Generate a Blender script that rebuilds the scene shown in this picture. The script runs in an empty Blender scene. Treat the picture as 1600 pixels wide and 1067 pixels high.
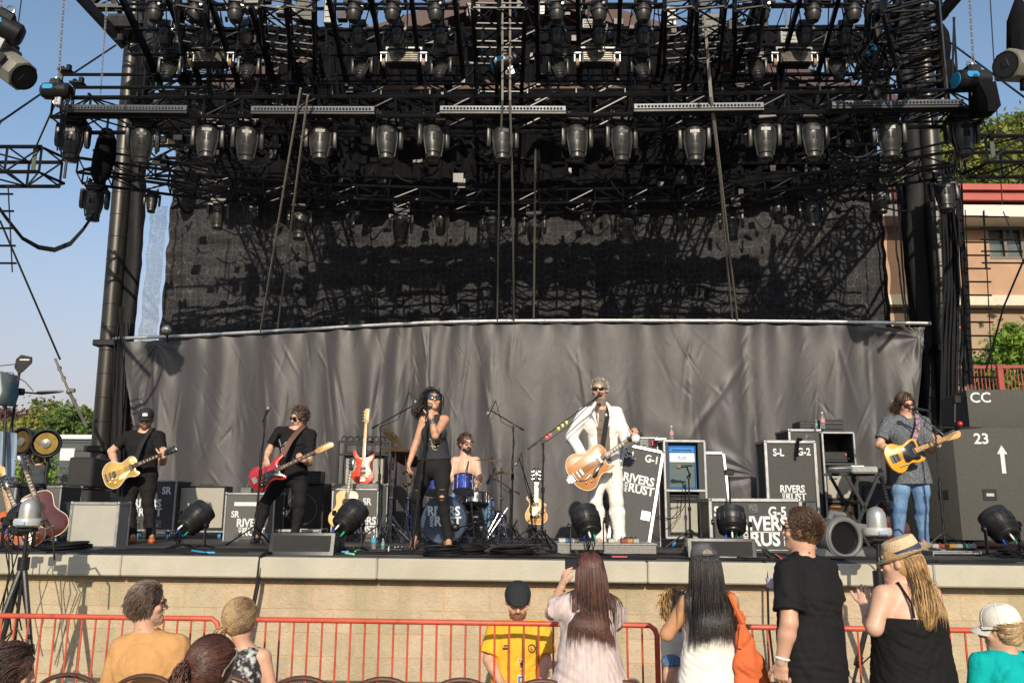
import bpy,math,random
import numpy as np
from mathutils import Vector,Matrix
S=bpy.context.scene
COL=S.collection
# ---------------------------------------------------------------- camera, sky, sun
FPX,TILT,ROLL,EYE=1300.0,math.radians(11.18),math.radians(0.35),1.95
cam_d=bpy.data.cameras.new('camera');cam=bpy.data.objects.new('camera',cam_d);COL.objects.link(cam)
CR=Matrix.Rotation(math.pi/2 + TILT,4,'X') @ Matrix.Rotation(ROLL,4,'Z')
cam.matrix_world=Matrix.Translation((0,0,EYE)) @ CR
cam_d.sensor_width=36;cam_d.lens=FPX/1600*36;cam_d.clip_end=3000;cam_d.clip_start=.1
S.camera=cam
SUN_EL,SUN_DX=math.atan(0.47),-0.02
W=bpy.data.worlds.new('World');S.world=W;W.use_nodes=True
_n=W.node_tree.nodes;_bg=_n['Background']
_sky=_n.new('ShaderNodeTexSky');_sky.sky_type='NISHITA';_sky.sun_disc=False
_sky.sun_elevation=SUN_EL;_sky.sun_rotation=math.radians(180+1)
_sky.air_density=1.1;_sky.dust_density=1.1;_sky.ozone_density=1.3;_sky.altitude=0
# low-lying haze: the sky pales to grey-lavender toward the horizon
_tc=_n.new('ShaderNodeTexCoord');_sx=_n.new('ShaderNodeSeparateXYZ');_mr=_n.new('ShaderNodeMapRange');_mr.interpolation_type='SMOOTHSTEP'
_mr.inputs[1].default_value=-.02;_mr.inputs[2].default_value=.40;_mr.inputs[3].default_value=.85;_mr.inputs[4].default_value=0
_mx=_n.new('ShaderNodeMix');_mx.data_type='RGBA';_mx.inputs['B'].default_value=(3.1,2.45,2.72,1);_wl=W.node_tree.links.new
_wl(_tc.outputs['Generated'],_sx.inputs[0]);_wl(_sx.outputs['Z'],_mr.inputs[0]);_wl(_mr.outputs[0],_mx.inputs['Factor']);_wl(_sky.outputs[0],_mx.inputs['A']);_wl(_mx.outputs['Result'],_bg.inputs[0])
_bg.inputs[1].default_value=0.125
sun_d=bpy.data.lights.new('sun','SUN');sun=bpy.data.objects.new('sun',sun_d);COL.objects.link(sun)
sun_d.energy=3.6;sun_d.angle=math.radians(.5);sun_d.color=(1,.895,.73)
sun.rotation_euler=Vector((SUN_DX,1,-0.47)).to_track_quat('-Z','Y').to_euler()
S.view_settings.view_transform='Standard';S.view_settings.look='None'
S.view_settings.exposure=0.35;S.view_settings.gamma=1
S.render.engine='CYCLES'

RN=np.random.RandomState(7)
random.seed(7)
CRn=np.array(CR.to_3x3())
def at(px,py,Y):
    v=CRn @ np.array([(px-800)/FPX,-(py-533.5)/FPX,-1.0])
    return np.array([0,0,EYE]) + v*(Y/v[1])
def atz(px,py,z):
    v=CRn @ np.array([(px-800)/FPX,-(py-533.5)/FPX,-1.0])
    return np.array([0,0,EYE]) + v*((z-EYE)/v[2])
def A(*a):return np.array(a,float)
def nrm(v):
    v=np.asarray(v,float);l=np.linalg.norm(v);return v/l if l > 1e-9 else v
STG=1.49
def yfront(x):return 7.63-.087*x
# ---------------------------------------------------------------- materials
def lin(c):return tuple(((v/255)/12.92 if v/255 <= .04045 else ((v/255+.055)/1.055)**2.4) for v in c)
MATS={}
def M(name,c=None,rough=.6,metal=0.0,var=.12,vs=8.0,bump=0.0,bs=60.0,stretch=(1,1,1),spec=.5,emit=None,coat=0,trans=0,alpha=1,c2=None,c2s=3,c2t=.5,sheen=0):
    if name in MATS:return MATS[name]
    m=bpy.data.materials.new(name);m.use_nodes=True;MATS[name]=m
    nt=m.node_tree;b=nt.nodes['Principled BSDF'];L=nt.links.new
    b.inputs['Base Color'].default_value=(*c,1);b.inputs['Roughness'].default_value=rough
    b.inputs['Metallic'].default_value=metal;b.inputs['Specular IOR Level'].default_value=spec
    if coat:b.inputs['Coat Weight'].default_value=coat;b.inputs['Coat Roughness'].default_value=.08
    if trans:b.inputs['Transmission Weight'].default_value=trans
    if sheen:b.inputs['Sheen Weight'].default_value=sheen
    if alpha < 1:b.inputs['Alpha'].default_value=alpha
    if emit:b.inputs['Emission Color'].default_value=(*emit[:3],1);b.inputs['Emission Strength'].default_value=emit[3]
    tc=nt.nodes.new('ShaderNodeTexCoord');mp=nt.nodes.new('ShaderNodeMapping');mp.inputs['Scale'].default_value=stretch
    L(tc.outputs['Object'],mp.inputs['Vector'])
    if var or c2:
        n=nt.nodes.new('ShaderNodeTexNoise');n.inputs['Scale'].default_value=vs;n.inputs['Detail'].default_value=6
        n.inputs['Roughness'].default_value=.6
        L(mp.outputs[0],n.inputs['Vector'])
        mr=nt.nodes.new('ShaderNodeMapRange');mr.inputs[1].default_value=.3;mr.inputs[2].default_value=.7
        mr.inputs[3].default_value=1-var;mr.inputs[4].default_value=1+var
        L(n.outputs['Fac'],mr.inputs[0])
        mul=nt.nodes.new('ShaderNodeVectorMath');mul.operation='SCALE'
        mul.inputs[0].default_value=c
        L(mr.outputs[0],mul.inputs['Scale'])
        if c2:
            n2=nt.nodes.new('ShaderNodeTexNoise');n2.inputs['Scale'].default_value=c2s;n2.inputs['Detail'].default_value=5
            L(mp.outputs[0],n2.inputs['Vector'])
            r2=nt.nodes.new('ShaderNodeMapRange');r2.inputs[1].default_value=c2t-.08;r2.inputs[2].default_value=c2t+.08
            L(n2.outputs['Fac'],r2.inputs[0])
            mx=nt.nodes.new('ShaderNodeMix');mx.data_type='RGBA'
            mx.inputs['A'].default_value=(*c,1);mx.inputs['B'].default_value=(*c2,1)
            L(r2.outputs[0],mx.inputs['Factor']);L(mx.outputs['Result'],mul.inputs[0])
        L(mul.outputs[0],b.inputs['Base Color'])
        if rough > .12:
            mr2=nt.nodes.new('ShaderNodeMapRange');mr2.inputs[3].default_value=rough-.08;mr2.inputs[4].default_value=min(1,rough+.1)
            L(n.outputs['Fac'],mr2.inputs[0]);L(mr2.outputs[0],b.inputs['Roughness'])
    if bump:
        n3=nt.nodes.new('ShaderNodeTexNoise');n3.inputs['Scale'].default_value=bs;n3.inputs['Detail'].default_value=4
        L(mp.outputs[0],n3.inputs['Vector'])
        bp=nt.nodes.new('ShaderNodeBump');bp.inputs['Strength'].default_value=min(1,bump);bp.inputs['Distance'].default_value=.01*max(1,bump)
        L(n3.outputs['Fac'],bp.inputs['Height']);L(bp.outputs[0],b.inputs['Normal'])
    return m
def nodes_of(m):return m.node_tree.nodes,m.node_tree.links.new,m.node_tree.nodes['Principled BSDF']
# ---------------------------------------------------------------- mesh builder
def frame(o,ex,ey,ez=None):
    ex=nrm(ex);ey=nrm(np.asarray(ey,float)-ex*np.dot(ex,ey));ez=np.cross(ex,ey)
    T=np.eye(4);T[:3,0]=ex;T[:3,1]=ey;T[:3,2]=ez;T[:3,3]=o;return T
def rotz(a,o=(0,0,0)):
    T=np.eye(4);T[0,0]=T[1,1]=math.cos(a);T[0,1]=-math.sin(a);T[1,0]=math.sin(a);T[:3,3]=o;return T
def rotx(a,o=(0,0,0)):
    T=np.eye(4);T[1,1]=T[2,2]=math.cos(a);T[1,2]=-math.sin(a);T[2,1]=math.sin(a);T[:3,3]=o;return T
def roty(a,o=(0,0,0)):
    T=np.eye(4);T[0,0]=T[2,2]=math.cos(a);T[0,2]=math.sin(a);T[2,0]=-math.sin(a);T[:3,3]=o;return T
def perp(d):
    d=nrm(d);a=A(0,0,1) if abs(d[2]) < .9 else A(1,0,0)
    u=nrm(np.cross(d,a));return u,np.cross(d,u)
class MB:
    def __init__(s):s.v=[];s.f=[];s.n=0;s.mi=[];s.m=0;s.T=None
    def add(s,V,F,T=None):
        V=np.asarray(V,float).reshape(-1,3)
        for t in (T,s.T):
            if t is not None:V=V @ t[:3,:3].T + t[:3,3]
        k=s.n;s.v.append(V);s.n += len(V)
        s.f.extend([tuple(i+k for i in f) for f in F]);s.mi.extend([s.m]*len(F));return s
    def tube(s,p0,p1,r0,r1=None,n=8,caps=True):
        r1=r0 if r1 is None else r1
        p0=np.asarray(p0,float);p1=np.asarray(p1,float);u,w=perp(p1-p0)
        a=np.arange(n)*2*math.pi/n;c=np.outer(np.cos(a),u)+np.outer(np.sin(a),w)
        F=[(i,(i+1) % n,n+(i+1) % n,n+i) for i in range(n)]
        if caps:F += [tuple(range(n-1,-1,-1)),tuple(range(n,2*n))]
        return s.add(np.vstack([p0+c*r0,p1+c*r1]),F)
    def path(s,P,r,n=6,closed=False,flat=None):
        P=np.asarray(P,float);k=len(P);R=np.ones(k)*r if np.isscalar(r) else np.asarray(r)
        T=np.gradient(P,axis=0);u,w=perp(T[0]);V=[]
        a=np.arange(n)*2*math.pi/n
        for i in range(k):
            t=nrm(T[i]);u=nrm(u-t*np.dot(u,t));w=np.cross(t,u)
            V.append(P[i]+R[i]*(np.outer(np.cos(a),u)+np.outer(np.sin(a),w)))
        F=[(j*n+i,j*n+(i+1) % n,(j+1)*n+(i+1) % n,(j+1)*n+i) for j in range(k-1) for i in range(n)]
        F += [tuple(range(n-1,-1,-1)),tuple((k-1)*n+i for i in range(n))]
        return s.add(np.vstack(V),F)
    def box(s,c,sz,T=None):
        h=np.asarray(sz,float)/2;c=np.asarray(c,float)
        V=[c+h*A(x,y,z) for x in (-1,1) for y in (-1,1) for z in (-1,1)]
        return s.add(V,[(0,1,3,2),(4,6,7,5),(0,4,5,1),(2,3,7,6),(0,2,6,4),(1,5,7,3)],T)
    def cbox(s,c,sz,b=.005,T=None):
        h=np.asarray(sz,float)/2;c=np.asarray(c,float);b=min(b,h.min()*.9);V=[];idx={}
        for x in (-1,1):
            for y in (-1,1):
                for z in (-1,1):
                    for a in range(3):
                        q=h.copy();q -= b;q[a] += b;idx[(x,y,z,a)]=len(V);V.append(c+q*A(x,y,z))
        I=idx;F=[]
        for a in range(3):
            o=[i for i in range(3) if i != a]
            for sg in (-1,1):
                r=[]
                for (p,q) in ((-1,-1),(1,-1),(1,1),(-1,1)):
                    t=[0,0,0];t[a]=sg;t[o[0]]=p;t[o[1]]=q;r.append(I[(*t,a)])
                flip=(sg < 0) ^ (a == 1)
                F.append(tuple(r[::-1]) if flip else tuple(r))
        for a in range(3):
            o=[i for i in range(3) if i != a]
            for p in (-1,1):
                for q in (-1,1):
                    t0=[0,0,0];t0[o[0]]=p;t0[o[1]]=q;t1=list(t0);t0[a]=-1;t1[a]=1
                    r=[I[(*t0,o[0])],I[(*t1,o[0])],I[(*t1,o[1])],I[(*t0,o[1])]]
                    if (p*q > 0) ^ (a == 1):r=r[::-1]
                    F.append(tuple(r[::-1]))
        for x in (-1,1):
            for y in (-1,1):
                for z in (-1,1):
                    r=(I[(x,y,z,0)],I[(x,y,z,1)],I[(x,y,z,2)])
                    F.append(r if x*y*z > 0 else r[::-1])
        return s.add(V,F,T)
    def bar(s,p0,p1,w,h,up=(0,0,1),b=0):
        p0=np.asarray(p0,float);p1=np.asarray(p1,float);d=p1-p0;l=np.linalg.norm(d)
        ex=nrm(d);ez=np.asarray(up,float)
        if abs(np.dot(ex,nrm(ez))) > .98:ez=A(0,1,0)
        ez=nrm(ez-ex*np.dot(ex,ez));ey=np.cross(ez,ex)
        T=np.eye(4);T[:3,0]=ex;T[:3,1]=ey;T[:3,2]=ez;T[:3,3]=(p0+p1)/2
        return s.cbox((0,0,0),(l,w,h),b,T) if b else s.box((0,0,0),(l,w,h),T)
    def lathe(s,prof,T=None,n=24,a0=0,a1=None):
        k=len(prof);full=a1 is None;a=np.arange(n)*2*math.pi/n if full else np.linspace(a0,a1,n)
        V=[]
        for (r,z) in prof:V.append(np.stack([np.cos(a)*max(r,1e-4),np.sin(a)*max(r,1e-4),np.full(n,z)],1))
        F=[(j*n+i,j*n+(i+1) % n,(j+1)*n+(i+1) % n,(j+1)*n+i) for j in range(k-1) for i in range(n if full else n-1)]
        if full:
            if prof[0][0] > 1e-3:F.append(tuple(range(n-1,-1,-1)))
            if prof[-1][0] > 1e-3:F.append(tuple((k-1)*n+i for i in range(n)))
        return s.add(np.vstack(V),F,T)
    def slab(s,P,z0,z1,b=0,T=None):
        P=np.asarray(P,float);n=len(P)
        area=np.sum(P[:,0]*np.roll(P[:,1],-1)-np.roll(P[:,0],-1)*P[:,1])
        if area < 0:P=P[::-1]
        if b:
            d=np.roll(P,-1,0)-np.roll(P,1,0);d /= np.linalg.norm(d,axis=1)[:,None]+1e-9
            N=np.stack([-d[:,1],d[:,0]],1);Q=P+N*b
            rings=[(Q,z0),(P+N*b*.3,z0+b*.3),(P,z0+b),(P,z1-b),(P+N*b*.3,z1-b*.3),(Q,z1)]
        else:rings=[(P,z0),(P,z1)]
        V=np.vstack([np.hstack([R,np.full((n,1),z)]) for R,z in rings]);k=len(rings)
        F=[(j*n+i,j*n+(i+1) % n,(j+1)*n+(i+1) % n,(j+1)*n+i) for j in range(k-1) for i in range(n)]
        F += [tuple(range(n-1,-1,-1)),tuple((k-1)*n+i for i in range(n))]
        return s.add(V,F,T)
    def ball(s,c,r,n=12,sc=(1,1,1),T=None):
        k=max(6,n//2+2);V=[];sc=np.asarray(sc,float)
        prof=[(r*math.sin(math.pi*i/k),-r*math.cos(math.pi*i/k)) for i in range(k+1)]
        Tm=np.eye(4);Tm[:3,:3]=np.diag(sc);Tm[:3,3]=c
        if T is not None:Tm=T @ Tm
        return s.lathe(prof,Tm,n)
    def torus(s,R,r,T=None,n=28,m=8,a0=0,a1=2*math.pi):
        full=abs(a1-a0-2*math.pi) < 1e-6
        a=np.linspace(a0,a1,n,endpoint=not full);b=np.arange(m)*2*math.pi/m
        V=[(math.cos(x)*(R+r*math.cos(y)),math.sin(x)*(R+r*math.cos(y)),r*math.sin(y)) for x in a for y in b]
        F=[(i*m+j,((i+1) % n)*m+j,((i+1) % n)*m+(j+1) % m,i*m+(j+1) % m) for i in range(n if full else n-1) for j in range(m)]
        return s.add(V,F,T)
    def text(s,body,size,T,off=.0,ext=.002,align='CENTER',sx=1,shear=0,sp=1):
        V,F=text_mesh(body,off,ext/size,align,shear,sp)
        V=V*size;V=V*A(sx,1,1);return s.add(V,F,T)
    def arr(s):return np.vstack(s.v) if s.v else np.zeros((0,3))
_TX={}
def text_mesh(body,off,ext,align,shear,sp):
    k=(body,off,ext,align,shear,sp)
    if k in _TX:return _TX[k]
    c=bpy.data.curves.new('lettering','FONT');c.body=body;c.size=1;c.offset=off;c.extrude=ext
    c.align_x=align;c.align_y='CENTER';c.resolution_u=3;c.shear=shear;c.space_character=sp
    c.space_line=.8
    o=bpy.data.objects.new('lettering',c);COL.objects.link(o);bpy.context.view_layer.update()
    me=bpy.data.meshes.new_from_object(o.evaluated_get(bpy.context.evaluated_depsgraph_get()))
    V=np.array([v.co[:] for v in me.vertices]);F=[tuple(p.vertices) for p in me.polygons]
    bpy.data.objects.remove(o);bpy.data.meshes.remove(me);bpy.data.curves.remove(c)
    _TX[k]=(V,F);return _TX[k]
# ---------------------------------------------------------------- objects
USED=set()
def tag(o,label=None,cat=None,group=None,kind=None):
    if label:o['label']=label
    if cat:o['category']=cat
    if group:o['group']=group
    if kind:o['kind']=kind
    return o
def thing(name,label,cat,loc=(0,0,0),group=None,T=None):
    o=bpy.data.objects.new(name,None);COL.objects.link(o);o.empty_display_size=.1
    o.matrix_world=Matrix(T.tolist()) if T is not None else Matrix.Translation(tuple(loc))
    return tag(o,label,cat,group)
def rootloc(o):
    while o.parent:o=o.parent
    return np.array(o.matrix_basis.translation)
def mk(name,V,F,mats,mi=None,smooth=35):
    me=bpy.data.meshes.new(name);V=np.asarray(V,float)
    me.from_pydata(V.tolist(),[],F)
    for m in (mats if isinstance(mats,(list,tuple)) else [mats]):me.materials.append(m)
    if mi is not None and len(mi):me.polygons.foreach_set('material_index',np.asarray(mi,np.int32))
    if smooth:
        me.polygons.foreach_set('use_smooth',[True]*len(me.polygons))
        if smooth < 180:me.set_sharp_from_angle(angle=math.radians(smooth))
    me.update();return me
def obj(name,mb,mats,parent=None,world=True,smooth=35,label=None,cat=None,group=None,kind=None):
    V=mb.arr();loc=np.zeros(3)
    if parent is None:
        loc=A((V[:,0].min()+V[:,0].max())/2,(V[:,1].min()+V[:,1].max())/2,V[:,2].min());V=V-loc
    elif world:V=V-rootloc(parent)
    o=bpy.data.objects.new(name,mk(name,V,mb.f,mats,mb.mi,smooth));COL.objects.link(o)
    if parent is None:o.location=loc
    else:o.parent=parent
    return tag(o,label,cat,group,kind)
def clone(root,T=None,label=None,group=None,loc=None):
    r=root.copy();COL.objects.link(r)
    if T is not None:r.matrix_world=Matrix(T.tolist())
    if loc is not None:r.location=loc
    if label:r['label']=label
    if group:r['group']=group
    for ch in list(root.children):
        c=ch.copy();COL.objects.link(c);c.parent=r
        for g in list(ch.children):
            d=g.copy();COL.objects.link(d);d.parent=c
    return r
ORD=['first','second','third','fourth','fifth','sixth','seventh','eighth','ninth','tenth','eleventh','twelfth','thirteenth','fourteenth','fifteenth','sixteenth','seventeenth','eighteenth','nineteenth','twentieth']
# ---------------------------------------------------------------- common materials
K=dict
MBLK=M('black_metal',(.012,.012,.013),.42,.3,.3,6,.15,40)
MTRS=M('truss_metal',(.020,.019,.019),.33,.75,.35,5)
MDRK=M('dark_plastic',(.020,.020,.021),.38,0,.2,12,.1,90)
MSIL=M('aluminium',(.42,.42,.42),.42,.9,.15,10,.08,60)
MCHR=M('chrome',(.34,.34,.35),.24,1,.05,10)
MGRY=M('grey_plastic',(.16,.16,.15),.36,.35,.2,8,.06,50)
MRUB=M('rubber',(.012,.012,.013),.7,0,.2,20)
MCAB=M('cable_rubber',(.010,.010,.011),.5,0,.1,20,spec=.25)
MWHT=M('white_paint',(.72,.72,.68),.5,0,.1,14)
MCLO=M('black_cloth',(.006,.006,.007),.85,0,.25,5,.6,25,spec=.1)
MGLS=M('dark_glass',(.01,.01,.015),.06,0,0,spec=.8,coat=.5)
MGLD=M('gold_metal',(.6,.42,.16),.25,.9,.1)
# ================================================================ SETTING
def brick_mat():
    m=M('split_face_block',(.50,.39,.27),.9,0,.10,9,1.0,45,c2=(.45,.375,.245),c2s=.9,c2t=.56)
    N,L,b=nodes_of(m)
    tc=N.new('ShaderNodeTexCoord');mp=N.new('ShaderNodeMapping');mp.inputs['Rotation'].default_value=(math.pi/2,0,0)
    L(tc.outputs['Object'],mp.inputs['Vector'])
    br=N.new('ShaderNodeTexBrick');br.inputs['Scale'].default_value=1;br.inputs['Brick Width'].default_value=.406
    br.inputs['Row Height'].default_value=.203;br.inputs['Mortar Size'].default_value=.0055;br.inputs['Mortar Smooth'].default_value=.3
    br.inputs['Color1'].default_value=(1,1,1,1);br.inputs['Color2'].default_value=(.84,.86,.86,1);br.inputs['Mortar'].default_value=(1.12,.92,.74,1)
    L(mp.outputs[0],br.inputs['Vector'])
    src=b.inputs['Base Color'].links[0].from_socket
    mx=N.new('ShaderNodeVectorMath');mx.operation='MULTIPLY';L(src,mx.inputs[0]);L(br.outputs['Color'],mx.inputs[1])
    # pale grit specks
    vo=N.new('ShaderNodeTexNoise');vo.inputs['Scale'].default_value=130;L(tc.outputs['Object'],vo.inputs['Vector'])
    mr=N.new('ShaderNodeMapRange');mr.inputs[1].default_value=.66;mr.inputs[2].default_value=.74;L(vo.outputs['Fac'],mr.inputs[0])
    m2=N.new('ShaderNodeMix');m2.data_type='RGBA';m2.inputs['B'].default_value=(.72,.62,.48,1)
    L(mr.outputs[0],m2.inputs['Factor']);L(mx.outputs[0],m2.inputs['A']);L(m2.outputs['Result'],b.inputs['Base Color'])
    mp3=N.new('ShaderNodeMapping');mp3.inputs['Scale'].default_value=(1.5,1,.32);L(tc.outputs['Object'],mp3.inputs['Vector']);n5=N.new('ShaderNodeTexNoise');n5.inputs['Scale'].default_value=1.3;n5.inputs['Detail'].default_value=7;L(mp3.outputs[0],n5.inputs['Vector'])
    r5=N.new('ShaderNodeMapRange');r5.inputs[1].default_value=.54;r5.inputs[2].default_value=.66;r5.inputs[4].default_value=.55;L(n5.outputs['Fac'],r5.inputs[0]);m5=N.new('ShaderNodeMix');m5.data_type='RGBA';m5.inputs['B'].default_value=(.30,.265,.15,1)
    L(r5.outputs[0],m5.inputs['Factor']);L(m2.outputs['Result'],m5.inputs['A']);L(m5.outputs['Result'],b.inputs['Base Color'])
    bp=N.new('ShaderNodeBump');bp.inputs['Strength'].default_value=.8;bp.inputs['Distance'].default_value=.006;bp.invert=True
    L(br.outputs['Fac'],bp.inputs['Height'])
    old=b.inputs['Normal'].links[0].from_socket;L(old,bp.inputs['Normal']);L(bp.outputs[0],b.inputs['Normal'])
    return m
# ground: one sheet to the horizon
g=MB();g.add([(-900,-60,0),(900,-60,0),(900,1500,0),(-900,1500,0)],[(0,1,2,3)])
obj('ground',g,M('concrete_paving',(.22,.20,.17),.85,0,.25,2,.5,30),smooth=0,kind='structure')
g=MB();g.add([(-220,-12,.02),(220,-12,.02),(240,-60,17),(-240,-60,17),(-240,-61,0),(240,-61,0)],[(0,1,2,3)[::-1],(3,2,5,4)[::-1]])
obj('sky_block_hill',g,M('blocker_green',(.06,.085,.03),.9,0,.3,1),smooth=0,kind='structure')  # unseen slope added behind the camera to block low sky glow
# stage: block wall, concrete lip, black deck. Local frame: x along the front edge
TH=math.atan(-.087)
ST=rotz(TH,(0,7.63,0))
def stl(x,y,z):return (ST @ A(x,y,z,1))[:3]
st=thing('stage','raised concrete stage with pale lip, split block front wall and black deck','stage',T=ST)
w=MB();w.box((0,9,(STG-.19)/2),(26,17.75,STG-.19));obj('block_wall',w,brick_mat(),st,world=False,smooth=0)
w=MB()
for k in range(-6,7):w.cbox((k*2.4,8.9,STG-.10),(2.395,17.86,.182),.012)
w.cbox((0,.12,STG-.185),(28,.10,.03),.004)
obj('concrete_lip',w,M('cast_concrete',(.44,.41,.325),.8,0,.12,2.2,.35,50,c2=(.31,.285,.19),c2s=1.1,c2t=.62),st,world=False)
w=MB();w.box((0,9.0,STG-.004),(26,17.9,.008));w.box((0,9.1,STG+.004),(26,17.7,.008))
obj('deck_floor',w,M('black_stage_floor',(.030,.029,.031),.62,0,.5,3,.3,20,c2=(.055,.052,.05),c2s=1.6),st,world=False,smooth=0)
# ---- curtain pipe and curtain
PIPE=[(178,529,13.3),(300,524.5,13.05),(430,517,12.8),(560,509.5,12.6),(670,504,12.45),(785,501.5,12.3),(950,501,12.2),(1150,501.5,12.12),(1300,503,12.08),(1453,505.5,12.05)]
PP=np.array([at(*p) for p in PIPE])
w=MB();w.path(PP,.027,10)
for t in np.linspace(0,1,26):
    k=t*(len(PP)-1);i=min(int(k),len(PP)-2);p=PP[i]+(PP[i+1]-PP[i])*(k-i)
    w.torus(.029,.006,frame(p,(0,1,0),(0,0,1)),10,5)
pipe_o=obj('curtain_pipe',w,M('steel_pipe',(.92,.90,.86),.38,.9,.15,10),label='long bright steel pipe holding up the grey satin curtain',cat='pipe')
def pipe_at(t):
    k=t*(len(PP)-1);k=np.clip(k,0,len(PP)-1.0001);i=k.astype(int);f=(k-i)[:,None]
    return PP[i]*(1-f)+PP[i+1]*f
def make_curtain():
    NU,NV=760,190
    u=np.linspace(.012,.992,NU);v=np.linspace(0,1,NV);P=pipe_at(u)
    U,V=np.meshgrid(u,v,indexing='ij');X=P[:,0][:,None]+0*V;Yc=P[:,1][:,None]+0*V;Zt=P[:,2][:,None]-.045
    r=np.random.RandomState(3)
    zb=STG+.02;Z=Zt+(zb-Zt)*V
    # pleats
    d=np.zeros_like(V)
    s=U*11.5
    for i in range(16):
        fr=r.uniform(3,19);ph=r.uniform(0,6.3);a=.060/ (fr**.7);sl=r.uniform(-.8,.8)
        d += a*np.sin(fr*(s+sl*V*.5)+ph)*(.35+.75*V)
    for i in range(70):   # sharp local creases hanging from the pipe clips, slanting
        x0=r.uniform(0,11.5);sl=r.normal()*.45;wd=r.uniform(.015,.05);v0=r.uniform(0,.55);ln=r.uniform(.15,.5)
        q=(s-x0-sl*(V-v0))/wd
        d += r.uniform(-.018,.02)*np.exp(-q*q)*np.exp(-((V-v0-ln/2)/ln*2.2)**2)
    for i in range(420):
        x0=r.uniform(0,11.5);sl=r.uniform(-2.2,2.2);wd=r.uniform(.008,.03);v0=r.uniform(0,.95);ln=r.uniform(.04,.18)
        q=(s-x0-sl*(V-v0))/wd
        d += r.uniform(-.007,.007)*np.exp(-q*q)*np.exp(-((V-v0-ln/2)/ln*2.2)**2)
    # gathers: radiating folds toward pulled points
    for (gx,gv,am) in ((9.15,.72,.013),(.75,.02,.03),(11.35,.05,.03)):
        dx=s-gx;dv=(V-gv)*3.1;rr=np.sqrt(dx*dx+dv*dv)+.05;th=np.arctan2(dx,-dv if gv > .4 else dv)
        d += am*np.sin(th*9+5*np.sin(th*2.3+gx))*np.exp(-rr/1.05)*np.clip(rr*4,0,1)
    Y=Yc-d+.02*np.sin(U*200)*np.exp(-V*14)
    # hem sag between clips
    Z=Z-.018*np.abs(np.sin(U*26*math.pi))*np.exp(-V*10)
    # side edges pulled in toward the floor
    k=np.clip(1-(U-.012)/.07,0,1);X=X+k*k*(.75*V**1.1)
    k=np.clip((U-.93)/.062,0,1);X=X-k*k*(.62*V**1.2)
    Vt=np.stack([X,Y,Z],-1).reshape(-1,3)
    idx=np.arange(NU*NV).reshape(NU,NV)
    F=np.stack([idx[:-1,:-1],idx[:-1,1:],idx[1:,1:],idx[1:,:-1]],-1).reshape(-1,4)
    w=MB();w.v.append(Vt);w.n=len(Vt);w.f=[tuple(f) for f in F.tolist()];w.mi=[0]*len(w.f)
    m=M('grey_satin',(.049,.0445,.0455),.52,0,.12,1.2,.5,9,stretch=(1,1,.45),spec=.6,sheen=.15)
    return obj('curtain',w,m,smooth=180,label='wide charcoal satin curtain hanging in creased folds across the stage back',cat='curtain')
make_curtain()
# ---- netted backdrop above the pipe
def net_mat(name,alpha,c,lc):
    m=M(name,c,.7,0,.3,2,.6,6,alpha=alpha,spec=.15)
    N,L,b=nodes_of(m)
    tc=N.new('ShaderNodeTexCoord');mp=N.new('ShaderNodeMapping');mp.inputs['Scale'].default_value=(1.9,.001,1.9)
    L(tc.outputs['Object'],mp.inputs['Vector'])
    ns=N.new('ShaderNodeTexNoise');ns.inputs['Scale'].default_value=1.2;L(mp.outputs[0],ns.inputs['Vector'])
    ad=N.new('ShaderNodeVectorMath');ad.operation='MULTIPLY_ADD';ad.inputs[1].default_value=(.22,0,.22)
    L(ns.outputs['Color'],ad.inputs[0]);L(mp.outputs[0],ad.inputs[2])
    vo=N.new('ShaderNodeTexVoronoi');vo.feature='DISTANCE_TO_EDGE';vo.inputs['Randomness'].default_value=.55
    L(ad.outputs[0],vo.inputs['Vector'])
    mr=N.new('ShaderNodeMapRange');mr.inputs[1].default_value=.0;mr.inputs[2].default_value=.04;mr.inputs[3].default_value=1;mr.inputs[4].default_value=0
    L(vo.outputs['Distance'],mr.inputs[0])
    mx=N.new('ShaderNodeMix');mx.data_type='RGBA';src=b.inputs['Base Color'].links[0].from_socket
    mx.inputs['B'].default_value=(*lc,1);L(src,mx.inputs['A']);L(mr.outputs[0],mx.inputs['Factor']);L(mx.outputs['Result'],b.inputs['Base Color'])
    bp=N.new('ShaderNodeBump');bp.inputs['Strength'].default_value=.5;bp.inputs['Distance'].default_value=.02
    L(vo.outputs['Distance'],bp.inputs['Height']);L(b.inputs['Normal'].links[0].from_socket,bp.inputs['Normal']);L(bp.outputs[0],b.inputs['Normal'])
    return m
def net(x0,x1,ztop,zbot,Y,name,m,amp,seed,y0=None,y1=None):
    r=np.random.RandomState(seed);NU=int((x1-x0)*45)+4;NV=120
    X,Z=np.meshgrid(np.linspace(x0,x1,NU),np.linspace(zbot,ztop,NV),indexing='ij')
    Yy=np.full_like(X,Y)+(X-x0)/(x1-x0)*(y1-Y if y1 else 0)
    for i in range(10):
        fr=r.uniform(2,16);Yy += amp/fr**.6*np.sin(fr*X+r.uniform(0,6)+.6*np.sin(Z*r.uniform(.5,1.5)))
    for i in range(6):
        fr=r.uniform(8,22);Yy += .008*np.sin(fr*Z+r.uniform(0,6)+2*np.sin(X*r.uniform(1,4)))
    X=X+.015*np.sin(Z*9)*(np.abs(X-x0) < .1)
    idx=np.arange(X.size).reshape(X.shape)
    F=np.stack([idx[:-1,:-1],idx[1:,:-1],idx[1:,1:],idx[:-1,1:]],-1).reshape(-1,4)
    w=MB();w.v.append(np.stack([X,Yy,Z],-1).reshape(-1,3));w.n=X.size;w.f=[tuple(f) for f in F.tolist()];w.mi=[0]*len(w.f)
    return w
nb=thing('backdrop','tall black netted backdrop with pale honeycomb stitching behind the rig','backdrop',(0,13.6,4.4))
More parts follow.
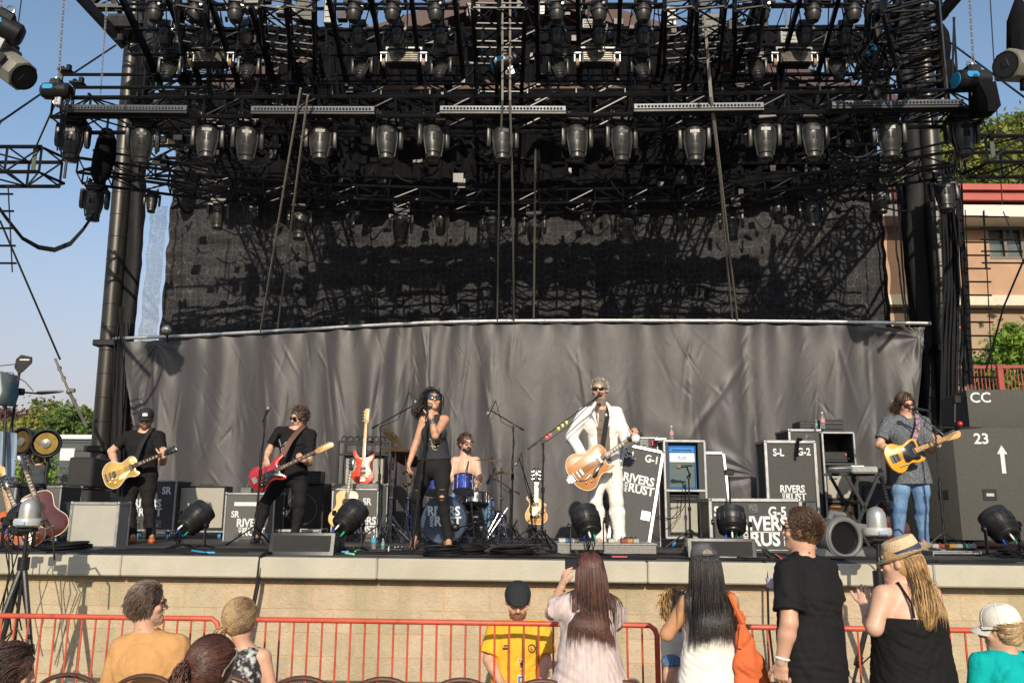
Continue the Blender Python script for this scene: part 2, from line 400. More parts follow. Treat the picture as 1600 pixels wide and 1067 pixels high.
xl=at(257,400,13.7)[0];xr=at(1386,400,13.3)[0]
obj('backing_cloth',net(xl,xr,9.0,3.4,13.75,'',None,.05,4,y1=13.35),net_mat('black_net',1,(.027,.0265,.029),(.095,.088,.078)),nb,smooth=180)
sl=at(230,400,13.7)[0];sr=at(1412,400,13.3)[0]
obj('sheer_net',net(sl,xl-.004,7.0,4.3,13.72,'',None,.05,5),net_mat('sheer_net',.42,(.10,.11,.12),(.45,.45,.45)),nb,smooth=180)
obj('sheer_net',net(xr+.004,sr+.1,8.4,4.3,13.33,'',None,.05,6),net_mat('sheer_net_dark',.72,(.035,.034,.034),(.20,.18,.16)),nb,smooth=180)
# small round ball light on the pipe
p=at(261,515,12.95);w=MB();w.ball(p,.085,20,(1,.8,.95))
t=thing('ball_light','small round bright lamp sitting on the left of the curtain pipe','lamp',p)
obj('lamp_globe',w,M('satin_steel',(.7,.66,.58),.22,.9,.1),t)
w=MB();w.torus(.088,.012,frame(p,(1,0,0),(0,0,1)),24,6);w.tube(p+A(0,.02,-.08),p+A(0,.05,-.2),.02);obj('lamp_ring',w,MBLK,t)
# ---------------------------------------------------------------- building at the right
def P2(px,py,Y):return at(px,py,Y)
BY=19.0
STUC=M('tan_stucco',(.42,.26,.165),.9,0,.16,1.5,.5,60)
b0=thing('stucco_building','tan stucco building with red roof edge standing behind the right mast','building',(8,BY,0))
def wbox(mb,px0,py0,px1,py1,Y,d=.2):
    a=at(px0,py0,Y);c=at(px1,py1,Y);mb.box(((a[0]+c[0])/2,Y+d/2,(a[2]+c[2])/2),(abs(c[0]-a[0]),d,abs(a[2]-c[2])))
xa=at(1380,500,BY)[0];xb=at(1760,500,BY)[0]
z=lambda py,Y=BY,px=1540:at(px,py,Y)[2]
wx0,wx1=at(1545,380,BY)[0],at(1625,380,BY)[0];wz0,wz1=z(403),z(357)
w=MB()   # upper wall around the window
zt,zl=z(325),z(464)
w.box(((xa+wx0)/2,BY+1.5,(zt+zl)/2),(wx0-xa,3,zt-zl));w.box(((wx1+xb)/2,BY+1.5,(zt+zl)/2),(xb-wx1,3,zt-zl))
w.box(((wx0+wx1)/2,BY+1.5,(wz1+zt)/2),(wx1-wx0-.002,3,zt-wz1));w.box(((wx0+wx1)/2,BY+1.5,(wz0+zl)/2),(wx1-wx0-.002,3,wz0-zl))
obj('upper_wall',w,STUC,b0,smooth=0)
w=MB();w.box(((xa+xb)/2,BY+1.6,z(480)/2),(xb-xa,3,z(480)));obj('lower_wall',w,M('brown_stucco',(.36,.25,.17),.9,0,.12,2,.5,60),b0,smooth=0)
w=MB();w.box(((xa+xb)/2,BY+1.45,(z(480)+z(464))/2),(xb-xa+.1,3.3,z(464)-z(480)-.004));obj('ledge',w,M('pale_trim',(.62,.55,.42),.8,0,.1),b0,smooth=0)
w=MB();ry=BY-.75;z0,z1=z(322,ry),z(297,ry)
w.bar((xa-.5,ry,(z0+z1)/2+.06),(xb+.5,ry,(z0+z1)/2+.06),.10,z1-z0-.14);w.bar((xa-.5,ry-.05,z1+.02),(xb+.5,ry-.05,z1+.02),.2,.14)
w.box(((xa+xb)/2,BY+1.6,z1-.05),(xb-xa+1,4.5,.12))
obj('roof',w,M('red_fascia',(.42,.085,.065),.55,0,.12,2),b0,smooth=0)
w=MB();w.bar((xa-.4,ry+.08,z(329,ry)),(xb,ry+.08,z(329,ry)),.14,z(320,ry)-z(338,ry));w.box(((xa+xb)/2,BY-.32,z(338,ry)+.04),(xb-xa,.66,.05))
for k in range(12):w.bar((xa+.6*k,ry+.16,z(330,ry)),(xa+.6*k,BY,z(330,ry)),.08,.14)
obj('soffit',w,M('white_gutter',(.66,.60,.52),.6,0,.1),b0,smooth=0)
w=MB();w.box(((wx0+wx1)/2,BY+.12,(wz0+wz1)/2),(wx1-wx0,.04,wz1-wz0))
wi=obj('window',w,M('window_glass',(.09,.115,.10),.12,0,.3,2,coat=.4),b0,smooth=0)
w=MB()
for zz in (wz0,wz1):w.bar((wx0,BY+.03,zz),(wx1,BY+.03,zz),.08,.06)
for k in range(4):w.bar((wx0+(wx1-wx0)*k/3,BY+.04,wz0),(wx0+(wx1-wx0)*k/3,BY+.04,wz1),.07,.05,(0,1,0))
obj('window_frame',w,M('dark_frame',(.14,.12,.10),.5),wi,smooth=0)
w=MB();xd=at(1500,500,BY)[0];w.box((xd-.25,BY+.07,z(545)),(.75,.06,z(480)-z(590)));obj('door',w,M('door_dark',(.02,.02,.02),.5),b0,smooth=0)
# railing in front of the shrub
RY=13.6
rl=thing('railing','dark red metal railing above the right subwoofers, in front of the green shrub','railing',(7.5,RY,STG))
a,c=at(1492,574,RY),at(1680,572,RY)
w=MB();w.bar(a,c,.04,.05);obj('top_rail',w,M('oxide_red',(.30,.055,.04),.5,0,.2),rl)
w=MB()
for k in range(34):
    x=a[0]+(c[0]-a[0])*k/33;w.bar((x,RY,STG),(x,RY,a[2]-.02),.014,.014,(0,1,0))
obj('balusters',w,MATS['oxide_red'],rl)
w=MB();q=at(1559,574,RY);w.cbox((q[0],RY-.02,(STG+q[2])/2+.02),(.09,.09,q[2]-STG+.05),.008);obj('post',w,MATS['oxide_red'],rl)
# ---- distant trailer on the left
TY=24
w=MB();a=at(48,683,TY);c=at(215,700,TY);z0=.9
t=thing('trailer','long grey box trailer parked behind the left of the stage','trailer',((a[0]+c[0])/2,TY,0))
TL=M('trailer_side',(.07,.075,.08),.5,.2,.15,2,stretch=(.2,1,12))
w.box(((a[0]+c[0])/2,TY+1.3,(z0+a[2])/2),(c[0]-a[0],2.5,a[2]-z0))
for k in range(12):w.box(((a[0]+c[0])/2,TY+.04,z0+(a[2]-z0)*(k+.5)/12),(c[0]-a[0]-.1,.04,.03))
obj('body',w,TL,t,smooth=0)
w=MB();w.box(((a[0]+c[0])/2,TY+1.28,a[2]+.02),(c[0]-a[0]+.1,2.6,.12));w.box(((a[0]+c[0])/2,TY,z0),(c[0]-a[0]+.1,.1,.14))
obj('rail',w,M('trailer_rail',(.7,.7,.7),.4,.3,.1),t,smooth=0)
w=MB()
for x in (a[0]+.6,a[0]+1.5,c[0]-1.2):w.tube((x,TY+.05,.5),(x,TY+.4,.5),.5,n=24)
obj('wheel',w,MRUB,t)
# ---------------------------------------------------------------- trees
def leafmat(name,c1,c2):
    m=M(name,c1,.6,0,.35,3.5,c2=c2,c2s=.8,c2t=.5)
    N,L,b=nodes_of(m)
    tr=N.new('ShaderNodeBsdfTranslucent');mx=N.new('ShaderNodeMixShader');mx.inputs[0].default_value=.25
    L(b.inputs['Base Color'].links[0].from_socket,tr.inputs[0]);L(b.outputs[0],mx.inputs[1]);L(tr.outputs[0],mx.inputs[2])
    L(mx.outputs[0],N['Material Output'].inputs[0]);return m
def leaves(r,blobs,n,size,clump=.16):
    V=[]
    vol=np.array([b[3]*b[4]*b[5] for b in blobs]) ;pr=vol/vol.sum()
    nc=max(20,n//45)
    for k in range(nc):
        b=blobs[r.choice(len(blobs),p=pr)]
        d=nrm(r.normal(size=3));rad=r.uniform(.35,1.08)
        c=A(*b[:3])+d*rad*A(*b[3:6]);cs=clump*np.mean(b[3:6])*r.uniform(.5,1.6)
        V.append(c+r.normal(size=(n//nc,3))*cs*A(1,1,.7))
    P=np.vstack(V);k=len(P)
    a=r.normal(size=(k,3));a /= np.linalg.norm(a,axis=1)[:,None]
    t=r.normal(size=(k,3));t -= a*np.sum(a*t,1)[:,None];t /= np.linalg.norm(t,axis=1)[:,None]
    s=size*r.uniform(.5,1.4,(k,1));Q=np.stack([P-a*s,P+t*s*.45,P+a*s,P-t*s*.45],1).reshape(-1,3)
    F=np.arange(4*k).reshape(-1,4)
    w=MB();w.v.append(Q);w.n=len(Q);w.f=[tuple(f) for f in F.tolist()];w.mi=[0]*k;return w
BARK=M('bark',(.12,.085,.06),.9,0,.3,6,1,20)
def tree(name,label,base,blobs,n,size,mat,seed,group=None,cat='tree',tr=.14,clump=.16):
    r=np.random.RandomState(seed);t=thing(name,label,cat,base,group)
    base=np.asarray(base,float)
    w=MB();top=A(*blobs[0][:3]);mid=base+(top-base)*.5+A(r.uniform(-.2,.2),0,0)
    w.path([base,mid,top],[tr,tr*.75,tr*.3],8)
    for b in blobs:
        c=A(*b[:3])
        for k in range(4):
            e=c+r.normal(size=3)*.45*A(*b[3:6]);w.path([base+(top-base)*r.uniform(.35,.8),(mid+e)/2+A(0,0,.2),e],[tr*.5,tr*.3,tr*.08],5)
    obj('trunk',w,BARK,t);obj('crown',leaves(r,blobs,n,size,clump),mat,t,smooth=0)
    return t
def blob(px,py,Y,rx,rz,ry=None):p=at(px,py,Y);return (*p,rx,ry or rx,rz)
LG=leafmat('leaf_green',(.13,.20,.035),(.08,.14,.03));LY=leafmat('leaf_yellow',(.26,.24,.05),(.16,.19,.04))
LP=leafmat('leaf_plum',(.09,.03,.032),(.14,.05,.04));LB=leafmat('leaf_bright',(.22,.34,.04),(.14,.25,.03));LO=leafmat('leaf_olive',(.22,.24,.045),(.12,.17,.03))
def gb(px,Y):q=at(px,700,Y);return (q[0],Y,0)
tree('shrub','leftmost yellow green bushy tree behind the blue tarpaulin',gb(20,34),[blob(25,700,34,1.3,1.1),blob(-20,690,34,1.2,1.2)],9000,.10,LY,1,'trees beyond the trailer')
tree('shrub','yellow and rust bushy tree left of the pine, above the trailer',gb(75,33),[blob(70,680,33,1.0,1.2),blob(100,695,33,.9,1.0),blob(52,655,33,.35,.7),blob(88,658,33,.3,.7)],9000,.10,LY,2,'trees beyond the trailer')
tree('plum_tree','dark purple tree behind the yellow shrubs at far left',gb(15,40),[blob(5,668,40,1.6,.9),blob(45,672,40,1.3,.8)],7000,.12,LP,3,'trees beyond the trailer')
tree('plum_tree','dark purple tree between the yellow shrub and the pine',gb(82,38),[blob(82,672,38,1.0,.9),blob(72,690,38,1.0,.9)],7000,.12,LP,4,'trees beyond the trailer')
tree('plum_tree','dark purple tree seen between left mast and curtain',gb(190,36),[blob(192,655,36,.9,.8),blob(196,690,36,1.,1.2),blob(205,640,36,.4,.7)],8000,.10,LP,5,'trees beyond the trailer')
tree('pine_tree','green pine with pale limbs just left of the left mast',gb(110,30),[blob(112,672,30,1.0,.9),blob(92,700,30,1.0,.8),blob(125,648,30,.55,.45),blob(134,690,30,.7,1.0),blob(105,650,30,.35,.3)],16000,.085,LG,6,'trees beyond the trailer',clump=.11)
tree('shrub','bright green shrub low behind the scoop lights',gb(60,22.5),[blob(35,715,22,.6,.5),blob(60,735,22,.6,.5)],3000,.07,LB,7,'trees beyond the trailer')
# right-hand trees above the building
HY=34
for i,(nm,lb,bl) in enumerate((
    ('oak_tree','sunlit olive oak right of the right mast above the red roof',[blob(1495,270,HY,2.1,2.2),blob(1520,215,HY,1.3,1.0),blob(1475,235,HY,1.1,1.2)]),
    ('oak_tree','olive oak behind the hanging box truss at the right edge',[blob(1580,255,HY+2,2.2,1.9),blob(1610,215,HY+2,1.6,1.2),blob(1560,290,HY+2,1.6,1.4)]),
    ('oak_tree','olive oak glimpsed between the right mast cables above the roof',[blob(1430,300,HY+4,1.8,2.0),blob(1400,330,HY+4,1.8,1.6),blob(1452,265,HY+4,.9,1.0)]))):
    tree(nm,lb,gb(1480+40*i,HY),bl,15000,.15,LO,20+i,'oaks above the building',tr=.3,clump=.13)
tree('shrub','bright green leafy shrub behind the railing at the right edge',(at(1570,560,15.5)[0],15.5,0),[blob(1560,560,15.5,.42,.5),blob(1595,545,15.5,.5,.5),blob(1575,590,15.5,.6,.45),blob(1635,560,15.5,.6,.6)],9000,.055,LB,31,cat='shrub',tr=.06)
tree('oak_tree','oak just outside the right edge that shades the stucco wall',(13.2,14,0),[(12.6,14,6.2,1.4,1.6,1.5),(13.8,14,7.0,1.5,1.5,1.4),(11.4,14,6.6,.9,1.3,.9),(12.2,14,7.6,1.0,1.1,.9)],9000,.13,LO,33,cat='tree',tr=.2,clump=.2)
# ---------------------------------------------------------------- house gable behind the rig
t=thing('gable_roof','dark red gabled house roof with timber soffit seen behind the lighting rig','roof',(0,16,4))
GY=15.2
ap=at(812,-25,GY);le=at(215,168,GY);re=at(1400,158,GY)
D=A(0,6,0)
for nmx,e,sg in (('roof_slope',le,-1),('roof_slope',re,1)):
    w=MB();n_=A(0,0,.12);w.add([ap,e,e+D,ap+D,ap+n_,e+n_,e+D+n_,ap+D+n_],[(0,1,2,3),(7,6,5,4),(0,4,5,1),(1,5,6,2),(2,6,7,3)] if sg > 0 else [(3,2,1,0),(4,5,6,7),(1,5,4,0),(2,6,5,1),(3,7,6,2)])
    obj(nmx,w,M('roof_red',(.028,.007,.006),.7,0,.2,2),t,smooth=0)
    w=MB();w.bar(ap+A(0,-.03,-.1),e+A(0,-.03,-.1),.08,.34,(0,0,1));obj('fascia',w,M('roof_fascia',(.045,.010,.008),.6,0,.2,2),t,smooth=0)
w=MB();gx0,gx1=le[0]+.7,re[0]-.6;zg=le[2]-1.0
w.add([(gx0,GY+1.2,zg),(gx1,GY+1.2,zg),(gx1,GY+1.2,re[2]),(ap[0],GY+1.2,ap[2]-.05),(gx0,GY+1.2,le[2])],[(0,1,2,3,4)])
w.add([(gx0,GY+1.2,zg),(gx0,GY+1.2,le[2]),(gx0,GY+6,le[2]),(gx0,GY+6,zg)],[(0,1,2,3)]);w.add([(gx1,GY+1.2,zg),(gx1,GY+6,zg),(gx1,GY+6,re[2]),(gx1,GY+1.2,re[2])],[(0,1,2,3)])
obj('timber_gable',w,M('timber_boards',(.10,.05,.028),.7,0,.3,3,stretch=(.5,.5,14)),t,smooth=0)
w=MB();w.bar(at(250,218,GY+.6),at(300,238,GY+.6),.12,.12);w.bar(at(1395,214,GY+.6),at(1290,238,GY+.6),.12,.12)
w.bar((gx0,GY+1.1,zg),(gx1,GY+1.1,zg),.2,.22)
obj('timber_beam',w,M('pale_timber',(.30,.22,.14),.7,0,.2),t,smooth=0)
# ================================================================ RIG
def truss(mb,p0,p1,w,h,step=.5,r=.025,rb=.011,up=(0,0,1),flat=False,n=6):
    """box truss between two points (top centre line): w = depth, h = height"""
    p0=np.asarray(p0,float);p1=np.asarray(p1,float);d=nrm(p1-p0);L=np.linalg.norm(p1-p0)
    u=np.asarray(up,float);u=nrm(u-d*np.dot(u,d));s=np.cross(d,u)
    C=[s*w/2,-s*w/2,s*w/2-u*h,-s*w/2-u*h]
    for c in C:mb.tube(p0+c,p1+c,r,n=n)
    k=max(1,int(round(L/step)));P=[p0+d*L*i/k for i in range(k+1)]
    for i,p in enumerate(P):
        mb.tube(p+C[0],p+C[2],rb*1.3,n=5);mb.tube(p+C[1],p+C[3],rb*1.3,n=5);mb.tube(p+C[0],p+C[1],rb,n=5);mb.tube(p+C[2],p+C[3],rb,n=5)
        if i < k:
            q=P[i+1];a,b=(p,q) if i % 2 else (q,p)
            mb.tube(a+C[0],b+C[2],rb,n=5);mb.tube(a+C[1],b+C[3],rb,n=5);mb.tube(a+C[0],b+C[1],rb,n=5);mb.tube(a+C[2],b+C[3],rb,n=5)
    return mb
def clampset(mb,pts,s=1):
    for p in pts:
        p=np.asarray(p,float);mb.cbox(p,(.05*s,.07*s,.07*s),.01);mb.tube(p+A(-.035*s,0,.01),p+A(.035*s,0,.01),.012*s,n=6)
# --- moving head (hangs down from its base): local origin = clamp point, z down negative
LENSM=M('lens_glass',(.05,.055,.07),.08,.2,0,coat=.6)
MHM=M('fixture_grey',(.038,.037,.034),.36,.35,.35,9,.08,30)
def moving_head(label,group,T,s=1.0,tilt=0.0,pan=0.0):
    r=thing('moving_head_light',label,'stage light',group=group,T=T @ np.diag([s,s,s,1]))
    w=MB();w.cbox((0,0,-.035),(.30,.24,.085),.015);w.cbox((0,0,-.09),(.22,.2,.05),.01);w.tube((-.1,0,0),(-.1,0,.07),.014);w.tube((.1,0,0),(.1,0,.07),.014)
    w.cbox((-.1,0,.07),(.04,.07,.06),.008);w.cbox((.1,0,.07),(.04,.07,.06),.008)
    obj('base',w,MBLK,r,world=False)
    w=MB()
    for sx in (-1,1):
        w.slab([(-.05,-.09),(-.065,-.16),(-.06,-.34),(-.03,-.40),(.03,-.40),(.06,-.34),(.065,-.16),(.05,-.09)],-.028,.028,.012,frame((sx*.185,0,0),(0,1,0),(0,0,1)))
        w.cbox((sx*.095,0,-.115),(.192,.11,.045),.012)
    obj('yoke',w,MHM,r,world=False)
    Th=frame((0,0,-.31),(1,0,0),(0,math.cos(tilt),math.sin(tilt)))
    hd=MB();pr=[(.0,.20),(.085,.20),(.118,.185),(.132,.15),(.136,.05),(.130,-.06),(.108,-.15),(.098,-.19),(.098,-.275),(.088,-.285),(.075,-.285)]
    hd.lathe(pr,Th @ np.diag([1,.92,1,1]),22)
    for sx in (-1,1):hd.path([(sx*.134,-.03,.12),(sx*.139,-.035,0),(sx*.125,-.04,-.12),(sx*.1,-.04,-.21)],.010,6)
    hd.T=Th
    for sx in (-1,1):hd.add(*_pathmb([(sx*.131,-.045,.15),(sx*.135,-.05,0),(sx*.12,-.05,-.11),(sx*.098,-.045,-.24)],.012))
    w=hd;w.m=1
    w.torus(.099,.007,frame((0,0,-.20),(1,0,0),(0,1,0)),20,6);w.torus(.097,.008,frame((0,0,-.275),(1,0,0),(0,1,0)),20,6)
    w.box((0,-.122,.10),(.12,.012,.045));h=obj('head',w,[MHM,MDRK],r,world=False)
    w=MB();w.T=Th
    for i in range(7):
        if i != 3:w.box((-.036+.012*i,-.121,.0),(.0055,.02,.085))
    obj('cooling_vent',w,MRUB,h,world=False)
    w=MB();w.T=Th;w.ball((0,0,-.262),.086,16,(1,1,.45));obj('lens',w,LENSM,h,world=False)
    return r
def _pathmb(P,r,n=6):
    q=MB();q.path(P,r,n);return q.arr(),q.f
# masts
def mast(px0,py0,px1,py1,Y,label,side):
    a=at(px0,py0,Y);b=at(px1,py1,Y);a=A(a[0],Y,STG if side < 2 else a[2]);b=A(b[0],Y,b[2])
    t=thing('roof_mast',label,'mast',a)
    w=MB();w.tube(a,b,.145,n=28)
    L=b-a;w.m=1
    w.cbox(a+A(0,0,.03),(.55,.5,.06),.01)
    for k in range(26):
        p=a+L*(k+.5)/26;w.torus(.144,.006,frame(p,(1,0,0),(0,1,0)),20,5)
    for f in (.13,.3):w.cbox(a+L*f,(.38,.36,.10),.012)
    obj('mast_tube',w,[M('mast_steel',(.045,.041,.036),.38,.5,.3,2.5,.15,14,stretch=(1,1,.3)),MBLK],t)
    w=MB();r=np.random.RandomState(side+5);sx=1 if side == 0 else -1
    # hanging black wrap
    pts=[];NZ,NA=60,14
    for i in range(NZ):
        f=i/(NZ-1);c=a+L*f+A(sx*(.20+.03*math.sin(f*17)),.12,0)
        for j in range(NA):
            an=2*math.pi*j/NA;rr=.17+.02*math.sin(3*an+f*9)+.012*r.normal()*.5;pts.append(c+A(math.cos(an)*rr,math.sin(an)*rr*.6,0))
    F=[(i*NA+j,i*NA+(j+1) % NA,(i+1)*NA+(j+1) % NA,(i+1)*NA+j) for i in range(NZ-1) for j in range(NA)]
    w.add(pts,F);obj('black_wrap',w,M('black_wrap',(.008,.008,.009),.6,0,.3,3,.8,6,stretch=(3,3,.6),spec=.2),t,smooth=180)
    return a,b
mast(150,800,218,-60,13.55,'thick dark round steel mast at the left of the stage',0)
mast(1484,700,1432,-60,12.4,'thick dark round steel mast with hoops right of the curtain',1)
# front truss
FT=[at(84,153,9.5),at(800,151,9.35),at(1545,141,9.2)]
def ftp(px,py):   # point of the front truss plane under a pixel
    Y=9.5+(px-84)/(1545-84)*(9.2-9.5);return at(px,py,Y)
w=MB();h_=(FT[0]-at(84,183,9.5))[2]
dd=A(0,.22,0)
truss(w,FT[0]+dd,FT[1]+dd,.44,h_,.46,.027,.012);truss(w,FT[1]+dd,FT[2]+dd,.44,h_,.46,.027,.012)
for px in range(140,1500,76):q=ftp(px,151+(141-153)*(px-84)/1461);w.cbox(q,(.03,.07,.07),.008)
ft=obj('lighting_truss',w,MTRS,label='long straight front truss with the row of big moving heads hanging below',cat='truss')
# led battens on the front truss
bat=None
for i,(x0,x1,y0,y1) in enumerate(((108,298,169.5,175.5),(396,588,173,177),(688,884,172.5,176.5),(988,1190,171,172.5),(1294,1499,169,165))):
    a,b=ftp(x0,(y0+y1)/2+1.5),ftp(x1,(y0+y1)/2-1 if i > 2 else y1)
    a=a+A(0,-.07,0);b=b+A(0,-.07,0);L=np.linalg.norm(b-a);T=frame((a+b)/2,b-a,(0,1,0))
    t=thing('led_batten','%s led batten from the left on the front truss' % ORD[i] + (', its lamps bright in sun' if i in (1,2,3) else ''),'led bar',group='led battens on the front truss',T=T)
    w=MB()
    for sx in (-1,1):w.cbox((sx*(L/4),0,0),(L/2-.006,.09,.070),.006)
    obj('housing',w,M('batten_face',(.055,.062,.07),.4,.3,.15,5),t,world=False)
    w=MB()
    for k in range(36):
        x=-L/2+.06+(L-.12)*k/35;w.lathe([(.0,0),(.0155,0),(.0155,.006),(.011,.008),(.0,.004)],frame((x,-.045,-.005),(1,0,0),(0,0,1)),10)
    obj('lens_row',w,M('batten_lens',(.03,.03,.035),.2,.3,0),t,world=False)
    w=MB();w.cbox((0,.02,-.051),(L,.11,.03),.004);w.cbox((0,.0,.042),(L,.03,.012),.003)
    obj('bracket',w,MBLK,t,world=False)
# front row of moving heads
fr=[(118,245),(226,247),(328,246),(390,246),(503,248),(605,246),(677,246),(785,246),(900,245),(970,245),(1083,246),(1193,243),(1266,242),(1385,240),(1499,238)]
mh0=None
for i,(px,yb) in enumerate(fr):
    p=at(px,yb-64,9.7-(px-84)/1461*.3);p=p+A(0,0,-.05)
    s=.93;T=rotz(RN.uniform(-.2,.2)+(.18 if px < 700 else -.12 if px > 1100 else 0),p) @ rotx(RN.uniform(-.10,.14)) @ roty(RN.uniform(-.03,.03)) @ np.diag([s,s,s,1])
    lb='%s big grey moving head from the left under the front truss' % ORD[i]
    if mh0 is None:mh0=moving_head(lb,'moving heads under the front truss',rotz(.15,p),s)
    else:clone(mh0,T,lb)
# rear curved truss
rc=[(127,256,10.45),(312,281,10.9),(511,297,11.3),(800,306,11.55),(1100,300,11.45),(1295,276,10.9),(1486,246,10.4)]
RC=[at(*q) for q in rc];zc=np.mean([q[2] for q in RC])
w=MB()
for a,b in zip(RC[:-1],RC[1:]):truss(w,a,b,.4,.2,.42,.021,.010)
for a,b in (((145,235,10.5),(330,262,11)),((1310,262,11),(1480,222,10.5)),((345,268,11.2),(700,282,11.6)),((900,282,11.6),(1290,268,11.1))):w.tube(at(*a),at(*b),.017,n=6)
obj('curved_truss',w,MTRS,label='curved truss bowing away behind the front truss with smaller lights below',cat='truss')
def interp(pts,px):
    for a,b in zip(pts[:-1],pts[1:]):
        if px <= b[0]:f=(px-a[0])/(b[0]-a[0]);return a[1]+(b[1]-a[1])*f,a[2]+(b[2]-a[2])*f
    return pts[-1][1:]
rr_=[(154,1.0),(242,.6),(345,.85),(395,.6),(472,1.0),(555,.6),(628,1.0),(690,.7),(770,.95),(835,.95),(918,.6),(980,1.0),(1062,.6),(1140,1.0),(1214,.65),(1262,1.0),(1372,.75),(1468,1.0)]
for i,(px,s) in enumerate(rr_):
    y,Y=interp(rc,px);p=at(px,y,Y)-A(0,0,.27);s *= .84
    clone(mh0,rotz(RN.uniform(-.4,.4),p) @ rotx(RN.uniform(-.25,.3)) @ np.diag([s,s,s,1]),'%s moving head from the left under the curved truss' % ORD[i],'moving heads under the curved truss')
# --- pods: tilted frames carrying flood light, two spots and six round lamps
PODS=[dict(be=[((178,-30),(250,127)),((252,-30),(312,126)),((318,-30),(372,129)),((392,10),(428,127))],x0=205,x1=428,fl=330,sp=(267,390),sky=1),
        dict(be=[((508,-30),(541,127)),((576,-30),(601,122)),((640,-30),(657,121)),((708,-30),(724,122))],x0=515,x1=724,fl=631,sp=(567,690)),
        dict(be=[((838,-30),(841,126)),((903,-30),(905,120)),((971,-30),(964,118)),((1042,-30),(1027,120))],x0=838,x1=1030,fl=933,sp=(872,1000)),
        dict(be=[((1190,-30),(1146,119)),((1258,-30),(1216,118)),((1318,-30),(1278,116)),((1392,-30),(1338,114))],x0=1140,x1=1345,fl=1241,sp=(1180,1305))]
def podY(y):return 9.0+(y-0)*.0085
def flood(label,T):
    t=thing('flood_light',label,'flood light',group='rectangular flood lights on the upper frames',T=T)
    w=MB();w.cbox((0,0,0),(.42,.14,.17),.02)
    for k in range(5):w.cbox((0,.08,-.07+.035*k),(.40,.04,.008),.002)
    obj('housing',w,MBLK,t,world=False)
    w=MB();w.add([(-.195,-.073,.07),(.195,-.073,.07),(.17,-.10,-.075),(-.17,-.10,-.075)],[(0,3,2,1)])
    for k in range(4):w.box((0,-.088-.004*k+.004,.05-.03*k),(.36,.012,.003))
    obj('reflector_glass',w,M('flood_glass',(.22,.21,.185),.25,.5,.2,12),t,world=False)
    w=MB();w.bar((-.22,0,0),(-.22,0,.16),.02,.05,(0,1,0));w.bar((.22,0,0),(.22,0,.16),.02,.05,(0,1,0));w.bar((-.23,0,.16),(.23,0,.16),.04,.02)
    obj('bracket',w,MGRY,t,world=False);return t
def round_lamp(label,T):
    t=thing('round_lamp',label,'stage light',group='dark round lamps on the upper frames',T=T)
    w=MB();w.lathe([(.03,.12),(.075,.09),(.095,.02),(.09,-.06),(.06,-.12),(.0,-.14)],None,16);w.torus(.096,.008,None,18,5);obj('lamp_body',w,M('lamp_black',(.035,.033,.03),.38,.2,.2),t,world=False)
    w=MB();w.cbox((0,0,.16),(.16,.12,.10),.01);w.bar((-.1,0,.02),(-.1,0,.16),.015,.05,(0,1,0));w.bar((.1,0,.02),(.1,0,.16),.015,.05,(0,1,0));obj('yoke',w,MBLK,t,world=False)
    w=MB();w.tube((.085,-.05,.06),(.085,-.09,.06),.018,n=8);obj('connector',w,MSIL,t,world=False);return t
fl0=rl0=sp0=cs0=None;ns=nr=0
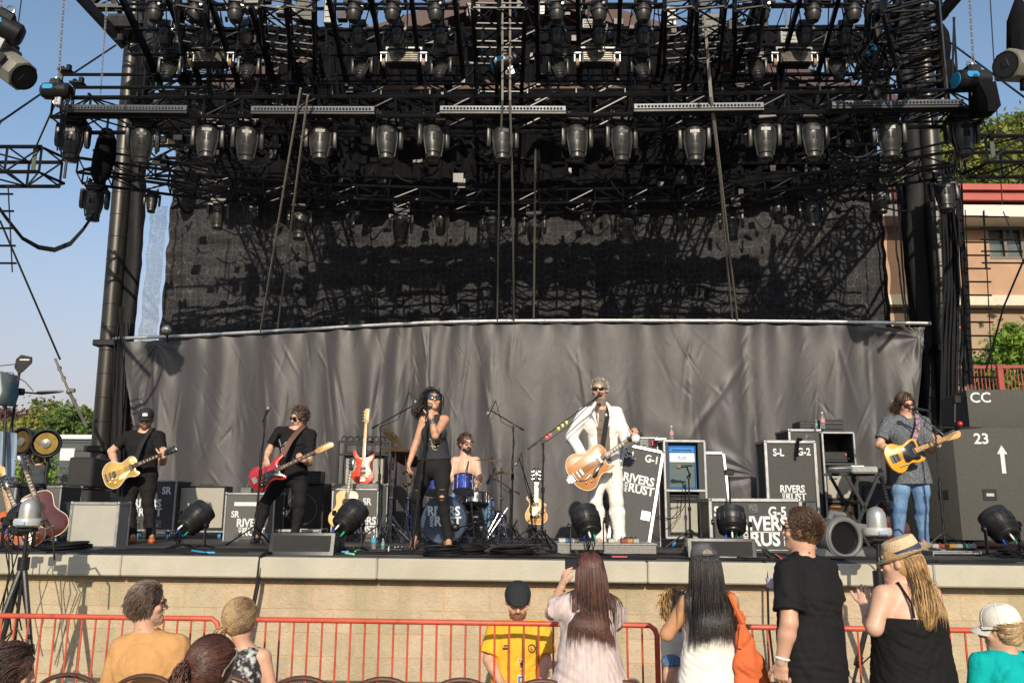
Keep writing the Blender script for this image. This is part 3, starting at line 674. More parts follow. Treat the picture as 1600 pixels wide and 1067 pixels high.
for i,pd in enumerate(PODS):
    t=thing('light_frame','%s tilted steel frame of lamps from the left above the front truss' % ORD[i],'frame',at((pd['x0']+pd['x1'])/2,125,podY(125)),'tilted frames of lamps above the truss')
    w=MB()
    for (a,b) in pd['be']:
        w.bar(at(a[0],a[1],podY(a[1])),at(b[0],b[1],podY(b[1])),.05,.09,(0,-1,1));q=at(b[0],b[1],podY(b[1]));w.cbox(q-A(0,0,.05),(.07,.07,.09),.01)
    obj('beam',w,MTRS,t)
    w=MB()
    for y,dx in ((7,-20),(47,-10),(86,0),(118,10),(127,18)):
        o=1 if i < 2 else -1
        w.tube(at(pd['x0']+dx*o*(1 if i in (0,3) else .3),y,podY(y)-.03),at(pd['x1']+dx*o*(1 if i in (0,3) else .3),y,podY(y)-.03),.018,n=8)
    for k in range(10):
        xx=pd['x0']+(pd['x1']-pd['x0'])*(k+.5)/10;w.tube(at(xx,127,podY(127)),at(xx+RN.uniform(-18,18),86,podY(86)),.008,n=5)
        w.tube(at(xx,47,podY(47)),at(xx+RN.uniform(-18,18),7,podY(7)),.008,n=5)
    obj('cross_pipe',w,MTRS,t)
    T=frame(at(pd['fl'],94,podY(90)-.1),(1,0,0),(0,1,.0))
    if fl0 is None:fl0=flood('first rectangular flood light from the left on the upper frames',T)
    else:clone(fl0,T,'%s rectangular flood light from the left on the upper frames' % ORD[i])
    for sx in (-1,1):
        p=at(pd['fl']+sx*31,92,podY(90)-.14)
        T=np.eye(4);T[:3,3]=p
        lb='caster wheel in its bracket %s the %s flood light' % ('left of' if sx < 0 else 'right of',ORD[i])
        if cs0 is None:
            cs0=thing('caster',lb,'caster',group='casters on the upper frames',T=T)
            w=MB();w.cbox((0,0,.06),(.10,.08,.025),.006);w.bar((-.035,0,.05),(-.035,0,-.05),.01,.05,(0,1,0));w.bar((.035,0,.05),(.035,0,-.05),.01,.05,(0,1,0));obj('bracket',w,MSIL,cs0,world=False)
            w=MB();w.tube((-.02,0,-.06),(.02,0,-.06),.055,n=16);obj('wheel',w,M('caster_wheel',(.28,.2,.14),.5),cs0,world=False)
        else:clone(cs0,T,lb)
    for j,px in enumerate(pd['sp']):
        p=at(px,86,podY(86)-.05);s=.66;lb='%s small moving spot from the left on the upper frames' % ORD[ns];ns += 1
        T=rotz(RN.uniform(-.25,.25),p) @ np.diag([s,s,s,1])
        if sp0 is None:sp0=moving_head(lb,'small moving spots on the upper frames',rotz(.2,p),s,tilt=-.5)
        else:clone(sp0,T,lb)
    for row,y in enumerate((20,58)):
        for k in range(3):
            px=[(242,305,368),(553,613,681),(870,936,1005),(1190,1270,1333)][i][k] + row*[16,8,0,-12][i]
            p=at(px,y,podY(y)-.08);T=rotz(RN.uniform(-.4,.4),p);lb='%s round lamp from the left in the %s row of the %s upper frame' % (ORD[k],('top','second')[row],ORD[i])
            if rl0 is None:rl0=round_lamp(lb,T)
            else:clone(rl0,T,lb)
# roof trusses above and behind
w=MB()
for (a,b) in (((130,-25,12.4),(1480,-32,12.2)),((215,62,12.6),(1425,55,12.3)),((240,132,12.8),(1400,128,12.5)),((330,212,12.9),(1300,208,12.6)),((235,238,13.1),(1400,236,12.9))):
    truss(w,at(*a),at(*b),.5,.32,.6,.03,.016)
obj('roof_truss',w,MTRS,label='set of dark horizontal roof trusses spanning between the two masts',cat='truss')
w=MB()
for px in (300,430,470,760,800,1060,1110,1170,1380):
    x1=800+(px-800)*.97
    truss(w,at(px,-30,8.2),at(x1,150,12.6),.3,.3,.6,.024,.013)
obj('roof_rafters',w,MTRS,label='dark truss rafters running back under the stage roof',cat='truss')
w=MB()
w.bar(at(122,-8,11.6),at(196,72,12.3),.10,.14);w.bar(at(145,10,12),at(205,11,12.2),.06,.06);w.bar(at(170,32,12.1),at(222,32,12.3),.12,.16);w.bar(at(140,10,12),at(163,-12,12),.06,.06);w.bar(at(175,0,12.2),at(196,36,12.3),.06,.06)
w.cbox(at(195,47,12.3),(.5,.5,.2),.02);w.cbox(at(188,62,12.2),(.16,.16,.14),.02)
obj('mast_head_brace',w,MTRS,label='angled steel brace at the head of the left mast',cat='brace')
w=MB()
w.bar(at(1502,-12,11.6),at(1462,34,12.1),.10,.14);w.bar(at(1448,20,12),at(1478,20,12),.14,.2)
obj('mast_head_brace',w,MTRS,label='angled steel brace at the head of the right mast',cat='brace')
w=MB();truss(w,at(1415,-50,7.6),at(1447,142,11.2),.5,.4,.30,.03,.016,up=(0,0,1));obj('receding_truss',w,MTRS,label='ladder-like truss receding overhead beside the right mast',cat='truss')
# top bars with little feet
for i,(x0,x1,y,Y) in enumerate(((97,245,117,9.9),(116,346,137,9.7))):
    w=MB();a,b=at(x0,y,Y),at(x1,y,Y);w.tube(a,b,.022,n=8);w.tube(a,a-A(0,0,.45-.1*i),.02,n=8);w.cbox(a+A(.04,0,.05),(.17,.12,.03),.005);w.cbox(a+A(.08,0,.10),(.06,.05,.08),.01);w.ball(a+A(0,0,.09),.03)
    obj('pipe_bar',w,MTRS,label=('upper' if i == 0 else 'lower')+' black pipe bar with caster plate over the left end of the front truss',cat='pipe')
w=MB()
for (x0,y0,x1,y1,Y) in ((400,131,800,132,10.2),(840,134,1180,127,10.2),(700,102,810,102,9.9),(1110,140,1400,135,10),(230,200,600,199,9.95),(620,199,1500,190,9.8),(520,212,760,213,10.6),(840,215,960,214,10.6),(1000,230,1120,230,11.2)):
    w.tube(at(x0,y0,Y),at(x1,y1,Y),.018,n=6)
for px in (407,631,665,855,920,948,1190,1215,1225,985,525,745):w.tube(at(px,100,10),at(px+RN.uniform(-3,3),150,9.8),.02,n=6)
obj('spreader_pipes',w,MTRS,label='loose dark spreader pipes between the upper frames and front truss',cat='pipe')
# odd rig boxes: ballasts / dimmers, hanging here and there
r=np.random.RandomState(12);j=0
for (px,py,Y,sx,sz) in ((478,22,10.5,.26,.28),(450,20,10.7,.32,.12),(740,20,10.6,.2,.22),(847,18,10.5,.08,.2),(325,25,10.8,.2,.3),(515,22,10,.12,.36),(920,42,10.4,.2,.15),(395,10,10.8,.25,.2),(1110,45,11,.3,.4),(1045,30,11,.2,.3),(285,60,11,.2,.25),(1230,60,11,.25,.25)):
    p=at(px,py,Y);w=MB();w.cbox(p,(sx,.16,sz),.01);w.tube(p+A(0,0,sz/2),p+A(0,0,sz/2+.3),.015)
    for k in range(3):w.box(p+A(0,-.085,sz*(.25-.25*k)),(sx*.7,.012,.012))
    obj('ballast_box',w,MHM if j % 2 == 0 else MGRY,label='%s metal ballast box from the left hung among the upper frames' % ORD[sorted([478,450,740,847,325,515,920,395,1110,1045,285,1230]).index(px)],cat='box',group='ballast boxes in the upper rig');j += 1
# dense cabling and small hardware
r=np.random.RandomState(5);w=MB()
for i in range(190):
    px=r.uniform(215,1400);py=r.choice([r.uniform(0,130),r.uniform(190,330)]);Y=r.uniform(10,12.2) if py < 150 else r.uniform(10.9,12.3)
    p=at(px,py,Y);q=p+A(r.uniform(-.7,.7),r.uniform(-.4,.4),r.uniform(-.15,.15));m_=(p+q)/2-A(0,0,r.uniform(.1,.35))
    t_=np.linspace(0,1,7)[:,None];w.path((1-t_)**2*p+2*t_*(1-t_)*m_+t_**2*q,r.uniform(.008,.018),5)
for i in range(60):
    px=r.uniform(215,1400);py=r.uniform(-5,150);p=at(px,py,r.uniform(9.6,12));w.path([p,p+A(r.uniform(-.05,.05),0,-.4),p+A(r.uniform(-.1,.1),.05,-.8)],.012,5)
obj('rig_cabling',w,MCAB,label='tangle of black cables looping through the whole lighting rig',cat='cables',kind='stuff')
w=MB()
for i in range(230):
    px=r.uniform(215,1400);py=r.choice([r.uniform(0,150),r.uniform(215,330)]);Y=r.uniform(9.9,12.2) if py < 160 else r.uniform(10.8,12.3);p=at(px,py,Y)
    if r.rand() < .5:w.cbox(p,tuple(r.uniform(.04,.16,3)),.006)
    else:w.tube(p,p+r.uniform(-.16,.16,3),r.uniform(.012,.035),n=7)
obj('rig_hardware',w,MTRS,label='countless clamps, junction boxes and couplers scattered over the rig',cat='rig hardware',kind='stuff')
# rows of black cloth added to keep sun off the upper backdrop
w=MB()
for (y,Y,hh,x0_,x1_) in ((150,12.9,.55,260,1395),(40,12.4,.6,260,1395),(200,12.75,.9,330,1292),(98,10.35,.30,436,1130),(206,11.1,.42,440,1240),(72,11.2,.35,500,1100)):
    a,b=at(x0_,y,Y),at(x1_,y-2,Y);n_=240;t_=np.linspace(0,1,n_)
    X=a[0]+(b[0]-a[0])*t_;Yy=Y+.05*np.sin(t_*160)+.02*np.sin(t_*410);top=np.stack([X,Yy,np.full(n_,a[2])],1);bot=np.stack([X,Yy+.02*np.sin(t_*90),a[2]-hh+.04*np.sin(t_*70)],1)
    w.add(np.vstack([top,bot]),[(k,k+1,n_+k+1,n_+k) for k in range(n_-1)])
obj('shade_cloth',w,MCLO,label='short black cloths added in rows under the roof trusses to shade the backdrop',cat='drapes',smooth=180)
# hoists
def hoist(p,label,axis=(1,0,0),badge=(.03,.35,.6),cable=False,s=1.0):
    T=frame(p,axis,(0,1,0));T[:3,:3] *= s
    t=thing('chain_hoist',label,'hoist',group='electric chain hoists',T=T)
    w=MB();w.lathe([(.0,-.17),(.07,-.17),(.10,-.14),(.105,0),(.10,.14),(.07,.17),(0,.17)],roty(math.pi/2),20)
    w.cbox((0,0,.06),(.14,.16,.16),.02);obj('motor_body',w,MBLK,t,world=False)
    w=MB();w.lathe([(0,0),(.075,0),(.075,.006),(0,.008)],roty(-math.pi/2,(-.171,0,0)),20)
    w.slab([(-.05,-.03),(.05,-.03),(.065,0),(.05,.03),(-.05,.03),(-.065,0)],0,.004,0,frame((-.06,-.107,.01),(1,0,0),(0,0,1)))
    obj('badge',w,M('badge_blue',(.02,.25,.50),.4,0,.05),t,world=False)
    w=MB();w.torus(.03,.009,frame((0,0,.17),(1,0,0),(0,0,1)),14,5);w.torus(.028,.01,frame((0,0,-.14),(1,0,0),(0,0,1)),14,5);w.cbox((.04,0,-.14),(.08,.08,.12),.01);obj('hook',w,MSIL,t,world=False)
    return t
hoist(at(89,143,9.3),'chain hoist with blue badge at the left end of the front truss')
hoist(at(789,98,9.5),'chain hoist with blue badge above the centre of the front truss',(1,0,.3))
hoist(at(1366,88,9.4),'chain hoist wrapped in cable loops near the right mast',(.6,.8,0))
hoist(at(1519,126,9.0),'chain hoist with blue badge on the right end of the front truss',(1,.1,.05),s=1.2)
hoist(at(2,42,8),'pale capped chain hoist at the top left corner',(.8,.5,-.3),s=1.25)
w=MB();c=at(1368,82,9.25);r=np.random.RandomState(8)
for k in range(16):
    R_=r.uniform(.13,.26);w.torus(R_,.011,frame(c+r.normal(size=3)*.03-A(0,0,R_*.5),nrm((1,r.uniform(-.3,.3),r.uniform(-.2,.2))),(r.uniform(-.3,.3),.2,1)),22,5)
w.path([c,c-A(.1,0,.4),c-A(0,.05,.75)],.05,8);w.path([c+A(.05,0,.1),c+A(.02,0,.6),c+A(.08,0,1.0)],.05,8)
obj('cable_loom',w,MCAB,label='thick coil of black cable looped over the hoist by the right mast',cat='cable')
def chain(a,b,label,s=.022):
    a=np.asarray(a);b=np.asarray(b);L=np.linalg.norm(b-a);n_=int(L/(s*1.5));d=nrm(b-a);w=MB();u,v=perp(d)
    for k in range(n_):
        p=a+d*(k+.5)*L/n_;e=u if k % 2 else v
        T=frame(p,d,e);T[:3,0] *= 1.5;w.torus(s*.62,s*.16,T,8,4)
    return obj('hoist_chain',w,M('chain_steel',(.5,.45,.4),.35,.8,.2),label=label,cat='chain',group='chains of the hoists')
chain(at(104,-60,9.3),at(91,128,9.3),'steel chain rising from the hoist at the left truss end',.03)
chain(at(6,-60,8),at(1,22,8),'steel chain rising from the hoist in the top left corner',.03)
chain(at(1511,-60,9),at(1522,112,9),'steel chain rising from the hoist at the right truss end',.03)
chain(at(171,-60,10),at(157,150,9.7),'dark thin chain left of the left mast',.02)
# cords, ropes and guys
ROPE=M('rope_pale',(.22,.20,.165),.8,0,.15,30)
def rope(pts,r,label,m=MCAB,name='rope',cat='rope',group=None,n=6):
    w=MB();w.path([at(*q) for q in pts],r,n);return obj(name,w,m,label=label,cat=cat,group=group)
for pts,r_,lb,m in ((((470,138,9.1),(446,280,9.9),(407,518,12.7)),.014,'left pale rope of the pair slanting to the curtain pipe above the bassist',ROPE),
    (((481,150,9.1),(464,280,9.9),(434,513,12.7)),.014,'right pale rope of the pair slanting to the curtain pipe above the bassist',ROPE),
    (((785,-20,9.1),(785,157,9.1),(780,280,10),(777,500,12.25)),.014,'pale rope hanging left of the centre of the rig',ROPE),
    (((797,-20,9.1),(797,157,9.1),(801,305,10),(803,500,12.25)),.014,'pale rope hanging at the very centre of the rig',ROPE),
    (((836.5,233,10),(834,499,12.25)),.014,'short pale rope hanging right of the centre',ROPE),
    (((1100,20,9.1),(1110,152,9.1),(1126,290,10),(1144,499,12.1)),.014,'left pale rope of the pair above the black road cases',ROPE),
    (((1101,25,9.1),(1112,152,9.1),(1128,290,10),(1152,500,12.1)),.014,'right pale rope of the pair above the black road cases',ROPE),
    (((181,71,11),(113,116,10)),.012,'guy wire from the left mast head to the truss end',MCAB),
    (((70,143,9.6),(0,191,8.5),(-40,215,8)),.012,'guy wire leaving the left truss end downwards',MCAB),
    (((0,345,12),(94,562,12.5)),.016,'long guy wire slanting down the left sky',MCAB),
    (((1478,62,10.5),(1600,152,9),(1640,182,9)),.012,'guy wire slanting from right mast head across the sky',MCAB),
    (((1491,28,10),(1487,145,9.6)),.014,'left dark cord over the right truss end',MCAB),(((1490,28,10),(1497,145,9.6)),.014,'right dark cord over the right truss end',MCAB),
    (((1546,-20,14),(1560,215,14),(1566,320,14)),.010,'thin blue-grey wire at the right of the sky',MCAB),(((36,-20,10),(21,95,10)),.008,'thin wire in the top left sky',MCAB),
    (((1600,405,11),(1568,480,11.5),(1540,580,12)),.014,'guy wire slanting down in front of the stucco wall',MCAB)):
    rope(pts,r_,lb,m)
# turnbuckle at the lower end of the left guy
w=MB();a,b,c=at(86,560,12.5),at(108,612,12.6),at(136,668,12.7)
w.tube(a,b,.018,n=8);w.tube(b,c,.026,n=8)
for q in (a+(b-a)*.3,a+(b-a)*.6,b,b+(c-b)*.25):w.torus(.032,.010,frame(q,(1,0,0),(0,0,1)),10,5)
w.ball(b,.045,10);w.cbox(b+A(.04,0,.02),(.1,.05,.06),.01)
obj('turnbuckle',w,M('galvanised',(.16,.145,.12),.5,.5,.25,8),label='galvanised turnbuckle and shackle at the foot of the left guy wire',cat='turnbuckle')
# swag of cables on the left
r=np.random.RandomState(4)
for k in range(1):
    w=MB()
    for j in range(7):
        o=r.uniform(-2.5,2.5);P=[(-15,305+o,9.2),(8,338+o,9.4),(35,372+o,9.7),(60,386+o*1.3,9.9),(85,390+o*1.4,10),(110,380+o*1.4,10.1),(130,358+o,10.2),(146,335+o*.6,10.3)]
        w.path([at(*q) for q in P],.011,5)
    obj('cable_swag',w,MCAB,label='drooping bundle of black cables in the sky left of the mast',cat='cable')
# side box trusses
for (pts,lb) in ((((-90,233,11.2),(70,233,11.2)),'black box truss hanging at the left edge on slings'),(((1534,217,10.8),(1710,215,10.8)),'black box truss hanging at the right edge on slings')):
    t=thing('side_truss',lb,'truss',at(*pts[0]),'box trusses at the sides')
    w=MB();a,b=at(*pts[0]),at(*pts[1]);truss(w,a+A(0,.2,0),b+A(0,.2,0),.55,.38,.46,.028,.014)
    e=b if pts[0][0] < 0 else a;sg=1 if pts[0][0] < 0 else -1
    for zz in (0,-.38):
        w.tube(e+A(0,-.02,zz),e+A(sg*.16,.3,zz-.02),.022);w.tube(e+A(sg*.16,.3,zz-.02),e+A(0,.43,zz),.022)
    w.tube(e+A(sg*.16,.3,-.02),e+A(sg*.16,.3,-.32),.02)
    obj('frame',w,MTRS,t)
    w=MB();q=e-A(sg*.12,.02,-.02);w.bar(q,q-A(0,0,.36),.06,.012,(0,1,0));w.bar(q+A(0,0,0),at(88,158,9.3) if sg > 0 else at(1530,178,9),.05,.02,(0,1,0));w.bar(q+A(sg*.2,.4,0),(at(88,158,9.3) if sg > 0 else at(1534,178,9))+A(.05,0,0),.05,.02,(0,1,0))
    w.bar(q-A(sg*.9,0,0),(at(2,190,8.6) if sg > 0 else at(1610,180,8.2)),.06,.02,(0,1,0))
    obj('sling',w,M('sling_green',(.07,.085,.06),.8,0,.3),t)
# big fixtures at the two edges
for sg,p,lb in ((1,at(20,108,8.2),'large angular spotlight hanging at the left edge'),(-1,at(1590,103,8),'large pale angular spotlight hanging at the right edge')):
    ax=nrm((1,-.3,-.75)) if sg > 0 else nrm((-1,-.5,-.25));T=frame(p,ax,(0,1,0))
    t=thing('edge_spotlight',lb,'stage light',T=T)
    w=MB();o=[(-.45,-.13),(-.45,.13),(-.38,.19),(.1,.2),(.22,.16),(.22,-.16),(.1,-.2),(-.38,-.19)]
    oc=[(math.cos(a_)*.17,math.sin(a_)*.17) for a_ in np.arange(8)*math.pi/4+math.pi/8]
    w.slab(oc,-.45,.2,.03,T=frame((0,0,0),(0,1,0),(0,0,1)));w.cbox((-.3,0,.14),(.3,.2,.12),.02)
    obj('housing',w,M('fixture_tan',(.30,.29,.24) if sg < 0 else (.2,.19,.16),.45,.2,.2),t,world=False)
    w=MB();w.lathe([(0,0),(.11,0),(.12,.03),(.14,.03)],roty(math.pi/2,(.19,0,0)),20);w.cbox((.21,0,-.02),(.03,.08,.1),.01);obj('lens',w,MRUB,t,world=False)
    w=MB();w.cbox((-.1,.2,0),(.35,.04,.12),.01);w.cbox((-.1,-.2,0),(.35,.04,.12),.01);w.cbox((-.45,0,.1),(.2,.35,.3),.02);obj('yoke',w,MDRK,t,world=False)
w=MB();c=at(1596,45,8);w.path([c+A(0,0,.35),c+A(0,0,.1),c-A(.02,0,.25),c-A(0,0,.5)],[.03,.13,.15,.1],10);w.path([at(1601,60,8),at(1600,140,8)],.04,8)
obj('black_bag',w,MCLO,label='black chain bag above the spotlight at the right edge',cat='bag')
w=MB();c=at(1534,155,9.0);w.slab([(-.13,-.16),(-.08,-.22),(.1,-.2),(.17,-.12),(.14,.18),(-.1,.18)],-.1,.1,.03,frame(c,(1,0,0),(0,0,1)))
obj('black_bag',w,MCLO,label='black chain bag on the right end of the front truss',cat='bag')
for px,py,Y,hh,lb in ((163,245,10.2,.75,'upper left black chain bag hanging behind the second front light'),(1470,75,11,.7,'black bag hanging on the receding truss by the right mast'),(222,118,11.5,.9,'limp black bag hanging in front of the left mast'),(1478,118,11,.5,'lower black bag on the receding truss by the right mast')):
    w=MB();c=at(px,py,Y);w.path([c+A(0,0,hh*.5),c+A(.01,0,hh*.3),c,c-A(.03,0,hh*.35),c-A(.05,0,hh*.5)],[.07,.12,.14,.12,.04],10)
    obj('black_bag',w,MCLO,label=lb,cat='bag')
# cable bundles by the right mast
def bundle(pts0,n_,spread,r_,seed,label):
    r=np.random.RandomState(seed);w=MB()
    for k in range(n_):
        o=r.normal(size=2)*spread;P=[]
        for (px,py,Y) in pts0:
            q=at(px,py,Y);P.append(q+A(o[0]+r.normal()*.01,o[1]*.6,0))
        P=np.array(P);t_=np.linspace(0,len(P)-1,14);P2_=np.stack([np.interp(t_,range(len(P)),P[:,c]) for c in range(3)],1);P2_[1:-1,0] += r.normal(size=12)*.008
        w.path(P2_,r_,5)
    return obj('cable_bundle',w,MCAB,label=label,cat='cables')
bundle([(1408,290,12.7),(1418,400,12.7),(1428,505,12.7),(1455,760,12.7)],22,.045,.014,1,'slanting bundle of black cables left of the right mast')
bundle([(1478,255,11.6),(1488,420,11.6),(1482,600,11.6),(1480,760,11.7)],26,.065,.016,2,'dense vertical bundle of black cables right of the right mast')
bundle([(1493,290,11.4),(1505,400,11.4),(1516,600,11.5)],14,.03,.012,3,'thin slanting bundle of black cables next to the rope ladder')
bundle([(1418,250,12.8),(1436,420,12.8),(1450,560,12.8),(1462,740,12.8)],14,.05,.02,4,'black cables running down the inside of the right mast')
bundle([(190,480,13.2),(184,600,13.2),(177,770,13.2)],8,.03,.010,5,'thin cables running down the left mast')
bundle([(107,150,9.3),(100,185,9.2),(93,235,9)],5,.02,.008,6,'few thin cables dangling from the left truss end')
# rope ladders
def ladder(x0,y0,x1,y1,wd,Y,n_,lb,dx=0):
    w=MB();a,b=at(x0,y0,Y),at(x1,y1,Y);e=A(wd,0,0)
    w.path([a,b],.008,5);w.path([a+e,b+e+A(dx,0,0)],.008,5)
    for k in range(n_):
        f=(k+.5)/n_;p=a+(b-a)*f;w.tube(p-A(.05,0,0),p+e+A(dx*f+.05,0,0),.013,n=6)
    obj('rope_ladder',w,MTRS,label=lb,cat='ladder',group='rope ladders')
ladder(1508,328,1520,600,.27,11.3,13,'long black rope ladder hanging in front of the stucco building')
ladder(1536,330,1540,420,.3,11.8,5,'short rope ladder end hanging in front of the dark window',.3)
ladder(-14,290,-8,425,.2,9.2,5,'black rope ladder cut by the left edge')
# ================================================================ BODY TOOLKIT (signed-distance shapes -> one smooth mesh)
def d_cap(P,a,b,ra,rb):
    ab=b-a;L2=ab@ab+1e-9;t=np.clip(((P-a)@ab)/L2,0,1)
    return np.linalg.norm(P-a-t[:,None]*ab,axis=1)-(ra+(rb-ra)*t)
def d_ell(P,T,R):
    q=(P-T[:3,3]) @ T[:3,:3];k0=np.linalg.norm(q/R,axis=1);k1=np.linalg.norm(q/(R*R),axis=1)+1e-6
    return k0*(k0-1)/k1
def d_ecap(P,a,b,wa,wb,side):
    """capsule with an elliptic section: wa, wb = (half width along side, half depth)"""
    ab=b-a;L=np.linalg.norm(ab);d=ab/L;s=nrm(side-d*np.dot(side,d));f=np.cross(d,s)
    q=P-a;t=q@d;tc=np.clip(t/L,0,1);w=wa[0]+(wb[0]-wa[0])*tc;h=wa[1]+(wb[1]-wa[1])*tc
    x=(q@s)/w;y=(q@f)/h;z=(t-tc*L)/np.minimum(w,h)
    k0=np.sqrt(x*x+y*y+z*z);k1=np.sqrt((x/w)**2+(y/h)**2+(z/np.minimum(w,h))**2)+1e-6
    return k0*(k0-1)/k1
class Field:
    def __init__(s,vox=.0075):s.vox=vox;s.p=[];s.post=[]
    def cap(s,a,b,ra,rb=None,k=.02,sub=False,cut=None):
        rb=ra if rb is None else rb;a=np.asarray(a,float);b=np.asarray(b,float);m=max(ra,rb)
        s.p.append(((lambda P:d_cap(P,a,b,ra,rb)) if cut is None else (lambda P:np.maximum(d_cap(P,a,b,ra,rb),(P-cut[0])@cut[1])),np.minimum(a,b)-m,np.maximum(a,b)+m,k,sub));return s
    def ell(s,T,R,k=.02,sub=False):
        R=np.asarray(R,float);m=R.max();c=T[:3,3]
        s.p.append((lambda P:d_ell(P,T,R),c-m,c+m,k,sub));return s
    def ecap(s,a,b,wa,wb,side,k=.03,sub=False):
        m=max(*wa,*wb);s.p.append((lambda P:d_ecap(P,a,b,wa,wb,side),np.minimum(a,b)-m,np.maximum(a,b)+m,k,sub));return s
    def clip(s,o,n):s.post.append(('clip',np.asarray(o,float),nrm(n)));return s     # keeps the side the normal points away from
    def dist(s,P):
        d=np.full(len(P),.3)
        for fn,lo,hi,k,sub in s.p:
            if not sub:d=np.minimum(d,fn(P))
        return d
    def mesh(s,wr=0,seed=0,wf=1.0):
        v=s.vox;adds=[p for p in s.p if not p[4]];M_=.03
        lo=np.min([p[1] for p in adds],0)-M_;hi=np.max([p[2] for p in adds],0)+M_
        n=np.ceil((hi-lo)/v).astype(int)+1;ax=[lo[i]+v*np.arange(n[i]) for i in range(3)]
        D=np.full(n,.06,np.float32)
        for fn,l,h,k,sub in s.p:
            i0=np.maximum(((l-M_-lo)/v).astype(int),0);i1=np.minimum(((h+M_-lo)/v).astype(int)+2,n)
            if (i1 <= i0).any():continue
            g=np.stack(np.meshgrid(*[ax[i][i0[i]:i1[i]] for i in range(3)],indexing='ij'),-1).reshape(-1,3)
            sl=tuple(slice(i0[i],i1[i]) for i in range(3));e=fn(g).reshape(tuple(i1-i0));c=D[sl]
            if sub:hh=np.clip(.5-.5*(c+e)/k,0,1);D[sl]=c*(1-hh)+(-e)*hh+k*hh*(1-hh)
            else:e=np.minimum(e,.06);hh=np.clip(.5+.5*(c-e)/k,0,1);D[sl]=c*(1-hh)+e*hh-k*hh*(1-hh)
        if wr or s.post:
            g=np.stack(np.meshgrid(*ax,indexing='ij'),-1)
            if wr:
                r=np.random.RandomState(seed);W_=0
                m=np.abs(D) < .03
                gm=g[m];W_=np.zeros(len(gm))
                warp=np.stack([np.sin(gm@(r.normal(size=3)*9)+r.uniform(0,6)) for _ in range(3)],1)*.035
                gm2=gm+warp
                for j in range(9):
                    kv=r.normal(size=3)*A(1,1,.75)*r.uniform(14,46)*wf;W_ += (1-np.abs(np.sin(gm2@kv+r.uniform(0,6)))*1.6)/(1+j*.25)
                D[m] += (W_*wr*.33).astype(np.float32)
            for _,o,nn in s.post:D=np.maximum(D,((g-o)@nn).astype(np.float32))
        return surface_net(D,lo,v)
def surface_net(D,lo,v):
    S_=D < 0;n=np.array(D.shape)
    c=[S_[i:n[0]-1+i,j:n[1]-1+j,k:n[2]-1+k] for i in (0,1) for j in (0,1) for k in (0,1)]
    a=np.logical_and.reduce(c);o=np.logical_or.reduce(c);act=o & ~a
    I=np.argwhere(act);idx=np.full(act.shape,-1,np.int64);idx[tuple(I.T)]=np.arange(len(I))
    P=np.zeros((len(I),3));C=np.zeros(len(I))
    cs=[(i,j,k) for i in (0,1) for j in (0,1) for k in (0,1)]
    val={q:D[I[:,0]+q[0],I[:,1]+q[1],I[:,2]+q[2]] for q in cs}
    for q in cs:
        for ax_ in range(3):
            if q[ax_] == 0:
                p=list(q);p[ax_]=1;p=tuple(p);va,vb=val[q],val[p];m=(va < 0) != (vb < 0)
                t=np.where(m,va/(va-vb+1e-12),0)
                for e in range(3):P[:,e] += np.where(m,q[e]+(t if e == ax_ else 0),0)
                C += m
    P=lo+v*(I+P/C[:,None]);F=[]
    for ax_ in range(3):
        b,c_=(ax_+1) % 3,(ax_+2) % 3
        sh=[slice(None)]*3;sh[ax_]=slice(0,-1);s2=list(sh);s2[ax_]=slice(1,None)
        A0,B0=S_[tuple(sh)],S_[tuple(s2)];E=np.argwhere(A0 != B0)
        E=E[(E[:,b] > 0) & (E[:,c_] > 0) & (E[:,b] < n[b]-1) & (E[:,c_] < n[c_]-1)]
        if not len(E):continue
        inside=S_[tuple(E.T)]
        def at_(db,dc):q=E.copy();q[:,b] -= db;q[:,c_] -= dc;return idx[tuple(q.T)]
        Q=np.stack([at_(1,1),at_(0,1),at_(0,0),at_(1,0)],1);Q[~inside]=Q[~inside][:,::-1];F.append(Q)
    F=np.vstack(F);return P,F
def mesh_to_mb(w,P,F):
    k=w.n;w.v.append(P);w.n += len(P);w.f.extend(map(tuple,(F+k).tolist()));w.mi.extend([w.m]*len(F));return w
# ---------------------------------------------------------------- skin, cloth, hair materials
def skin(name,c):
    m=M(name,c,.48,0,.10,12,.12,160);N,L,b=nodes_of(m)
    b.inputs['Subsurface Weight'].default_value=.12;b.inputs['Subsurface Radius'].default_value=(.012,.005,.003);b.inputs['Subsurface Scale'].default_value=1;return m
SK_A=skin('skin_fair',(.58,.33,.22));SK_B=skin('skin_tan',(.54,.29,.18));SK_C=skin('skin_light',(.62,.38,.27));SK_D=skin('skin_golden',(.52,.27,.14))
def cloth(name,c,rough=.85,var=.14,bump=.5,bs=45,**k):return M(name,c,rough,0,var,7,bump,bs,spec=.25,**k)
def hairm(name,c,c2):
    m=M(name,c,.42,0,.25,30,.3,90,spec=.6,c2=c2,c2s=6);N,L,b=nodes_of(m);g=N.new('ShaderNodeNewGeometry');mr=N.new('ShaderNodeMapRange');mr.inputs[3].default_value=.4;mr.inputs[4].default_value=2.0
    L(g.outputs['Random Per Island'],mr.inputs[0]);v=N.new('ShaderNodeVectorMath');v.operation='SCALE';L(b.inputs['Base Color'].links[0].from_socket,v.inputs[0]);L(mr.outputs[0],v.inputs['Scale']);L(v.outputs[0],b.inputs['Base Color']);return m
H_BLK=hairm('hair_black',(.010,.008,.008),(.022,.018,.016));H_BRN=hairm('hair_brown',(.055,.030,.017),(.10,.055,.03));H_DBR=hairm('hair_dark_brown',(.030,.016,.011),(.06,.03,.02))
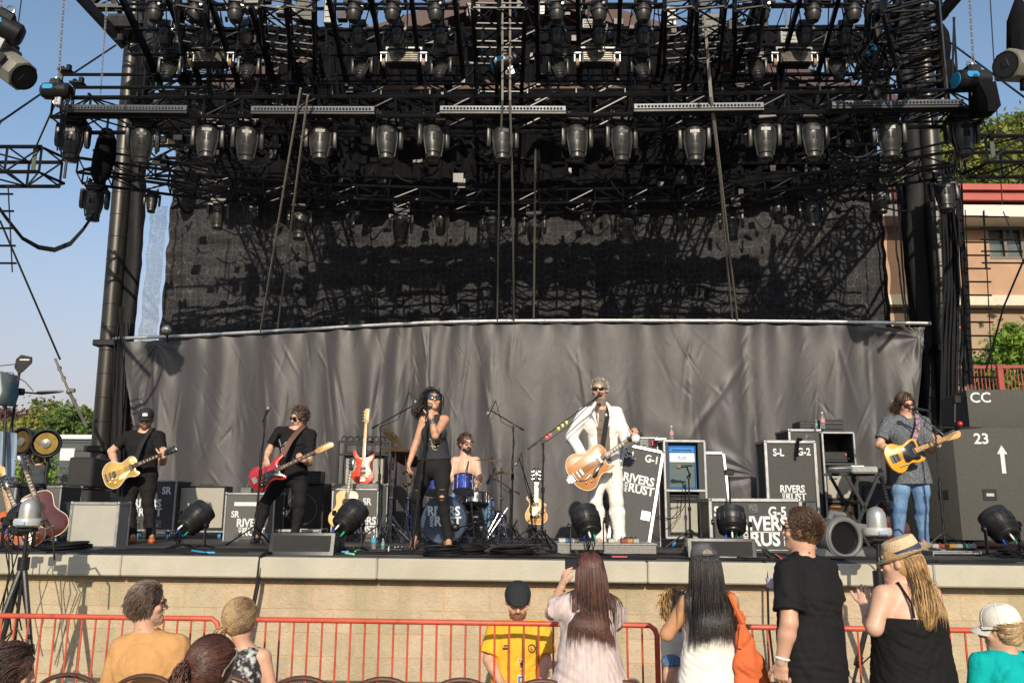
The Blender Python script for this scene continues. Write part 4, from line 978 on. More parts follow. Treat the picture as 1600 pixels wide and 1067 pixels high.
H_BLO=hairm('hair_blonde',(.42,.26,.11),(.26,.15,.06));H_GRY=hairm('hair_silver',(.48,.43,.34),(.34,.29,.22));H_SAL=hairm('hair_greying_brown',(.085,.052,.034),(.15,.11,.085));H_RED=hairm('hair_auburn',(.05,.018,.012),(.085,.034,.022));H_GIN=hairm('hair_ginger',(.22,.085,.03),(.16,.07,.03))
H_DBL=hairm('hair_dark_blonde',(.20,.125,.062),(.34,.23,.12))
LIP=M('lip',(.42,.14,.10),.4,0,.1);SHADES=M('sunglass_lens',(.012,.010,.010),.06,0,0,coat=.7);FRM=M('sunglass_frame',(.012,.011,.011),.25)
# ---------------------------------------------------------------- hands
def hand(F,wrist,d,pn,curl=.5,s=1.0,thumb=1,spread=.12,tcurl=.5,seed=0):
    """five-fingered hand: d to the knuckles, pn = way the palm faces, thumb = +1/-1 side"""
    d=nrm(d);pn=nrm(np.asarray(pn,float)-d*np.dot(pn,d));sd=np.cross(d,pn)*thumb;r=np.random.RandomState(seed)
    K=wrist+d*.085*s
    F.ecap(wrist-d*.01,wrist+d*.03*s,(.027*s,.019*s),(.034*s,.017*s),sd,k=.012)
    F.ecap(wrist+d*.03*s,K-d*.008,(.034*s,.016*s),(.038*s,.012*s),sd,k=.012)
    F.cap(wrist+d*.02*s+sd*.02*s+pn*.006,wrist+d*.05*s+sd*.026*s+pn*.008,.015*s,.013*s,k=.012)
    for i,(o,L) in enumerate(((.029,.072),(.010,.080),(-.010,.075),(-.028,.058))):
        p=K+sd*o*s-d*abs(o)*.25*s;a=(o*spread*6)/.03*.25;c=curl*(1+.12*r.normal());dd=nrm(d+sd*a);ang=0
        for j,(fr,rr0,rr1) in enumerate(((.45,.0095,.0088),(.30,.0088,.008),(.25,.008,.0068))):
            ang += c*(1.15,1.3,.9)[j];v_=dd*math.cos(ang)+pn*math.sin(ang);q=p+v_*L*fr*s;F.cap(p,q,rr0*s,rr1*s,k=.004);p=q
    p=wrist+d*.022*s+sd*.024*s;v_=nrm(d*.75+sd*.75+pn*.25)
    for j,(L,r0,r1) in enumerate(((.040,.0125,.011),(.032,.0105,.0095),(.026,.0095,.0075))):
        q=p+v_*L*s;F.cap(p,q,r0*s,r1*s,k=.006);p=q;v_=nrm(v_+(d*.35-sd*.25+pn*.4)*tcurl)
# ---------------------------------------------------------------- hair strands
def strands(T,body,n,L,r,seed,mask,flow,out=.35,grav=.6,steps=9,tie=None,thick=.0035,R=(.082,.104,.106),c0=(0,-.012,.022),jitter=.12,lift=.006,collide=True,Lvar=.25,hug=False,coll=.008):
    rs=np.random.RandomState(seed);q=rs.normal(size=(n*6,3));q /= np.linalg.norm(q,axis=1)[:,None];q=q[mask(q)][:n];n=len(q)
    R=A(*R);c0=A(*c0);sT=np.linalg.norm(T[:3,0]);R=R*sT;c0=c0*sT;P=c0+q*R;Rm,o=T[:3,:3]/sT,T[:3,3]
    fl=np.array([flow(a) for a in q]) if callable(flow) else np.tile(A(*flow),(n,1))
    V=fl-q*np.sum(fl*q,1)[:,None];V /= np.linalg.norm(V,axis=1)[:,None]+1e-6;V=V*.8+q*out
    P=P@Rm.T+o;V=V@Rm.T;V += rs.normal(size=V.shape)*jitter;ln=L*(1+Lvar*rs.uniform(-1,1,n));path=[P.copy()]
    g=A(0,0,-1.0);tw=None if tie is None else (Rm@A(*tie)+o)
    for k in range(steps):
        f=(k+1)/steps
        if tw is not None:
            D_=tw-P;dl=np.linalg.norm(D_,axis=1)[:,None];V=V*.35+D_/(dl+1e-6)*.8;st=np.minimum(ln/steps,dl[:,0])[:,None]
        else:V=V*(1-grav*f)+g*grav*f*1.1;st=(ln/steps)[:,None]
        V += rs.normal(size=V.shape)*jitter*.35;V /= np.linalg.norm(V,axis=1)[:,None];P=P+V*st
        ql=((P-o)@Rm-c0)/(R+lift);m=np.linalg.norm(ql,axis=1);b=(m < 1) | (hug & (ql[:,2]/np.maximum(m,1e-6) > -.12) & (m < 1.8))
        if hug:
            qn=ql/m[:,None];fw=np.where(b)[0];gl=(g if tw is None else g)@Rm;tg=gl-qn*np.sum(gl*qn,1)[:,None];tg += A(0,-.35,0);tg /= np.linalg.norm(tg,axis=1)[:,None]+1e-6
            if tw is None:V[fw]=(tg[fw]*.7+(V[fw]@Rm)*.3)@Rm.T
        if b.any():P[b]=((ql[b]/m[b][:,None])*(R+lift)+c0)@Rm.T+o
        if collide and body is not None and tw is None:
            dd=body.dist(P);b=dd < coll
            if b.any():
                Pb=P[b];e=.004;G=np.stack([body.dist(Pb+A(*v))-dd[b] for v in ((e,0,0),(0,e,0),(0,0,e))],1);G /= np.linalg.norm(G,axis=1)[:,None]+1e-9
                P[b]=Pb+G*(coll+.002-dd[b])[:,None]
        path.append(P.copy())
    return ribbons(np.array(path),thick,rs)
def ribbons(path,thick,rs):
    K_,n=path.shape[:2];T_=np.gradient(path,axis=0);T_ /= np.linalg.norm(T_,axis=2)[...,None]+1e-9
    a=rs.normal(size=(n,3));U=a-T_*np.sum(a*T_,2)[...,None];U /= np.linalg.norm(U,axis=2)[...,None]+1e-9;W_=np.cross(T_,U)
    prof=np.interp(np.linspace(0,1,K_),[0,.15,.7,1],[.6,1,.9,.12])[:,None,None]*thick
    V=np.stack([path+prof*(math.cos(x)*U+math.sin(x)*W_) for x in (0,2.09,4.19)],2)   # K,n,3,3
    idx=np.arange(K_*n*3).reshape(K_,n,3);F=[]
    for j in range(3):F.append(np.stack([idx[:-1,:,j],idx[:-1,:,(j+1) % 3],idx[1:,:,(j+1) % 3],idx[1:,:,j]],-1).reshape(-1,4))
    return V.reshape(-1,3),np.vstack(F)
# ---------------------------------------------------------------- the figure
def person(label,Y,J,facing,look,hairkw,top,bottom,skinm,up=(0,0,1),female=False,pose='stand',hands=None,bulk=1.0,hs=1.0,extra=None,shoe=None,floor=0.0,seed=1,shades=None,beard=None,cap=None,group=None,vox=.0078,neckr=None,legs=True,ears=True):
    W_={}
    for k,v in J.items():
        W_[k]=at(v[0],v[1],Y+(v[2] if len(v) > 2 else 0)) if len(v) < 4 else A(*v[:3])
    f=nrm((facing[0],facing[1],0));sc=(W_['sa']+W_['sb'])/2
    side=nrm(W_['sb']-W_['sa'])
    if np.dot(np.cross(A(0,0,1),f),side) > 0:pass
    hip=None
    if 'ha' not in W_:
        hc=sc-A(0,0,.50 if not female else .47) if 'hc' not in W_ else W_['hc']
        sd=nrm(A(side[0],side[1],0));W_['ha']=hc-sd*.09;W_['hb']=hc+sd*.09
    hc=(W_['ha']+W_['hb'])/2
    for s_,sg in (('a',-1),('b',1)):
        sd=nrm(A(side[0],side[1],0)) if 'hs' not in J else side
        h=W_['h'+s_]
        if 'k'+s_ not in W_:
            if pose == 'sit':W_['k'+s_]=h+f*.44+sd*sg*.06+A(0,0,.01)
            else:W_['k'+s_]=A(h[0]+sd[0]*sg*.02,h[1]+sd[1]*sg*.02+.02,floor+.50*(h[2]-floor))
        if 'n'+s_ not in W_:
            kq=W_['k'+s_];W_['n'+s_]=A(kq[0],kq[1],floor+.085)-f*(.05 if pose == 'sit' else -.0)
        W_['n'+s_][2]=max(W_['n'+s_][2],floor+.07)
        if 't'+s_ not in W_:W_['t'+s_]=A(W_['n'+s_][0],W_['n'+s_][1],0)+nrm(f+sd*sg*.25)*.15+A(0,0,floor+.03)
        W_['t'+s_][2]=max(W_['t'+s_][2],floor+.025)
        if 'e'+s_ not in W_:W_['e'+s_]=W_['s'+s_]+sd*sg*.05-A(0,0,.28)
        if 'w'+s_ not in W_:W_['w'+s_]=W_['e'+s_]+f*.18-A(0,0,.14)
    ff=nrm(look);uu=A(*up);Th=np.eye(4);rr=nrm(np.cross(ff,uu));uu=np.cross(rr,ff)
    Th[:3,0]=rr;Th[:3,1]=ff;Th[:3,2]=uu;Th[:3,3]=W_['hd'];Th[:3,:3] *= hs
    TH_=Th.copy();TH_[:3,:3] /= hs
    def hl(x,y,z):return Th[:3,:3]@A(x,y,z)+Th[:3,3]
    def he(x,y,z):T=TH_.copy();T[:3,3]=hl(x,y,z);return T
    b=bulk;am=(.86 if female else 1.0)*b;nk=neckr or (.045 if female else .057)
    spine=nrm(sc-hc);wst=hc+(sc-hc)*(.42 if not female else .45);cst=hc+(sc-hc)*.76;shw=np.linalg.norm(W_['sb']-W_['sa'])
    cw=max(.10,min(.18,shw*.5-.01)) * (b if b > 1 else 1)
    hw=max((.165 if female else .155)*b,np.linalg.norm(W_['hb']-W_['ha'])/2+.078*b);secs=[(hc-spine*.02,(hw,.118*b)),(wst,((.122 if female else .142)*b,(.088 if female else .105)*b)),(cst,(cw*(.88 if female else .97),.118*b)),(sc-spine*.015,(cw*.80,.078*b))]
    def torso(F,e=0,lo=0,k=.05):
        for i in range(lo,3):
            (p,wa),(q,wb)=secs[i],secs[i+1];F.ecap(p,q,(wa[0]+e,wa[1]+e),(wb[0]+e,wb[1]+e),side,k=k)
        if female:
            for sg in (-1,1):T=np.eye(4);T[:3,3]=hc+(sc-hc)*.69+side*sg*.068+f*.078;F.ell(T,A(.055,.052,.060)+e,k=.05)
    def arm(F,s_,e=0,t0=0,t1=1,flare=0):
        S_,E_,Wr=W_['s'+s_],W_['e'+s_],W_['w'+s_];r0,r1,r2=.056*am+e,.041*am+e,.029*am+e
        F.cap(S_,E_,r0,r1+flare,k=.03)
        if t1 > .5:F.cap(E_,E_+(Wr-E_)*.3,r1,r1*1.02,k=.02);F.cap(E_+(Wr-E_)*.3,Wr,r1*1.02,r2,k=.02)
    def leg(F,s_,e=0,k=.035,flare=0):
        h,kn,n_,t_=W_['h'+s_],W_['k'+s_],W_['n'+s_],W_['t'+s_]
        F.cap(h,h+(kn-h)*.5,.088*b+e,.076*b+e,k=k);F.cap(h+(kn-h)*.5,kn,.076*b+e,.055*b+e,k=.03)
        sh=kn+(n_-kn)*.32-f*.018;F.cap(kn,sh,.053*b+e,.055*b+e+flare,k=.03);F.cap(sh,n_,.055*b+e+flare,.038*b+e+flare,k=.03)
    B=Field(vox);torso(B);CF=Field(vox);torso(CF)
    if top and top.get('loose',0) > .01 or top and top.get('flare'):cl_=top.get('loose',0)+.010;CF.ecap(hc,cst,(secs[0][1][0],secs[0][1][1]+cl_),(secs[2][1][0],secs[2][1][1]+cl_),side)
    for s_ in 'ab':CF.cap((W_['nk'] if 'nk' in W_ else sc+A(0,0,.05))-spine*.03,W_['s'+s_],.040*am,.046*am)
    for s_ in 'ab':
        sg=-1 if s_ == 'a' else 1
        B.cap((W_['nk'] if 'nk' in W_ else sc+A(0,0,.05))-spine*.03,W_['s'+s_],.040*am,.046*am,k=.04);arm(B,s_);leg(B,s_)
        B.cap(W_['n'+s_]-A(0,0,.03)-f*.02,W_['t'+s_],.034,.026,k=.03)
    nb=W_['nk'] if 'nk' in W_ else sc+A(0,0,.045)
    B.cap(nb-spine*.04,hl(0,-.022,-.055),nk*1.08,nk,k=.03)
    # head
    B.ell(he(0,-.014,.028),A(.077,.098,.097)*hs,k=.01);B.ell(he(0,.022,-.045),A(.060,.066,.066)*hs,k=.03);B.ell(he(0,.066,-.088),A(.026,.022,.020)*hs,k=.025)
    B.cap(hl(0,.084,.022),hl(0,.108,-.018),.008*hs,.0125*hs,k=.010);B.cap(hl(-.013,.096,-.022),hl(.013,.096,-.022),.008*hs,.008*hs,k=.008)
    B.cap(hl(-.034,.076,.034),hl(.034,.076,.034),.011*hs,k=.015);B.cap(hl(-.018,.083,-.051),hl(.018,.083,-.051),.0085*hs,k=.008)
    for sg in (-1,1):
        if ears:B.ell(he(sg*.079,-.008,0),A(.010,.020,.031)*hs,k=.008)
        B.ell(he(sg*.046,.058,-.018),A(.022,.02,.02)*hs,k=.02)
        B.ell(he(sg*.032,.093,.010),A(.013,.012,.010)*hs,k=.01,sub=True)
    P,Fc=B.mesh();w=MB();mesh_to_mb(w,P,Fc)
    mats=[skinm,LIP,hairkw.get('mat',H_BRN)]
    lc=(P-Th[:3,3])@(TH_[:3,:3])/hs;fc=lc[Fc].mean(1)
    mi=np.zeros(len(Fc),int)
    lipm=(fc[:,1] > .078) & (np.abs(fc[:,0]) < .024) & (np.abs(fc[:,2]+.051) < .0085);mi[lipm]=1
    br=(fc[:,1] > .06) & (np.abs(np.abs(fc[:,0])-.033) < .018) & (np.abs(fc[:,2]-.038) < .006);mi[br]=2
    w.mi=mi.tolist()
    for s_,hk in (hands or {}).items():
        hk=dict(hk);H=Field(.0036);E_,Wr=W_['e'+s_],W_['w'+s_]
        H.cap(Wr-(Wr-E_)*.12,Wr,.030*am,.027*am,k=.01);d_=hk.pop('d',None)
        hand(H,Wr,nrm(Wr-E_) if d_ is None else d_,s=(.92 if female else 1.02),**hk);q,g_=H.mesh();mesh_to_mb(w,q,g_)
    o=obj('person',w,mats,smooth=180,label=label,cat='person',group=group)
    # clothes -----------------------------------------------------
    def part(name,F,m,wr=.004,sd_=0,wf=1,parent=None):
        q,g_=F.mesh(wr,seed*13+sd_,wf);w2=MB();mesh_to_mb(w2,q,g_);return obj(name,w2,m,parent or o,smooth=180)
    up_=A(0,0,1)
    if bottom:
        F=Field(vox)
        F.ecap(secs[0][0],hc+(sc-hc)*.25,(secs[0][1][0]+.012,secs[0][1][1]+.012),(secs[1][1][0]+.012,secs[1][1][1]+.012),side,k=.05)
        e=bottom.get('e',.011)
        for s_ in 'ab':leg(F,s_,e,flare=bottom.get('flare',0))
        F.clip(hc+spine*bottom.get('rise',.10),spine)
        if 'cut' in bottom:
            for s_ in 'ab':
                pass
            F.clip((W_['ka']+W_['kb'])/2+A(0,0,bottom['cut']),-up_)
        else:
            for s_ in 'ab':n_=W_['n'+s_];F.cap(n_,A(n_[0],n_[1]-.01,floor+.04),.040*b+e+bottom.get('flare',0),k=.02)
            F.clip(A(0,0,floor+bottom.get('hem',.05)),-up_)
        tr=part(bottom.get('name','trousers'),F,bottom['mat'],bottom.get('wr',.0045),1)
        if bottom.get('belt'):
            F=Field(vox*.8);p_=hc+spine*(bottom.get('rise',.10)-.03);F.ecap(p_-spine*.08,p_+spine*.08,(secs[0][1][0]+.012,secs[0][1][1]+.013),(secs[1][1][0]+.024,secs[1][1][1]+.024),side,k=.02)
            F.clip(p_+spine*.022,spine);F.clip(p_-spine*.016,-spine);part('belt',F,bottom['belt'],0,2)
    if shoe:
        for s_ in 'ab':
            F=Field(.007);n_,t_=W_['n'+s_],W_['t'+s_];fd=nrm((t_-n_)*A(1,1,0)+f*.02);hl_=A(n_[0],n_[1],floor+.035)-fd*.045
            F.cap(hl_,A(t_[0],t_[1],floor+.038),.038,.032,k=.02);F.cap(A(n_[0],n_[1],floor+.07),A(n_[0],n_[1],floor+shoe.get('h',.11)),.044,.043,k=.02);F.cap(A(t_[0],t_[1],floor+.03)-fd*.03,A(t_[0],t_[1],floor+.03),.042,.034,k=.02)
            F.clip(A(0,0,floor+shoe.get('sole',0)+.002),-up_);F.clip(A(0,0,floor+shoe.get('h',.11)),up_);part('shoe',F,shoe['mat'],0,3)
    if top:
        F=Field(vox);e=top.get('e',.013);torso(F,e);ln=top.get('len',.06)
        F.ecap(hc-spine*ln,hc+(sc-hc)*.3,(secs[0][1][0]+e+top.get('flare',0),secs[0][1][1]+e+top.get('flare',0)),(secs[1][1][0]+e+top.get('loose',.004),secs[1][1][1]+e+top.get('loose',.004)),side,k=.05)
        if top.get('loose',0) > .01:
            lo_=top['loose'];F.ecap(hc+(sc-hc)*.1,cst,(secs[0][1][0]+e+lo_*.5,secs[0][1][1]+e+lo_*.5),(secs[2][1][0]+e+lo_*.5,secs[2][1][1]+e+lo_*.3),side,k=.05)
        sl=top.get('sleeve',.5)
        for s_ in 'ab':
            S_,E_,Wr=W_['s'+s_],W_['e'+s_],W_['w'+s_]
            if sl > 0:
                F.cap(nb-spine*.035,S_,.040*am+e*.8,.046*am+e,k=.04)
                if sl < 1:c_=S_+(E_-S_)*(sl+.12);F.cap(S_,c_+nrm(E_-S_)*.04,.052*am+e,.048*am+e+top.get('sflare',.010),k=.03,cut=(c_,nrm(E_-S_)))
                else:F.cap(S_,E_,.056*am+e+.006,.044*am+e+.006,k=.03);F.cap(E_,E_+(Wr-E_)*min(1,(sl-1)),.044*am+e+.006,.034*am+e+.006,k=.03)
            elif top.get('strap',1) and not top.get('cami'):F.cap(nb-spine*.03,nb+(S_-nb)*.78-spine*.015,.042*am+e*.8,.040*am+e*.8,k=.03)
        F.cap(nb+spine*.02+f*top.get('vf',.02),nb+spine*.10+f*.04,nk+top.get('neck',.022),nk+.06,k=.006,sub=True)
        if top.get('vneck'):F.cap(nb+f*.10+spine*.02,nb+f*.13-spine*top['vneck'],.045,.006,k=.006,sub=True)
        if not top.get('cami'):F.clip(nb+spine*.036,spine)
        if top.get('cami'):F.clip(hc+(sc-hc)*top['cami'],spine)
        F.clip(hc-spine*ln,-spine)
        if top.get('open'):
            lf=f
            F.ecap(hc-spine*(ln+.1)+lf*.14,nb+lf*.10-spine*.05,(top['open'],.12),(top.get('open2',top['open']),.12),side,k=.01,sub=True)
        tp=part(top.get('name','shirt'),F,top['mat'],top.get('wr',.008),4,top.get('wf',1))
    else:tp=None
    info=dict(o=o,W=W_,B=B,Th=Th,hl=hl,he=he,sc=sc,hc=hc,spine=spine,side=side,f=f,nb=nb,secs=secs,part=part,top=tp,torso=torso,arm=arm,nk=nk,am=am,hs=hs)
    # hair ---------------------------------------------------------
    hm=hairkw.get('mat',H_BRN)
    if hairkw.get('cap_r',1):
        F=Field(.006);t_=hairkw.get('t',.012);F.ell(he(0,-.018,.032),(A(.079,.098,.098)+t_)*hs,k=.01)
        if hairkw.get('nape',1):F.ell(he(0,-.048,-.018),(A(.064,.058,.060)+t_*.5)*hs,k=.03)
        hl_y=hairkw.get('line',.055)
        # hairline: carve the face away
        F.ell(he(0,.124,-.004),A(.082,.082,.094)*hs,k=.010,sub=True);F.ell(he(0,.09,-.085),A(.10,.075,.085)*hs,k=.012,sub=True)
        if ears and hairkw.get('ears',1):
            for sg in (-1,1):F.cap(hl(sg*.095,.012,-.005),hl(sg*.09,.01,-.05),.026*hs,.03*hs,k=.006,sub=True)
        if cap:F.clip(hl(0,0,.055),TH_[:3,2])
        P_,F_=F.mesh(hairkw.get('wr',.006),seed+50,2.6);w2=MB();mesh_to_mb(w2,P_,F_)
    else:w2=MB()
    for sk in hairkw.get('strands',[]):
        sk=dict(sk);sk.setdefault('mask',lambda q:(q[:,1] < .45) | (q[:,2] > .62));sk.setdefault('flow',(0,-.6,-.4));tq=hairkw.get('t',.012);sk.setdefault('R',(.083+tq,.102+tq,.102+tq));sk.setdefault('c0',(0,-.018,.032))
        q,g_=strands(Th,CF,seed=seed+60,r=0,**sk);mesh_to_mb(w2,q,g_)
    for tl in hairkw.get('tails',[]):
        rs=np.random.RandomState(seed+9);n_=tl['n'];pts=np.array([hl(*q) if len(q) == 3 else A(*q[:3]) for q in tl['pts']]);K_=12
        tt=np.linspace(0,len(pts)-1,K_);C=np.stack([np.interp(tt,range(len(pts)),pts[:,c]) for c in range(3)],1)
        for _ in range(2):C[1:-1]=(C[:-2]+C[2:]+2*C[1:-1])/4
        rad=np.interp(np.linspace(0,1,K_),np.linspace(0,1,len(tl['r'])),tl['r']);off=rs.normal(size=(n_,3));off /= np.linalg.norm(off,axis=1)[:,None];off *= rs.uniform(.1,1,(n_,1))**.5
        wv=np.sin(np.linspace(0,9,K_)[:,None]+rs.uniform(0,6,n_)[None])*tl.get('wave',.15)
        path=C[:,None]+off[None]*rad[:,None,None]*(1+wv[...,None]);q,g_=ribbons(path,tl.get('thick',.004),rs);mesh_to_mb(w2,q,g_)
    if w2.n:info['hair']=obj('hair',w2,hm,o,smooth=180)
    if beard:
        F=Field(.005)
        F.ell(he(0,.030,-.068),A(.060,.062,.052)*hs,k=.02);F.ell(he(0,.070,-.094),A(.030,.030,.030+beard.get('long',0))*hs,k=.02);F.cap(hl(-.022,.090,-.040),hl(.022,.090,-.040),.0085*hs,k=.008)
        F.ell(he(0,.108,-.053),A(.019,.03,.007)*hs,k=.004,sub=True);F.clip(hl(0,0,beard.get('top',-.030)),TH_[:3,2])
        P_,F_=F.mesh(.004,seed+70,3);w3=MB();mesh_to_mb(w3,P_,F_);obj('beard',w3,beard['mat'],o,smooth=180)
    if shades:
        w4=MB();w4.T=Th;z0=shades.get('z',.012);y0=.100
        for sg in (-1,1):
            rx,rz=shades.get('rx',.027),shades.get('rz',.019);a_=np.linspace(0,2*math.pi,20,endpoint=False);pr=shades.get('sq',.7)
            oc=np.stack([np.sign(np.cos(a_))*np.abs(np.cos(a_))**pr*rx,np.sign(np.sin(a_))*np.abs(np.sin(a_))**pr*rz],1)
            Tl=frame((sg*.0335,y0-.004,z0),nrm((1,-sg*.28,0)),(0,0,1));w4.m=1;w4.slab(oc*1.13,-.002,.002,.001,Tl);w4.m=0;w4.slab(oc,-.0035,.0035,.001,Tl)
            w4.m=1;w4.path([(sg*.062,y0-.012,z0+.006),(sg*.080,y0-.03,z0+.006),(sg*.086,-.0,z0+.004),(sg*.082,-.02,z0-.01)],.0032,5)
        w4.bar((-.01,y0+.002,z0+.006),(.01,y0+.002,z0+.006),.004,.005)
        if shades.get('updo') is not None:
            R_=rotx(shades['updo']);w4.v=[((v-Th[:3,3])@np.linalg.inv(Th[:3,:3]).T@R_[:3,:3].T*shades.get('sc',1.12))@Th[:3,:3].T+Th[:3,3] for v in w4.v]
        obj('glasses',w4,[shades.get('lens',SHADES),shades.get('frame',FRM)],o)
    if cap:cap(info)
    if extra:extra(info)
    return info
def baseball_cap(m,badge=None,turn=0,bm=None,opening=False,low=0):
    def f(I):
        hs=I['hs'];T=I['Th'] @ rotx(-.10+low) @ rotz(turn);w=MB()
        prof=[(.0,.150),(.03,.149),(.058,.140),(.078,.118),(.088,.088),(.0915,.05),(.0905,.045),(.087,.05)]
        Ts=T @ np.diag([.97,1.16,1,1]);Ts=Ts.copy();Ts[:3,3]=I['hl'](0,-.016,-.004);w.lathe(prof[::-1],Ts,28);w.ball((0,0,.15),.007,8,T=Ts)
        for k in range(6):
            a=k*math.pi/3;pp=[(math.cos(a)*r*1.006,math.sin(a)*r*1.006,z*1.003) for r,z in prof[:6]];q=MB();q.path(pp,.0016,4);w.add(q.arr(),q.f,Ts)
        c=obj('cap',w,m,I['o'],smooth=60)
        w=MB();n_=15;V=[]
        for i in range(n_):
            a=math.pi*(.13+.74*i/(n_-1));x,y=math.cos(a),math.sin(a)
            V += [(x*.088,y*.100,.052-.012*x*x),(x*.090,y*.104+.068*max(0,math.sin(a))**.7,.044-.045*x*x-.006)]
        V=np.array(V);V2=V-A(0,0,.004);F=[(2*i,2*i+1,2*i+3,2*i+2) for i in range(n_-1)];w.add(np.vstack([V,V2]),[q[::-1] for q in F]+[tuple(x+2*n_ for x in q) for q in F]+[(2*i+1,2*i+3,2*i+3+2*n_,2*i+1+2*n_)[::-1] for i in range(n_-1)],None)
        Tb=T.copy();Tb[:3,3]=I['hl'](0,-.016,-.004);w.v=[v@Tb[:3,:3].T+Tb[:3,3] for v in w.v];obj('brim',w,bm or m,c)
        if badge:
            w=MB();Tz=Tb @ frame((0,.103,.088),(-1,0,0),(0,-.35,1));badge(w,Tz);obj('cap_badge',w,MWHT,c)
        if opening:
            w=MB();w.slab([(math.cos(a)*.035,math.sin(a)*.03) for a in np.linspace(0,math.pi,12)],0,.003,0,Tb @ frame((0,.103,.056),(-1,0,0),(0,-.2,1)));obj('cap_opening',w,I.get('om',H_BLK),c)
    return f
# ================================================================ BAND
TEE_B=cloth('black_tee',(.010,.0095,.010));JEAN_B=cloth('black_denim',(.013,.0125,.013),bump=.5);SUIT=cloth('white_suit',(.78,.75,.70),.8,.04,.25);SHOE_T=M('tan_leather',(.38,.10,.02),.45,0,.2);SHOE_K=M('black_leather',(.02,.02,.02),.4);DENIM=M('blue_denim',(.10,.19,.34),.85,0,.2,9,.5,80,c2=(.20,.33,.50),c2s=3.2,c2t=.56)
SHOE_W=M('white_leather',(.7,.7,.67),.5)
short=dict(mat=H_BRN,strands=[dict(n=520,L=.05,thick=.0028,jitter=.3,grav=.2,steps=4)])
GUITARIST=person('guitarist in black tee, dark jeans, cap and tan boots holding the gold guitar',10.2,
    dict(hd=(228,656),nk=(226,672),sa=(200,682),sb=(249,682),ea=(174,705,-.03),wa=(182,729,-.19),eb=(254,722,-.03),wb=(256,713,-.24),ha=(209,742),hb=(233,742),ka=(201,787,-.04),kb=(231,785,-.02),na=(207,832),nb=(236,832),ta=(208,843,-.16),tb=(237,845,-.16)),
    (0,-1),(.28,-1,-.22),dict(mat=H_DBR,t=.004),dict(mat=TEE_B,sleeve=.55,len=.03),dict(mat=JEAN_B),SK_A,floor=STG,seed=1,bulk=1.02,
    shades=dict(rx=.027,rz=.018),beard=dict(mat=H_GIN,long=.008),shoe=dict(mat=SHOE_T,h=.16),hands=dict(a=dict(d=(.55,-.3,-.75),pn=(.2,1,-.3),curl=.5,thumb=-1),b=dict(d=(-.1,-.2,1),pn=(-.3,.9,.1),curl=.75,thumb=1)),
    cap=baseball_cap(M('cap_black',(.018,.018,.018),.8,bump=.3),badge=lambda w,T:w.slab([(-.028,-.016),(.028,-.016),(.03,.008),(.02,.02),(-.02,.02),(-.03,.008)],0,.003,.001,T)))
def vos_graphic(I):
    f,s,u=I['f'],I['side'],I['spine'];c=I['hc']+(I['sc']-I['hc'])*.70+f*.150-s*.05;T=frame(c,s,u);w=MB()
    w.torus(.026,.007,T @ frame((.03,.005,-.004),(1,0,0),(0,1,0)),20,4);w.torus(.026,.007,T @ frame((-.0,-.065,-.004),(1,0,0),(0,1,0)),20,4);w.torus(.028,.007,T @ frame((.03,-.05,-.006),(1,0,0),(0,1,0)),20,4,.6,5.4)
    w.path([(T@A(-.075,.055,-.01,1))[:3],(T@A(-.035,-.03,0,1))[:3],(T@A(.0,.01,0,1))[:3]],.006,4);obj('shirt_print',w,M('grey_print',(.30,.30,.29),.8),I['top'])
BASSIST=person('bassist in black tee with grey print and sunglasses leaning over the red bass',10.35,
    dict(hd=(467,653),nk=(463,667),sa=(437,674),sb=(486,679),ea=(421,703,-.03),wa=(416,716,-.15),eb=(483,723,-.02),wb=(475,719,-.22),ha=(445,742),hb=(468,743),ka=(414,786,-.05),kb=(469,785,-.05),na=(401,833),nb=(460,834),ta=(396,843,-.14),tb=(458,846,-.14)),
    (-.25,-1),(-.62,-.8,-.32),dict(mat=H_BRN,t=.014,wr=.010,strands=[dict(n=700,L=.035,thick=.003,jitter=.35,grav=.1,steps=4)]),dict(mat=TEE_B,sleeve=.6,len=.05),dict(mat=JEAN_B),SK_A,up=(.22,0,1),floor=STG,seed=2,
    shades=dict(rx=.028,rz=.022,sq=1),beard=dict(mat=H_BRN,top=-.045),shoe=dict(mat=SHOE_K),hands=dict(a=dict(d=(.25,-.2,-.9),pn=(.3,1,0),curl=.45,thumb=-1),b=dict(d=(-.55,-.2,.45),pn=(-.1,1,.2),curl=.8,thumb=1)),extra=vos_graphic)
